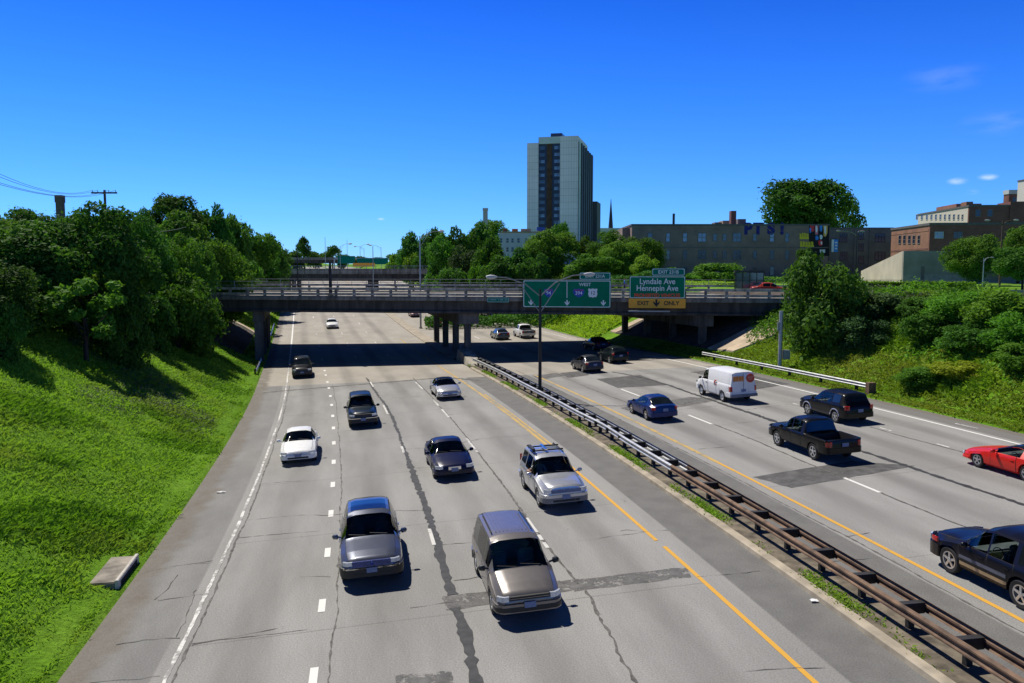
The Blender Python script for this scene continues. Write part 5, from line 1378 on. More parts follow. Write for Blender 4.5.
# ------------------------------------------------------------------ grass: too many blades to count
def grass_field(name, pts_s, pts_t, h, m, seed, wscale=1., blades=5):
    r = np.random.default_rng(seed); n = len(pts_s)
    X, Y = P2(pts_s, pts_t); Z = zt(pts_s, pts_t); d = np.hypot(X, Y)
    k = blades; X = np.repeat(X, k) + r.normal(0, .11, n * k); Y = np.repeat(Y, k) + r.normal(0, .11, n * k); Z = np.repeat(Z, k) - .04; dd = np.repeat(d, k)
    N = n * k; hh = np.repeat(np.broadcast_to(h, n), k) * r.uniform(.5, 1.35, N); az = r.uniform(0, 6.283, N); ln = r.uniform(.25, 1.05, N)
    wd = (.012 + .0006 * dd) * wscale * r.uniform(.7, 1.4, N)
    ax, ay = np.cos(az), np.sin(az); sg = np.where(r.random(N) < .5, -1, 1); lx_, ly_ = -ay * ln * sg, ax * ln * sg
    b0 = np.stack([X - ax * wd, Y - ay * wd, Z], 1); b1 = np.stack([X + ax * wd, Y + ay * wd, Z], 1)
    m0 = np.stack([X + lx_ * hh * .4 + ax * wd * .8, Y + ly_ * hh * .4 + ay * wd * .8, Z + hh * .50], 1)
    tp = np.stack([X + lx_ * hh * 1.2, Y + ly_ * hh * 1.2, Z + hh * (1 - .42 * ln)], 1)
    V = np.stack([b0, b1, m0, tp], 1).reshape(-1, 3); Fq = np.arange(4 * N).reshape(N, 4)
    return tag(link(name, np_mesh(name, V, Fq), m), kind='stuff')
def scatter(n, s0, s1, t0, t1, seed, pw=1.6, cond=None):
    r = np.random.default_rng(seed)
    u = r.random(n); s = s0 + (s1 - s0) * u ** pw; t = t0 + (t1 - t0) * r.random(n)
    k = np.ones(n, bool) if cond is None else cond(s, t, r); return s[k], t[k]
def lv(s, t):                           # distance beyond the bridge face
    X, Y = P2(s, t); return (X - BO.x) * ev.x + (Y - BO.y) * ev.y
def nz(s, t, f, o=0.): return np.sin(s * f + o) * np.sin(t * f * 1.6 + o * 2) + .5 * np.sin(s * f * 2.3 - t * f * 1.9 + o)
s_, t_ = scatter(92000, 12, 104, -21, -2.58, 101, 1.5, lambda s, t, r: t < -2.90 + .14 * nz(s, t * 2, .5, 1.2))
edge = (t_ < -4.6) & (lv(s_, t_) > -.2); s_, t_ = s_[~edge], t_[~edge]
inner = (np.abs(s_ - inv(*P2(*road_at(133, 577)))[0]) < 1.35) & (t_ > -4.0); s_, t_ = s_[~inner], t_[~inner]
vv = nz(s_, t_, .35, .6); tall = vv > .45
grass_field('grass', s_[~tall], t_[~tall], .165 + .05 * nz(s_[~tall], t_[~tall], .8), GRASS_MAT, 102, .7, 6)
grass_field('grass', s_[tall], t_[tall], .24, GRASS_R, 103, .7, 6)
s_, t_ = scatter(14000, 98, 190, -22, -3, 104, 1.2); kk = lv(s_, t_) > 24.6; s_, t_ = s_[kk], t_[kk]; grass_field('grass', s_, t_, .4, GRASS_MAT, 105, 1.2)
s_, t_ = scatter(40000, 22, 80, 37.75, 56, 106, 1.2, lambda s, t, r: ((t - 37.6) < 7 + 3 * nz(s, t, .3)) | (r.random(len(s)) < .55))
edge = (t_ > 40.4) & (lv(s_, t_) > -5.4 + .4 * nz(s_, t_, 2.)); s_, t_ = s_[~edge], t_[~edge]
tall = nz(s_, t_, .4, 1.6) + (t_ - 44) * .12 > .35
grass_field('grass', s_[~tall], t_[~tall], .24, GRASS_MAT, 107, .8, 6); grass_field('grass', s_[tall], t_[tall], .42, GRASS_R, 108, .8, 6)
s_, t_ = scatter(24000, 98, 260, 37.9, 62, 109, 1.3); kk = lv(s_, t_) > 23.4; s_, t_ = s_[kk], t_[kk]; grass_field('grass', s_, t_, .5, GRASS_MAT, 110, 1.6)
# weeds in the median and undergrowth patches on the slopes
s_, t_ = scatter(5200, 10, 76, 17.38, 17.80, 111, 1.3, lambda s, t, r: nz(s, t * 3, .75, .3) + .3 * r.normal(size=len(s)) > .25)
def weeds(name, s, t, h, m, seed):
    return grass_field(name, s, t, h, m, seed, 1.0, 4)
_o = weeds('weeds', s_, t_, .13, GRASS_MAT, 112); _o.location.z = .12
def undergrowth(name, boxes, m, seed, leaf=.14):
    r = np.random.default_rng(seed); Cs = []
    for s0, t0, rs_, rt, h, n in boxes:
        a = r.uniform(0, 6.283, n); q = np.sqrt(r.random(n)); s = s0 + np.cos(a) * q * rs_; t = t0 + np.sin(a) * q * rt
        X, Y = P2(s, t); lump = .55 + .45 * np.abs(nz(s, t, 1.3, s0)); Cs.append(np.stack([X, Y, zt(s, t) + h * lump * (1 - q ** 3 * .8) * r.random(n) ** .35], 1))
    C = np.concatenate(Cs); N = r.normal(size=C.shape) * .6 + np.array([0, -.1, .8]); N /= np.linalg.norm(N, axis=1)[:, None]
    V, Fq = leaf_quads(C, N, leaf, r); return tag(link(name, np_mesh(name, V, Fq), LEAF[m]), kind='stuff')
def stp(px, py):                        # slope point seen at a pixel
    a, b, c = ray(px, py); Y = 20.
    while Y < 140:
        z = CAMZ + c / b * Y
        if z <= ground_z(a / b * Y, Y): break
        Y += .4
    return inv(a / b * Y, Y)
ub1 = [(*stp(*p), rs_, rt, h, n) for p, rs_, rt, h, n in (((150, 392), 4.2, 2.2, .35, 1500), ((110, 402), 3.2, 1.8, .3, 900), ((178, 410), 3.4, 1.8, .3, 1000), ((130, 372), 4, 2.0, .35, 1100), ((95, 350), 2.6, 1.6, .6, 900), ((200, 425), 3.5, 1.2, .28, 700))]
undergrowth('undergrowth', ub1, 'grey', 121, .07)
ub1 = [(*stp(*p), rs_, rt, h, n) for p, rs_, rt, h, n in (((175, 330), 4, 2, .6, 1200), ((205, 345), 4, 1, .5, 700))]
undergrowth('undergrowth', ub1, 'mid', 122, .08)
r_ = np.random.default_rng(4); ub2 = []; ub3 = []; ub4 = []
for k in range(96):
    s0 = r_.uniform(34, 69); t0 = r_.uniform(43.5, 57)
    (ub2, ub3, ub4)[int(r_.integers(0, 3))].append((s0, t0, r_.uniform(1.8, 3.8), r_.uniform(1.1, 2.4), r_.uniform(.5, 1.3), 420))
undergrowth('undergrowth', ub2, 'light', 123); undergrowth('undergrowth', ub3, 'grey', 124); undergrowth('undergrowth', ub4, 'mid', 125)

# ------------------------------------------------------------------ vehicles
def paint(name, col, metal=.25, rough=.32, coat=.8):
    if name in MATS: return MATS[name]
    m = mat(name, col, rough=rough, metal=metal, var=.05, scale=6, coat=coat, spec=.5 if coat > .5 else .3)
    return m
AUTOGL = mat('car_glass', (.010, .014, .016), rough=.05, var=.3, scale=1.5, spec=.7, col2=(.004, .006, .008))
def clear_glass(name, tint):
    m = bpy.data.materials.new(name); m.use_nodes = True; nt = m.node_tree
    nt.nodes.remove(nt.nodes['Principled BSDF'])
    t = nt.nodes.new('ShaderNodeBsdfTransparent'); t.inputs[0].default_value = (*tint, 1)
    g = nd(nt, 'ShaderNodeBsdfGlossy', i_Roughness=.03); f = nd(nt, 'ShaderNodeFresnel', i_IOR=1.5)
    mx = nt.nodes.new('ShaderNodeMixShader'); nt.links.new(f.outputs[0], mx.inputs[0]); nt.links.new(t.outputs[0], mx.inputs[1]); nt.links.new(g.outputs[0], mx.inputs[2])
    nt.links.new(mx.outputs[0], nt.nodes['Material Output'].inputs['Surface']); return m
CLEAR = clear_glass('windscreen_glass', (.62, .68, .67)); CLEAR_T = clear_glass('windscreen_glass_teal', (.56, .76, .70))
SEATM = mat('seat_fabric', (.20, .20, .21), rough=.9, var=.15); SEAT_T = mat('grey_seat_fabric', (.42, .44, .44), rough=.9, var=.15); DASHM = mat('dashboard', (.16, .17, .175), rough=.7, var=.2); DASH_T = mat('pale_dashboard', (.40, .46, .45), rough=.7, var=.2)
AUTOGL_T = mat('car_glass_teal', (.020, .048, .046), rough=.05, var=.5, scale=1.8, spec=.7, col2=(.004, .007, .010))
TYRE = mat('tyre_rubber', (.018, .018, .018), rough=.85, var=.2)
RIMM = mat('alloy_rim', (.62, .63, .65), rough=.3, metal=.8, var=.05)
TRIM = mat('black_trim', (.016, .016, .017), rough=.55, var=.1)
CHROME = mat('chrome', (.78, .78, .78), rough=.12, metal=1., var=.03)
HEADL = mat('headlight_lens', (.62, .66, .70), rough=.12, metal=.3, var=.15, scale=14)
AMBER = mat('amber_lens', (.75, .25, .03), rough=.2, var=.05)
TAIL = mat('tail_lens', (.42, .010, .010), rough=.15, var=.12, scale=10, coat=.5)
PLATE = mat('number_plate', (.16, .21, .36), rough=.5, var=.1, scale=20)
SEAM = mat('panel_gap', (.008, .008, .008), rough=.8, var=.1)

class Car:
    def __init__(s, **k):
        s.__dict__.update(dict(W=1.82, zb=.22, r=.33, wr=.74, zmid=.52, crown=.03, rearplan=.80, frontplan=.74, flare=0.), **k)
        s.tx, s.tz = np.array(s.top).T; s.bx, s.bz = np.array(s.belt).T
    def plan(s, x):
        a = np.interp(x, [0, .06, .16, .34, .7], [s.frontplan, s.frontplan + .10, .93, .972, 1.])
        c = np.interp(s.L - x, [0, .05, .14, .3, .6], [s.rearplan, s.rearplan + .08, .94, .975, 1.])
        return min(a, c)
    def rows(s, x):
        W2 = s.W / 2 * s.plan(x); b = s.zb
        ends = min(x, s.L - x)
        b += .10 * max(0, 1 - ends / .45)
        for a in (s.fa, s.ra):
            Rr = s.r * 1.17
            if abs(x - a) < Rr: b = max(b, s.r + math.sqrt(Rr * Rr - (x - a) ** 2))
        T = float(np.interp(x, s.tx, s.tz)); B = min(float(np.interp(x, s.bx, s.bz)), T - .05)
        b = min(b, B - .12)
        g = min(1, max(0, (T - B - .05) / .38))
        wr = W2 * (.84 + (s.wr / 1. - .84) * g); z7 = B + .025 + (T - B - .025) * (.55 + .30 * g)
        z2 = max(b + .004, s.zb + .09); z3 = max(z2 + .004, s.zmid); z4 = max(z3 + .004, B - .13)
        fl = 0
        return [(0, b), (W2 * .86, b), (W2 * .975, z2), (W2, z3), (W2 * .998, min(z4, B - .02)), (W2 * .962, B), (W2 * (.90 + .035 * g), B + .025),
                (wr * (1 if g > .3 else 1.0), z7), (wr * .94, T - .035 * g - .008), (wr * .62, T + s.crown * .6), (0, T + s.crown)]
    def stations(s, x0, x1, step=.11, extra=()):
        xs = set(np.round(np.linspace(x0, x1, max(2, int((x1 - x0) / step) + 1)), 4))
        for v in list(s.tx) + list(s.bx): 
            if x0 < v < x1: xs.add(round(float(v), 4))
        if extra: xs = {v for v in xs if all(abs(v - e) > .012 for e in extra)} | {round(e, 4) for e in extra}
        for a in (s.fa, s.ra):
            for q in np.linspace(-1, 1, 17):
                v = a + math.sin(q * math.pi / 2) * s.r * 1.17
                if x0 < v < x1: xs.add(round(v, 4))
        xs = sorted(xs); out = [xs[0]]
        for v in xs[1:]:
            if v - out[-1] > .004: out.append(v)
        return out
    def pt(s, x, r, side):
        R_ = s.rows(x); i = min(int(r), 9); f = r - i
        return (side * (R_[i][0] * (1 - f) + R_[i + 1][0] * f), s.L / 2 - x, R_[i][1] * (1 - f) + R_[i + 1][1] * f)
    def body(s, m, parent, skip=None, holes=()):
        xs = s.stations(0, s.L, extra=[v for a, c, _ in holes for v in (a, c)]); q = MB(); V = []; n = 20
        for x in xs:
            R_ = s.rows(x)
            V += [(w_, s.L / 2 - x, z) for w_, z in R_] + [(-w_, s.L / 2 - x, z) for w_, z in R_[9:0:-1]]
        F_ = []
        for i in range(len(xs) - 1):
            for k in range(n):
                kk = min(k, 19 - k)
                if skip and skip[0] <= (xs[i] + xs[i + 1]) / 2 <= skip[1] and kk >= 5: continue
                xm_ = (xs[i] + xs[i + 1]) / 2
                if any(a <= xm_ <= c and kk in ks for a, c, ks in holes): continue
                F_.append((i * n + k, i * n + (k + 1) % n, (i + 1) * n + (k + 1) % n, (i + 1) * n + k))
        F_ += [tuple(range(n)), tuple(range((len(xs) - 1) * n, len(xs) * n))[::-1]]
        q.add(V, F_)
        return q.build('body', m, parent, smooth=32)
    def patch(s, name, m, parent, x0, x1, r0, r1, sides=(1, -1), off=.007, full=False, xs=None, th=0):
        q = MB(); xs = xs or s.stations(x0, x1)
        rws = sorted({r0, r1, *[i for i in range(11) if r0 < i < r1]})
        for sd in ((0,) if full else sides):
            if full: ks = [(r, 1) for r in rws] + [(r, -1) for r in rws[::-1] if r < 10]
            else: ks = [(r, sd) for r in rws]
            P = [[Vector(s.pt(x, r, d)) for r, d in ks] for x in xs]
            G = []
            for i, row in enumerate(P):
                out = []
                for j, p in enumerate(row):
                    a = P[min(i + 1, len(P) - 1)][j] - P[max(i - 1, 0)][j]; b_ = row[min(j + 1, len(row) - 1)] - row[max(j - 1, 0)]
                    nn = a.cross(b_)
                    if nn.length > 1e-9: nn.normalize()
                    c = Vector((p.x, 0, p.z - .7)); c = c if c.length > .01 else Vector((0, 0, 1))
                    if nn.dot(c) < 0: nn = -nn
                    out.append(p + nn * off)
                G.append([tuple(v) for v in out])
            q.grid(np.array(G))
        return q.build(name, m, parent, smooth=40)
    def outline(s, front, xd):                # plan outline around one end, from side to side
        xs = [xd, xd * .7, .5 * xd, .34, .16, .06, 0]; xs = sorted({round(x, 3) for x in xs if x <= xd}, reverse=True)
        X = [x if front else s.L - x for x in xs]; half = [(s.W / 2 * s.plan(x), s.L / 2 - x) for x in X]
        w0 = half[-1][0]; y0 = half[-1][1]
        return half + [(w0 * f, y0) for f in (.75, .5, .25, 0)]
    def wrap(s, name, m, parent, front, z0, z1, xd=.5, p0=-1., p1=1., off=.012, th=.03, bev=.0):
        o = s.outline(front, xd); o = [Vector((a, c)) for a, c in o] + [Vector((-a, c)) for a, c in o[-2::-1]]
        L = [0]; 
        for a, c in zip(o, o[1:]): L.append(L[-1] + (c - a).length)
        tot = L[-1]; ks = sorted({(p0 + 1) / 2 * tot, (p1 + 1) / 2 * tot, *[l for l in L if (p0 + 1) / 2 * tot < l < (p1 + 1) / 2 * tot]})
        out, inn = [], []
        sgn = 1 if front else -1
        for k in ks:
            i = max(0, min(len(L) - 2, int(np.searchsorted(L, k)) - 1)); f = (k - L[i]) / max(1e-6, L[i + 1] - L[i]); p = o[i].lerp(o[i + 1], f)
            ce = Vector((0, sgn * (s.L / 2 - .9))); d = p - ce; nrm = Vector((d.x * .8, d.y)).normalized()
            out.append(p + nrm * off); inn.append(p - nrm * th)
        q = MB(); V = []
        for a, c in zip(out, inn): V += [(a.x, a.y, z0 + .012), (a.x * 1., a.y, z1 - .012), (c.x, c.y, z1), (c.x, c.y, z0)]
        n = len(out)
        q.add(V, [(i * 4 + k, i * 4 + (k + 1) % 4, (i + 1) * 4 + (k + 1) % 4, (i + 1) * 4 + k) for i in range(n - 1) for k in range(4)] + [(0, 1, 2, 3), ((n - 1) * 4, (n - 1) * 4 + 3, (n - 1) * 4 + 2, (n - 1) * 4 + 1)])
        return q.build(name, m, parent, smooth=35)
WHEELS = {}
def wheel(parent, x, y, side, r, w_=.22, steel=False, rimc=None):
    key = (round(r, 2), round(w_, 2), steel, rimc.name if rimc else '')
    if key not in WHEELS:
        q = MB(); n = 28; pr = [(r * .62, -w_/2 + .02), (r * .9, -w_/2), (r, -w_/2 + .04), (r, w_/2 - .04), (r * .9, w_/2), (r * .66, w_/2 - .012), (r * .62, w_/2 - .06)]
        V = [(x_, a * math.cos(6.28318 * k / n), a * math.sin(6.28318 * k / n)) for k in range(n) for a, x_ in pr]; m_ = len(pr)
        q.add(V, [(k * m_ + j, k * m_ + j + 1, ((k + 1) % n) * m_ + j + 1, ((k + 1) % n) * m_ + j) for k in range(n) for j in range(m_ - 1)])
        t = q.build('wheel', TYRE, smooth=40)
        q = MB(); ro = r * .665
        V = [(w_/2 - .015, ro * math.cos(6.28318 * k / n), ro * math.sin(6.28318 * k / n)) for k in range(n)] + [(w_/2 - .02, ro * .86 * math.cos(6.28318 * k / n), ro * .86 * math.sin(6.28318 * k / n)) for k in range(n)] + [(w_/2 - .10, ro * .84 * math.cos(6.28318 * k / n), ro * .84 * math.sin(6.28318 * k / n)) for k in range(n)]
        q.add(V, [(j * n + k, j * n + (k + 1) % n, (j + 1) * n + (k + 1) % n, (j + 1) * n + k) for j in range(2) for k in range(n)])
        if steel:
            q.tube([(w_/2 - .08, 0, 0), (w_/2 - .03, 0, 0)], [ro * .86, ro * .4], 16)
        else:
            for k in range(5):
                a = 6.28318 * k / 5; M = Matrix.Rotation(a, 4, 'X'); q.box(w_/2 - .07, -ro * .13, ro * .1, w_/2 - .022, ro * .13, ro * .87, M)
        q.tube([(w_/2 - .08, 0, 0), (w_/2 - .012, 0, 0)], ro * .24, 12)
        rm = q.build('rim', rimc or RIMM, smooth=30)
        q = MB(); q.tube([(-.02, 0, 0), (w_/2 - .10, 0, 0)], ro * .84, 20); hb = q.build('brake_disc', TRIM)
        WHEELS[key] = (t.data, rm.data, hb.data)
        for o in (t, rm, hb): bpy.data.objects.remove(o)
    td, rd, hd = WHEELS[key]
    o = bpy.data.objects.new('wheel', td); COL.objects.link(o); o.parent = parent; o.location = (x * side, y, r)
    if side < 0: o.rotation_euler = (0, 0, math.pi)
    for nm, d in (('rim', rd), ('brake_disc', hd)):
        c = bpy.data.objects.new(nm, d); COL.objects.link(c); c.parent = o
    return o
def rbox(name, m, parent, x0, y0, z0, x1, y1, z1, bev=.02):
    q = MB(); q.box(min(x0, x1), min(y0, y1), min(z0, z1), max(x0, x1), max(y0, y1), max(z0, z1)); return q.build(name, m, parent, bevel=bev, smooth=60)
def place(root, L, s, t, oncoming, yaw=0.):
    c = P3(s, t); h = float(head(s)) + yaw
    d = P3(s + 1, t) - c; pitch = math.atan2(d[2], math.hypot(d[0], d[1])); roll = math.atan(float(np.interp(s, SS, BANK)))
    M = Matrix.Rotation(h, 4, 'Z') @ Matrix.Rotation(pitch, 4, 'X') @ Matrix.Rotation(-roll, 4, 'Y')
    if oncoming: M = M @ Matrix.Rotation(math.pi, 4, 'Z')
    root.location = tuple(c + np.array([0, 0, .012])); root.rotation_euler = M.to_euler()
def vehicle(name, label, cat, C, col, s, t, oncoming, ws, rw_, sides, group='vehicles on the motorway', glass=None, dark_bumper=False, mirror=True, yaw=0., bed=None, head_p=.62, tail_z=None, hz=None, grille=None, grille_m=None, steel=False, doors=(), roof_m=None, pillar_top=7., backwin=None, head_w=.34, tailm=None, tail_p=.66, detail=True, rimc=None, rear_r=(7.25, 10)):
    root = empty(name, (0, 0, 0), 0, label, cat, group)
    see = detail and ws is not None
    g = (CLEAR_T if glass is AUTOGL_T else CLEAR) if see else AUTOGL
    holes = [(ws[0], ws[1], (7, 8, 9))] + [(a, c, (6,)) for a, c in sides[:2]] if see else []
    body = C.body(col, root, skip=bed, holes=holes)
    if ws: C.patch('windshield', g, root, ws[0], ws[1], 7.0, 10, full=True, off=.004)
    if see:
        Y_ = lambda x: C.L / 2 - x
        zc = float(np.interp(ws[0], C.bx, C.bz)); wi = C.W / 2 - .16; sm_ = SEAT_T if glass is AUTOGL_T else SEATM; top_ = float(np.interp(ws[1] + .4, C.tx, C.tz))
        rbox('dashboard', DASH_T if glass is AUTOGL_T else DASHM, root, -wi, Y_(ws[0] + .62), zc - .35, wi, Y_(ws[0] + .12), zc - .03, .05)
        xf = ws[1] + .12
        for sd in (1, -1):
            rbox('seat', sm_, root, sd * .42 - .25, Y_(xf + .45), zc - .52, sd * .42 + .25, Y_(xf - .15), zc - .36, .05)
            rbox('seat', sm_, root, sd * .42 - .24, Y_(xf + .55), zc - .45, sd * .42 + .24, Y_(xf + .38), zc + .18, .06)
            rbox('headrest', sm_, root, sd * .42 - .13, Y_(xf + .56), zc + .20, sd * .42 + .13, Y_(xf + .46), min(zc + .38, top_ - .12), .04)
        if C.L > 4.5 and not bed: rbox('seat', sm_, root, -wi + .1, Y_(xf + 1.5), zc - .45, wi - .1, Y_(xf + 1.3), zc + .12, .06)
        xw = ws[0] + .72; q = MB(); q.tube([(-.38 + .18 * math.cos(k), Y_(xw) + .06 * math.sin(k), zc - .10 + .17 * math.sin(k)) for k in np.linspace(0, 6.2832, 17)], .016, 6, cap=False); q.build('steering_wheel', TRIM, root, smooth=60)
        for x0w in (-.55, .12):
            q = MB(); pz = [C.pt(ws[0] + .03 + .05 * k, 9.4, 1) for k in range(3)]
            q.tube([(x0w, Y_(ws[0] + .01), float(np.interp(ws[0] + .01, C.tx, C.tz)) + C.crown), (x0w + .55, Y_(ws[0] + .07), float(np.interp(ws[0] + .07, C.tx, C.tz)) + C.crown + .012)], .011, 5); q.build('wiper', TRIM, root)
        for sd in (1, -1): C.patch('seam', SEAM, root, .30, ws[0] - .04, 7.45, 7.72, sides=(sd,), off=.003)
    if see and bed is None: rbox('cargo_shade', DASHM, root, -C.W / 2 + .14, C.L / 2 - C.L + .5, .50, C.W / 2 - .14, C.L / 2 - ws[0] - .1, .54, .01)
    if rw_: C.patch('rear_window', AUTOGL, root, rw_[0], rw_[1], rear_r[0], rear_r[1], full=True)
    for k_, (a, c) in enumerate(sides):
        op = see and k_ < 2
        for sd in (1, -1): C.patch('side_window', g if op else AUTOGL, root, a, c, 6.0 if op else 6.12, pillar_top, sides=(sd,), off=.004 if op else .006)
    if detail:
        for a, c in doors:
            for sd in (1, -1):
                d = C.patch('door', col, root, a, c, 2.1, 5.9, sides=(sd,), off=.008)
                x = c - .18; R_ = C.rows(x); z = float(np.interp(x, C.bx, C.bz)) - .14; yy = C.L / 2 - x; xo = sd * (C.W / 2 + .012)
                h = rbox('handle', col if col.name != 'white_paint' else TRIM, d, xo - .02, yy - .09, z - .015, xo + .018, yy + .09, z + .015, .006)
                C.patch('seam', SEAM, d, c, c + .022, 2.1, 5.9, sides=(sd,), off=.004); C.patch('seam', SEAM, d, a - .022, a, 2.1, 5.9, sides=(sd,), off=.004)
    hz0, hz1 = hz
    for sd in (1, -1):
        p = sorted((sd * head_p, sd * (head_p - head_w))); C.wrap('headlight', HEADL, root, True, hz0, hz1, .5, p[0], p[1], off=.018)
    if grille:
        gx, gz0, gz1 = grille
        C.wrap('grille', grille_m or TRIM, root, True, gz0, gz1, .5, -gx, gx, off=.02)
    C.wrap('bumper', TRIM if dark_bumper else col, root, True, C.zb + .08, hz0 - .06, .55, off=.035, th=.04)
    C.wrap('air_intake', TRIM, root, True, C.zb + .11, C.zb + .22, .5, -.4, .4, off=.045)
    C.wrap('bumper', TRIM if dark_bumper else col, root, False, C.zb + .1, C.zb + .38, .55, off=.035, th=.04)
    tz0, tz1 = tail_z
    for sd in (1, -1):
        p = sorted((sd * tail_p, sd * (tail_p - .26))); C.wrap('taillight', tailm or TAIL, root, False, tz0, tz1, .4, p[0], p[1], off=.018)
    rbox('number_plate', PLATE, root, -.16, C.L / 2 + .03, C.zb + .22, .16, C.L / 2 + .062, C.zb + .38, .005)
    rbox('number_plate', PLATE, root, -.16, -C.L / 2 - .05, C.zb + .42, .16, -C.L / 2 - .015, C.zb + .58, .005)
    wy = C.W / 2 - .125
    for a in (C.fa, C.ra):
        for sd in (1, -1): wheel(root, wy, C.L / 2 - a, sd, C.r, .23, steel, rimc)
    if mirror and ws:
        xm = ws[0] + .30; zm = float(np.interp(xm, C.bx, C.bz)) + .10
        for sd in (1, -1):
            q = MB(); q.tube([(sd * (C.W / 2 - .06), C.L / 2 - xm, zm - .04), (sd * (C.W / 2 + .08), C.L / 2 - xm, zm)], .03, 6)
            q.tube([(sd * (C.W / 2 + .04), C.L / 2 - xm, zm), (sd * (C.W / 2 + .06), C.L / 2 - xm + .01, zm), (sd * (C.W / 2 + .19), C.L / 2 - xm - .01, zm + .01), (sd * (C.W / 2 + .215), C.L / 2 - xm - .03, zm + .01)], [.045, .085, .08, .04], 6)
            q.build('mirror', mirror if mirror is not True else col, root, smooth=60)
    if roof_m: C.patch('roof', roof_m, root, ws[1] + .02, rw_[0] - .02, 7.3, 10, full=True, off=.006)
    place(root, C.L, s, t, oncoming, yaw)
    return root, body
def SEDAN(L=4.75, W=1.82, H=1.42, **k):
    f = H / 1.42; return Car(L=L, W=W, fa=.95, ra=L - 1.08, wr=.70, **{**dict(r=.325), **k},
        top=[(0, .56), (.05, .64), (.14, .70), (.5, .80), (1.0, .90), (1.3, .945), (1.42, .965 * f), (1.8, 1.17 * f), (2.18, 1.345 * f), (2.5, 1.415 * f), (2.9, 1.425 * f), (3.25, 1.39 * f), (3.55, 1.315 * f), (3.95, 1.08 * f), (4.08, 1.0), (L - .3, .985), (L - .07, .95), (L, .72)],
        belt=[(0, .52), (.6, .72), (1.4, .88), (3.9, .94), (L, .80)])
def SUV(L=4.75, W=1.9, H=1.7, sq=0., **k):
    return Car(L=L, W=W, fa=.95, ra=L - 1.0, wr=.74, **{**dict(r=.36, zb=.27, zmid=.62), **k},
        top=[(0, .70), (.05, .82 + sq * .1), (.16, .90 + sq * .08), (.55, .99 + sq * .04), (1.1, 1.07), (1.3, 1.10), (1.42, 1.13), (1.75, 1.36), (2.1, H - .1), (2.4, H - .02), (2.9, H), (L - 1.0, H - .02), (L - .55, H - .10 + sq * .06), (L - .42, H - .2 + sq * .1), (L - .18, 1.18), (L - .08, 1.02), (L, .80)],
        belt=[(0, .66), (.6, .86), (1.4, 1.02), (L - .6, 1.08), (L, .95)])
P_EDGE = paint('grey_blue_paint', (.095, .105, .140), .45, .3); P_TAN = paint('pewter_paint', (.185, .168, .158), .4, .34)
P_SILV = paint('silver_paint', (.50, .51, .53), .55, .3); P_NAVY = paint('navy_paint', (.003, .006, .040), 0., .3, .12); P_WHITE = paint('white_paint', (.80, .80, .78), 0., .4, .3)
P_BLACK = paint('black_paint', (.0035, .0035, .0045), 0., .3, .12); P_TEAL = paint('dark_teal_paint', (.004, .013, .022), 0., .3, .12); P_RED = paint('red_paint', (.62, .018, .010), 0., .35, .4)
P_BLUE = paint('blue_paint', (.006, .024, .125), 0., .3, .2); P_GREY = paint('grey_paint', (.034, .035, .045), .1, .35, .2); P_DGRN = paint('dark_green_paint', (.006, .012, .013), 0., .3, .12); P_GREEN2 = paint('grey_green_paint', (.11, .135, .145), .4, .3)
P_DARK2 = paint('charcoal_paint', (.004, .004, .009), 0., .3, .12)
def front_at(px, py, L):                  # centre (s, t) of an oncoming vehicle from the ground below its front
    s, t = road_at(px, py); return s + L / 2, t
def rear_at(px, py, L):
    s, t = road_at(px, py); return s + L / 2, t
def side_at(px, py, C):                   # receding vehicle from the ground contact of its left front wheel
    s, t = road_at(px, py); return s - (C.L / 2 - C.fa), t + C.W / 2 - .04
# ---- oncoming carriageway
C = SUV(4.72, 1.93, 1.74); s, t = front_at(373, 588, C.L)
v, _ = vehicle('crossover_car', 'grey blue crossover with a bright grille bar and dark blue roof in the second lane', 'car', C, P_EDGE, s, t, True, (1.43, 2.12), (4.05, 4.5), ((1.62, 2.35), (2.42, 3.25), (3.32, 3.85)), glass=AUTOGL, dark_bumper=True, mirror=True, head_p=.68, head_w=.26, hz=(.72, .86), tail_z=(.9, 1.1), grille=(.44, .66, .86), grille_m=mat('grille_sky_reflection', (.05, .07, .22), rough=.25, metal=.5, var=.4, scale=25), doors=((1.35, 2.38), (2.42, 3.3)))  # grille blue stands in for reflected sky
C.patch('glass_roof', AUTOGL, v, 2.42, 3.5, 8.4, 10, full=True, off=.006)
q = MB(); q.tube([(-.02, 2.365, .77), (.02, 2.40, .77)], .055, 10); q.build('emblem', mat('emblem_blue', (.03, .06, .3)), v)
C.wrap('chrome_bar', CHROME, v, True, .60, .655, .5, -.66, .66, off=.035)
MV = Car(L=4.95, W=1.87, fa=.95, ra=3.95, r=.34, wr=.78, zb=.24, zmid=.6,
    top=[(0, .62), (.05, .74), (.15, .82), (.5, .96), (.9, 1.07), (1.05, 1.11), (1.5, 1.40), (1.95, 1.66), (2.25, 1.725), (2.7, 1.74), (4.4, 1.735), (4.68, 1.68), (4.78, 1.5), (4.88, 1.1), (4.92, .95), (4.95, .8)], belt=[(0, .58), (.6, .82), (1.2, 1.03), (4.6, 1.08), (4.95, .95)])
s, t = front_at(531, 624, 4.95)
v, _ = vehicle('minivan', 'pewter minivan with roof rails and a teal tinted windscreen, nearest vehicle on the oncoming side', 'minivan', MV, P_TAN, s, t, True, (1.09, 1.93), (4.7, 4.86), ((1.5, 2.3), (2.38, 3.5), (3.58, 4.5)), glass=AUTOGL_T, dark_bumper=False, mirror=TRIM, head_p=.72, head_w=.28, hz=(.64, .80), tail_z=(.85, 1.15), grille=(.42, .66, .79), doors=((1.2, 2.34), (2.38, 3.54)))
MV.wrap('chrome_bar', CHROME, v, True, .715, .735, .5, -.41, .41, off=.034)
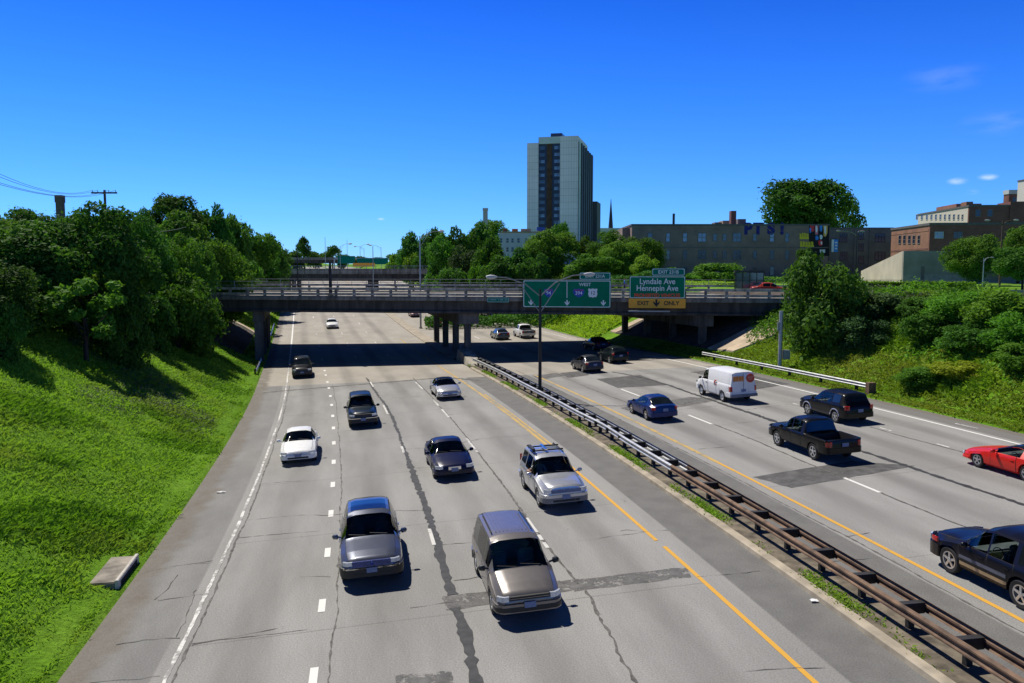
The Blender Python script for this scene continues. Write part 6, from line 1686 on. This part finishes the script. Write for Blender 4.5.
MV.wrap('bumper_strip', TRIM, v, True, .36, .50, .5, -.9, .9, off=.05)
for sd in (1, -1):
    q = MB(); q.tube([(sd * .60, 2.475 - 2.4, 1.775), (sd * .60, 2.475 - 2.5, 1.80), (sd * .59, 2.475 - 4.2, 1.805), (sd * .59, 2.475 - 4.3, 1.77)], .02, 6); q.build('roof_rail', TRIM, v)
for k in np.linspace(-.45, .45, 9):
    q = MB(); q.box(k - .014, 2.475 - 4.35, 1.745, k + .014, 2.475 - 2.45, 1.768); q.build('roof_rib', P_TAN, v)
C = SUV(4.75, 1.88, 1.74, 1.); s, t = front_at(567, 511.5, C.L)
v, _ = vehicle('suv', 'silver sport utility with a black roof rack and a bare arm out of its window', 'suv', C, P_SILV, s, t, True, (1.43, 2.12), (4.28, 4.52), ((1.62, 2.35), (2.42, 3.25), (3.35, 4.1)), dark_bumper=False, head_p=.70, head_w=.26, hz=(.74, .90), tail_z=(.9, 1.3), grille=(.46, .72, .88), grille_m=mat('grille_blue_reflection', (.10, .14, .30), rough=.3, metal=.5, var=.3, scale=20), doors=((1.35, 2.38), (2.42, 3.3)))  # blue reflection is put into the grille's base colour
SUVP = v
C.wrap('bumper_strip', mat('grey_bumper', (.20, .20, .205), rough=.6), v, True, .34, .56, .5, -.95, .95, off=.045)
for sd in (1, -1):
    q = MB(); q.tube([(sd * .58, -.05, 1.74), (sd * .58, -.1, 1.79), (sd * .58, -1.7, 1.79), (sd * .58, -1.78, 1.73)], .026, 6); q.build('roof_rail', TRIM, v)
for y in (-.35, -1.15):
    q = MB(); q.box(-.66, y - .03, 1.80, .66, y + .03, 1.85); q.build('crossbar', TRIM, v)
q = MB(); q.box(.05, -1.25, 1.852, .15, -.2, 1.90); q.build('ski_carrier', CHROME, v); q = MB(); q.box(.55, -1.2, 1.852, .68, -.3, 1.93); q.build('ski_carrier', TRIM, v)
C = SEDAN(4.85, 1.86, 1.42); s, t = front_at(455.5, 481, C.L)
v, _ = vehicle('sedan', 'navy blue sedan with bright round cornered headlights in the third lane', 'car', C, P_NAVY, s, t, True, (1.44, 2.2), (3.5, 4.05), ((1.62, 2.4), (2.48, 3.3)), hz=(.56, .72), head_p=.74, head_w=.32, tail_z=(.72, .9), grille=(.22, .50, .66), grille_m=CHROME, doors=((1.35, 2.44), (2.48, 3.4)))
C = SEDAN(4.7, 1.8, 1.41); s, t = front_at(298.5, 465.5, C.L)
vehicle('sedan', 'plain white sedan in the first lane beside the dotted line', 'car', C, P_WHITE, s, t, True, (1.44, 2.2), (3.5, 4.05), ((1.62, 2.4), (2.48, 3.3)), hz=(.58, .70), head_p=.74, head_w=.30, tail_z=(.72, .9), grille=(.16, .55, .62), doors=((1.35, 2.44), (2.48, 3.4)))
C = SUV(4.7, 1.82, 1.80, 1.); s, t = front_at(364, 428.5, C.L)
vehicle('suv', 'dark teal sport utility with a silver front bumper ahead of the bridge shadow', 'suv', C, P_TEAL, s, t, True, (1.43, 2.12), (4.1, 4.4), ((1.62, 2.35), (2.42, 3.25), (3.35, 4.0)), mirror=TRIM, dark_bumper=True, hz=(.74, .88), head_p=.70, head_w=.28, tail_z=(.9, 1.2), grille=(.40, .72, .90), doors=((1.35, 2.38),))[0]
C.wrap('chrome_bar', CHROME, bpy.data.objects[[o.name for o in bpy.data.objects if o.get('label', '').startswith('dark teal')][0]], True, .60, .66, .5, -.9, .9, off=.05)
C = SEDAN(4.8, 1.8, 1.36); s, t = front_at(450.5, 400.5, C.L)
vehicle('coupe', 'silver coupe with a black roof in the fourth lane close to the bridge', 'car', C, P_SILV, s, t, True, (1.40, 2.2), (3.3, 4.0), ((1.62, 2.5), (2.6, 3.3)), hz=(.58, .68), head_p=.76, head_w=.30, tail_z=(.72, .9), grille=(.34, .38, .52), roof_m=AUTOGL, doors=((1.35, 2.6),))
C = SUV(4.7, 1.86, 1.75, 1.); s, t = front_at(302.5, 378.5, C.L)
vehicle('suv', 'black sport utility with glinting headlights just coming out of the bridge shadow', 'suv', C, P_BLACK, s, t, True, (1.43, 2.12), (4.2, 4.5), ((1.62, 2.35), (2.42, 3.25)), mirror=TRIM, dark_bumper=True, hz=(.72, .90), head_p=.70, head_w=.28, tail_z=(.9, 1.2), grille=(.40, .72, .90), detail=False)
C = SEDAN(4.6, 1.8, 1.42); s, t = front_at(332.5, 329, C.L)
vehicle('sedan', 'small looking white car on the sunlit road beyond the bridge', 'car', C, P_WHITE, s, t, True, (1.44, 2.2), (3.5, 4.05), ((1.62, 2.4), (2.48, 3.3)), hz=(.58, .70), tail_z=(.72, .9), grille=(.3, .52, .64), detail=False)
C = SEDAN(4.6, 1.8, 1.42); s, t = front_at(416, 317.5, C.L); 
vehicle('sedan', 'dark red car far away just below the bridge girder', 'car', C, paint('dark_red_paint', (.10, .014, .012)), s, t, True, (1.44, 2.2), (3.5, 4.05), ((1.62, 2.4), (2.48, 3.3)), hz=(.58, .70), tail_z=(.72, .9), grille=(.3, .52, .64), detail=False)
# ---- carriageway leading away
C = SUV(4.95, 1.95, 1.76, 1., r=.39); a = road_at(948, 572.5); c = road_at(1019, 609)
s, t = side_at(948, 572.5, C); C.ra = min(4.1, C.fa + max(2.6, a[0] - c[0]))
v, _ = vehicle('suv', 'black sport utility with a tan side stripe cut off by the right picture edge', 'suv', C, P_DARK2, s, t, False, (1.43, 2.12), (4.4, 4.7), ((1.62, 2.35), (2.42, 3.25), (3.4, 4.2)), mirror=True, hz=(.80, .94), head_p=.72, head_w=.26, tail_z=(.9, 1.3), grille=(.4, .75, .92), doors=((1.35, 2.38), (2.42, 3.3)))
for sd in (1, -1): C.patch('side_stripe', mat('tan_stripe', (.42, .30, .16), rough=.5), v, 1.4, C.ra - .45, 2.35, 2.75, sides=(sd,), off=.018); C.patch('side_moulding', mat('grey_moulding', (.10, .11, .15), rough=.4), v, 1.4, C.ra - .45, 3.1, 3.45, sides=(sd,), off=.016)
for sd in (1, -1): C.wrap('side_marker', AMBER if False else TAIL, v, True, .78, .92, .6, *sorted((sd * .92, sd * .74)), off=.02)
C = Car(L=4.85, W=1.86, fa=.98, ra=3.55, r=.33, wr=.66, zb=.20, zmid=.48,
    top=[(0, .46), (.05, .56), (.2, .65), (.7, .76), (1.3, .86), (1.6, .90), (1.7, .92), (2.2, 1.12), (2.6, 1.255), (2.9, 1.29), (3.2, 1.27), (3.6, 1.16), (4.15, .98), (4.3, .955), (4.7, .95), (4.8, .9), (4.85, .7)], belt=[(0, .44), (.8, .68), (1.7, .84), (3.8, .90), (4.85, .80)])
s, t = side_at(976, 467, C)
vehicle('sports_car', 'bright red two door sports car with a black glass roof at the right picture edge', 'car', C, P_RED, s, t, False, (1.72, 2.58), (3.25, 4.1), ((1.95, 3.2),), hz=(.44, .54), head_p=.78, head_w=.3, tail_z=(.72, .88), roof_m=AUTOGL, doors=((1.75, 3.05),), grille=(.3, .30, .40), mirror=True)
C = Car(L=5.25, W=1.86, fa=.95, ra=4.1, r=.385, wr=.76, zb=.36, zmid=.66,
    top=[(0, .78), (.05, .92), (.2, .99), (1.1, 1.09), (1.3, 1.11), (1.6, 1.34), (1.92, 1.60), (2.2, 1.69), (2.9, 1.70), (3.2, 1.66), (3.3, 1.60), (3.42, 1.12), (3.5, 1.09), (5.15, 1.09), (5.2, 1.06), (5.25, .9)], belt=[(0, .76), (.6, .94), (1.4, 1.04), (3.3, 1.07), (5.25, 1.04)])
s, t = side_at(776.5, 445.5, C)
PU, _ = vehicle('pickup_truck', 'black pickup truck with an empty bed and bright alloy wheels', 'pickup truck', C, P_BLACK, s, t, False, (1.33, 1.95), (3.27, 3.41), ((1.55, 2.25), (2.32, 3.05)), bed=(3.55, 5.12), hz=(.82, .95), head_p=.72, tail_z=(.78, 1.02), tail_p=.80, grille=(.4, .8, .95), doors=((1.3, 2.28), (2.32, 3.1)), rear_r=(7.1, 10))
def bed_part(C, root, x0, x1, m, zf=.62):
    w_ = C.W / 2 * .90; y0, y1 = C.L / 2 - x1, C.L / 2 - x0; zt_ = float(np.interp((x0 + x1) / 2, C.tx, C.tz)) - .03
    q = MB(); q.box(-w_, y0 + .02, zf - .03, w_, y1, zf); q.box(-w_, y1 - .04, zf + .001, w_, y1, zt_); q.box(-w_, y0, zf + .001, w_, y0 + .05, zt_)
    for sd in (1, -1): q.box(*sorted((sd * w_, sd * (w_ - .04)))[:1], y0 + .051, zf + .001, sorted((sd * w_, sd * (w_ - .04)))[1], y1 - .041, zt_)
    q.build('cargo_bed', m, root)
    for sd in (1, -1):
        q = MB(); q.box(*sorted((sd * (w_ - .02), sd * (C.W / 2 * .965)))[:1], y0, zt_ - .03, sorted((sd * (w_ - .02), sd * (C.W / 2 * .965)))[1], y1, zt_ + .035); q.build('bed_rim', P_BLACK if m is TRIM else P_WHITE, root)
    q = MB(); q.box(-w_, y0 - .08, zt_ - .03, w_, y0 + .02, zt_ + .035); q.build('tailgate_rim', P_BLACK if m is TRIM else P_WHITE, root)
bed_part(C, PU, 3.55, 5.12, TRIM)
C = SUV(4.65, 1.86, 1.70, 1., r=.36); s, t = side_at(807, 414.5, C)
v, _ = vehicle('suv', 'black sport utility with silver wheel arches passing the end of the right guardrail', 'suv', C, P_BLACK, s, t, False, (1.43, 2.12), (4.2, 4.45), ((1.62, 2.35), (2.42, 3.25), (3.35, 4.0)), hz=(.74, .88), head_p=.72, tail_z=(.82, 1.06), tail_p=.80, grille=(.4, .74, .88), doors=((1.35, 2.38), (2.42, 3.3)))
for sd in (1, -1):
    for a in (C.fa, C.ra):
        q = MB(); pts = [(sd * (C.W / 2 + .005), C.L / 2 - a + math.cos(k) * .43, C.r + math.sin(k) * .43) for k in np.linspace(.15, math.pi - .15, 12)]; q.tube(pts, .035, 6); q.build('wheel_arch_trim', P_SILV, v)
    C.patch('side_stripe', P_GREY, v, 1.4, C.ra - .45, 2.1, 2.5, sides=(sd,), off=.014)
C = Car(L=5.15, W=1.94, fa=.95, ra=4.0, r=.36, wr=.83, zb=.34, zmid=.72, rearplan=.9,
    top=[(0, .80), (.05, .96), (.2, 1.08), (.7, 1.20), (.82, 1.24), (1.15, 1.60), (1.5, 1.96), (1.8, 2.03), (2.2, 2.06), (4.9, 2.06), (5.05, 2.0), (5.11, 1.8), (5.14, 1.2), (5.15, .9)], belt=[(0, .74), (.6, 1.0), (1.0, 1.2), (4.9, 1.22), (5.15, 1.15)])
s, t = side_at(701, 395, C)
VAN, _ = vehicle('cargo_van', 'white cargo van with orange rear lettering and a round red emblem', 'van', C, P_WHITE, s, t, False, (.86, 1.45), None, ((1.15, 1.95),), steel=True, mirror=TRIM, hz=(.84, .98), head_p=.74, tail_z=(.78, 1.12), tail_p=.86, grille=(.4, .78, .98), doors=((1.0, 2.0), (2.1, 3.2)), rimc=mat('steel_wheel', (.55, .56, .58), rough=.4, metal=.3))
VOR = mat('van_orange', (.62, .19, .02), rough=.6, var=.05); VRD = mat('van_red', (.50, .06, .03), rough=.6, var=.05)
yr = -C.L / 2 - .012
q = MB(); q.tube([(.50, yr + .004, 1.62), (.50, yr - .016, 1.62)], .29, 24); em = q.build('emblem', VRD, VAN)
q = MB(); q.box(.30, yr - .022, 1.66, .70, yr - .017, 1.71); q.box(.36, yr - .022, 1.54, .62, yr - .017, 1.58); q.build('emblem_bar', mat('van_pale_red', (.62, .30, .26), rough=.6), em)
q = MB(); q.box(-.74, yr - .006, 1.44, .04, yr + .01, 1.80); pn_ = q.build('rear_decal', mat('van_pale_orange', (.66, .36, .20), rough=.6), VAN)
q = MB()
for k, (a_, c_) in enumerate(((-.70, -.56), (-.52, -.36), (-.31, -.16), (-.12, .0))): q.box(a_, yr - .012, 1.50, c_, yr - .007, 1.75)
q.build('decal_lettering', VOR, pn_)
q = MB(); q.box(-.012, yr - .006, .62, .012, yr, 1.98); q.build('door_gap', SEAM, VAN)
q = MB(); q.box(-.95, yr - .10, .42, .95, yr + .1, .60); q.build('step_bumper', mat('van_bumper', (.16, .17, .20), rough=.5), VAN)
for sd in (1, -1):
    q = MB(); xx = sd * (C.W / 2 * .985); q.box(*sorted((xx, sd * (C.W / 2 + .012)))[:1], C.L / 2 - 3.28, 1.28, sorted((xx, sd * (C.W / 2 + .012)))[1], C.L / 2 - 3.10, 1.36)
    q.box(*sorted((xx, sd * (C.W / 2 + .012)))[:1], C.L / 2 - 3.10, 1.12, sorted((xx, sd * (C.W / 2 + .012)))[1], C.L / 2 - 2.96, 1.28); q.box(*sorted((xx, sd * (C.W / 2 + .012)))[:1], C.L / 2 - 3.3, 1.02, sorted((xx, sd * (C.W / 2 + .012)))[1], C.L / 2 - 3.16, 1.12)
    q.build('side_emblem', VRD, VAN)
C = SEDAN(4.4, 1.70, 1.40); s, t = side_at(631.5, 413.5, C)
vehicle('sedan', 'blue compact sedan alone beside the yellow line on the right carriageway', 'car', C, P_BLUE, s, t, False, (1.44, 2.2), (3.45, 4.05), ((1.62, 2.4), (2.48, 3.3)), hz=(.58, .70), tail_z=(.72, .90), tail_p=.80, grille=(.3, .52, .62), doors=((1.35, 2.44), (2.48, 3.4)))
C = SEDAN(4.5, 1.70, 1.42); s, t = side_at(573.5, 369.3, C)
vehicle('sedan', 'dark grey sedan with red tail lamps just about to enter the bridge shadow', 'car', C, P_GREY, s, t, False, (1.44, 2.2), (3.45, 4.05), ((1.62, 2.4), (2.48, 3.3)), hz=(.58, .70), tail_z=(.72, .94), tail_p=.82, grille=(.3, .52, .62), doors=((1.35, 2.44),))
C = SUV(4.25, 1.70, 1.55); s, t = side_at(600.5, 361.3, C)
vehicle('hatchback', 'dark green hatchback half in the bridge shadow beside the grey sedan', 'car', C, P_DGRN, s, t, False, (1.43, 2.12), (3.65, 4.02), ((1.62, 2.35), (2.42, 3.15)), hz=(.72, .84), tail_z=(.85, 1.05), tail_p=.84, grille=(.3, .62, .72), detail=False)
C = SEDAN(4.7, 1.8, 1.42); s, t = rear_at(604, 351, C.L)
vehicle('sedan', 'dark blue car deep in the bridge shadow beyond the green hatchback', 'car', C, P_NAVY, s, t, False, (1.44, 2.2), (3.45, 4.05), ((1.62, 2.4), (2.48, 3.3)), hz=(.58, .70), tail_z=(.72, .94), grille=(.3, .52, .62), detail=False)
C = SEDAN(4.6, 1.8, 1.42); s, t = rear_at(504, 340.2, C.L)
vehicle('sedan', 'grey green sedan in sunlight beyond the bridge left of the white pickup', 'car', C, P_GREEN2, s, t, False, (1.44, 2.2), (3.45, 4.05), ((1.62, 2.4), (2.48, 3.3)), hz=(.58, .70), tail_z=(.72, .94), grille=(.3, .52, .62), detail=False)
C = Car(L=5.4, W=1.92, fa=.95, ra=4.2, r=.385, wr=.76, zb=.36, zmid=.66,
    top=[(0, .80), (.05, .96), (.2, 1.04), (1.1, 1.14), (1.3, 1.16), (1.6, 1.38), (1.92, 1.66), (2.2, 1.76), (2.9, 1.77), (3.2, 1.72), (3.3, 1.66), (3.42, 1.16), (3.5, 1.14), (5.3, 1.14), (5.35, 1.1), (5.4, .9)], belt=[(0, .78), (.6, .98), (1.4, 1.08), (3.3, 1.10), (5.4, 1.06)])
s, t = rear_at(529.5, 338.8, C.L)
PW, _ = vehicle('pickup_truck', 'white pickup truck in sunlight beyond the bridge with a dark tailgate', 'pickup truck', C, P_WHITE, s, t, False, (1.33, 1.95), (3.27, 3.41), ((1.55, 2.25), (2.32, 3.05)), bed=(3.55, 5.28), hz=(.82, .95), tail_z=(.78, 1.02), tail_p=.84, grille=(.4, .8, .95), detail=False)
bed_part(C, PW, 3.55, 5.28, STEELD)
C.wrap('tailgate', mat('tailgate_grey', (.11, .115, .125), rough=.5), PW, False, .62, 1.08, .4, -.56, .56, off=.02)
C = SUV(4.6, 1.82, 1.65); s, t = rear_at(497, 321.6, C.L)
vehicle('suv', 'dark car farthest away on the right carriageway just under the girder', 'car', C, P_BLACK, s, t, False, (1.43, 2.12), (3.95, 4.35), ((1.62, 2.35), (2.42, 3.25)), hz=(.72, .84), tail_z=(.85, 1.05), grille=(.3, .62, .72), detail=False)
C = SEDAN(4.6, 1.8, 1.42); s, t = rear_at(437, 327.5, C.L)
vehicle('sedan', 'dark car partly hidden behind the columns of the median pier', 'car', C, P_DARK2, s, t, False, (1.44, 2.2), (3.45, 4.05), ((1.62, 2.4), (2.48, 3.3)), hz=(.58, .70), tail_z=(.72, .94), grille=(.3, .52, .62), detail=False)
# red car crossing the bridge, near the shelter
C = SEDAN(4.6, 1.8, 1.45); u_, z_ = face(771, 284, 16.0)
v, _ = vehicle('sedan', 'red car driving across the bridge to the right of the bus shelter', 'car', C, paint('faded_red_paint', (.34, .030, .018), 0., .4, .2), 60, 10, False, (1.44, 2.2), (3.45, 4.05), ((1.62, 2.4), (2.48, 3.3)), group='vehicles on the bridge', hz=(.58, .70), tail_z=(.72, .94), grille=(.3, .52, .62), detail=False)
v.location = bl(u_, 16.0, 6.585); v.rotation_euler = (0, 0, BETA - math.pi / 2)

# ------------------------------------------------------------------ people
SKIN = mat('skin', (.42, .24, .16), rough=.6, var=.06); CLOTH_B = mat('blue_shirt', (.06, .18, .55), rough=.9, var=.1); CLOTH_D = mat('dark_trousers', (.03, .035, .06), rough=.9); HAIR = mat('dark_hair', (.02, .014, .01), rough=.8)
def skinned(name, joints, edges, m, parent, sub=2):
    me = bpy.data.meshes.new(name); me.from_pydata([j[:3] for j in joints], edges, [])
    o = bpy.data.objects.new(name, me); COL.objects.link(o)
    sk_ = o.modifiers.new('skin', 'SKIN'); sk_.use_smooth_shade = True
    for i, j in enumerate(joints): me.skin_vertices[0].data[i].radius = (j[3], j[4] if len(j) > 4 else j[3])
    me.skin_vertices[0].data[0].use_root = True
    o.modifiers.new('sub', 'SUBSURF').levels = sub; o.modifiers['sub'].render_levels = sub
    me2 = bpy.data.meshes.new_from_object(o.evaluated_get(bpy.context.evaluated_depsgraph_get()))
    bpy.data.objects.remove(o); bpy.data.meshes.remove(me)
    me2.name = name; me2.materials.clear()
    return link(name, me2, m, parent)
u_, z_ = face(624.5, 284, 20.8); pw = bl(u_, 20.8, 6.72)
pr = empty('person', pw, BETA - math.pi / 2, 'person in a bright blue shirt walking over the bridge between the two big signs', 'person')
J = [(0, 0, .95, .13, .10), (0, 0, 1.15, .12, .09), (0, 0, 1.38, .15, .10), (0, .01, 1.50, .06), (0, .03, 1.60, .085), (0, .03, 1.72, .075),
     (.10, 0, .90, .085), (.10, .12, .50, .06), (.10, .02, .09, .045), (.10, .14, .04, .035), (-.10, 0, .90, .085), (-.10, -.03, .50, .06), (-.10, -.25, .14, .045), (-.10, -.14, .05, .035),
     (.19, 0, 1.40, .05), (.24, -.08, 1.14, .042), (.24, .04, .92, .032), (.24, .09, .84, .028), (-.19, 0, 1.40, .05), (-.24, .06, 1.14, .042), (-.23, .2, .95, .032), (-.23, .25, .88, .028)]
E_ = [(0, 1), (1, 2), (2, 3), (3, 4), (4, 5), (0, 6), (6, 7), (7, 8), (8, 9), (0, 10), (10, 11), (11, 12), (12, 13), (2, 14), (14, 15), (15, 16), (16, 17), (2, 18), (18, 19), (19, 20), (20, 21)]
bo = skinned('body', J, E_, [SKIN, CLOTH_B, CLOTH_D, HAIR], pr)
for p in bo.data.polygons:
    c = p.center
    p.material_index = 2 if (c.z < 1.0 and abs(c.x) < .2 and c.z > .08) else 1 if (c.z < 1.49 and (c.z > 1.1)) or (c.z >= 1.0 and c.z < 1.49 and abs(c.x) < .2) else 3 if (c.z > 1.70 or (c.z > 1.58 and c.y < .0)) else 0
# the passenger whose bare arm rests on the window ledge of the silver sport utility
dr = empty('person', (0, 0, 0), 0, 'passenger resting a bare forearm on the window ledge of the silver sport utility', 'person')
dr.location = SUVP.location; dr.rotation_euler = SUVP.rotation_euler
J = [(0.42, -0.15, 0.75, 0.15, 0.11), (0.42, -0.22, 1.0, 0.15, 0.11), (0.42, -0.25, 1.22, 0.14, 0.09), (0.42, -0.23, 1.33, 0.055), (0.42, -0.2, 1.44, 0.08), (0.42, -0.2, 1.54, 0.07), (0.6, -0.22, 1.2, 0.055), (0.86, -0.02, 1.135, 0.048), (1.02, 0.14, 1.15, 0.042), (1.0, 0.28, 1.16, 0.036), (0.95, 0.36, 1.15, 0.036), (0.9, 0.42, 1.14, 0.02), (0.24, -0.22, 1.2, 0.055), (0.2, 0.1, 1.05, 0.045), (0.3, 0.3, 1.1, 0.035)]
E_ = [(0, 1), (1, 2), (2, 3), (3, 4), (4, 5), (2, 6), (6, 7), (7, 8), (8, 9), (9, 10), (10, 11), (2, 12), (12, 13), (13, 14)]
bo = skinned('body', J, E_, [SKIN, mat('pale_shirt', (.5, .5, .48), rough=.9), HAIR], dr)
for p in bo.data.polygons:
    c = p.center; p.material_index = 1 if (c.z < 1.28 and c.x < .72) else 2 if c.z > 1.52 else 0
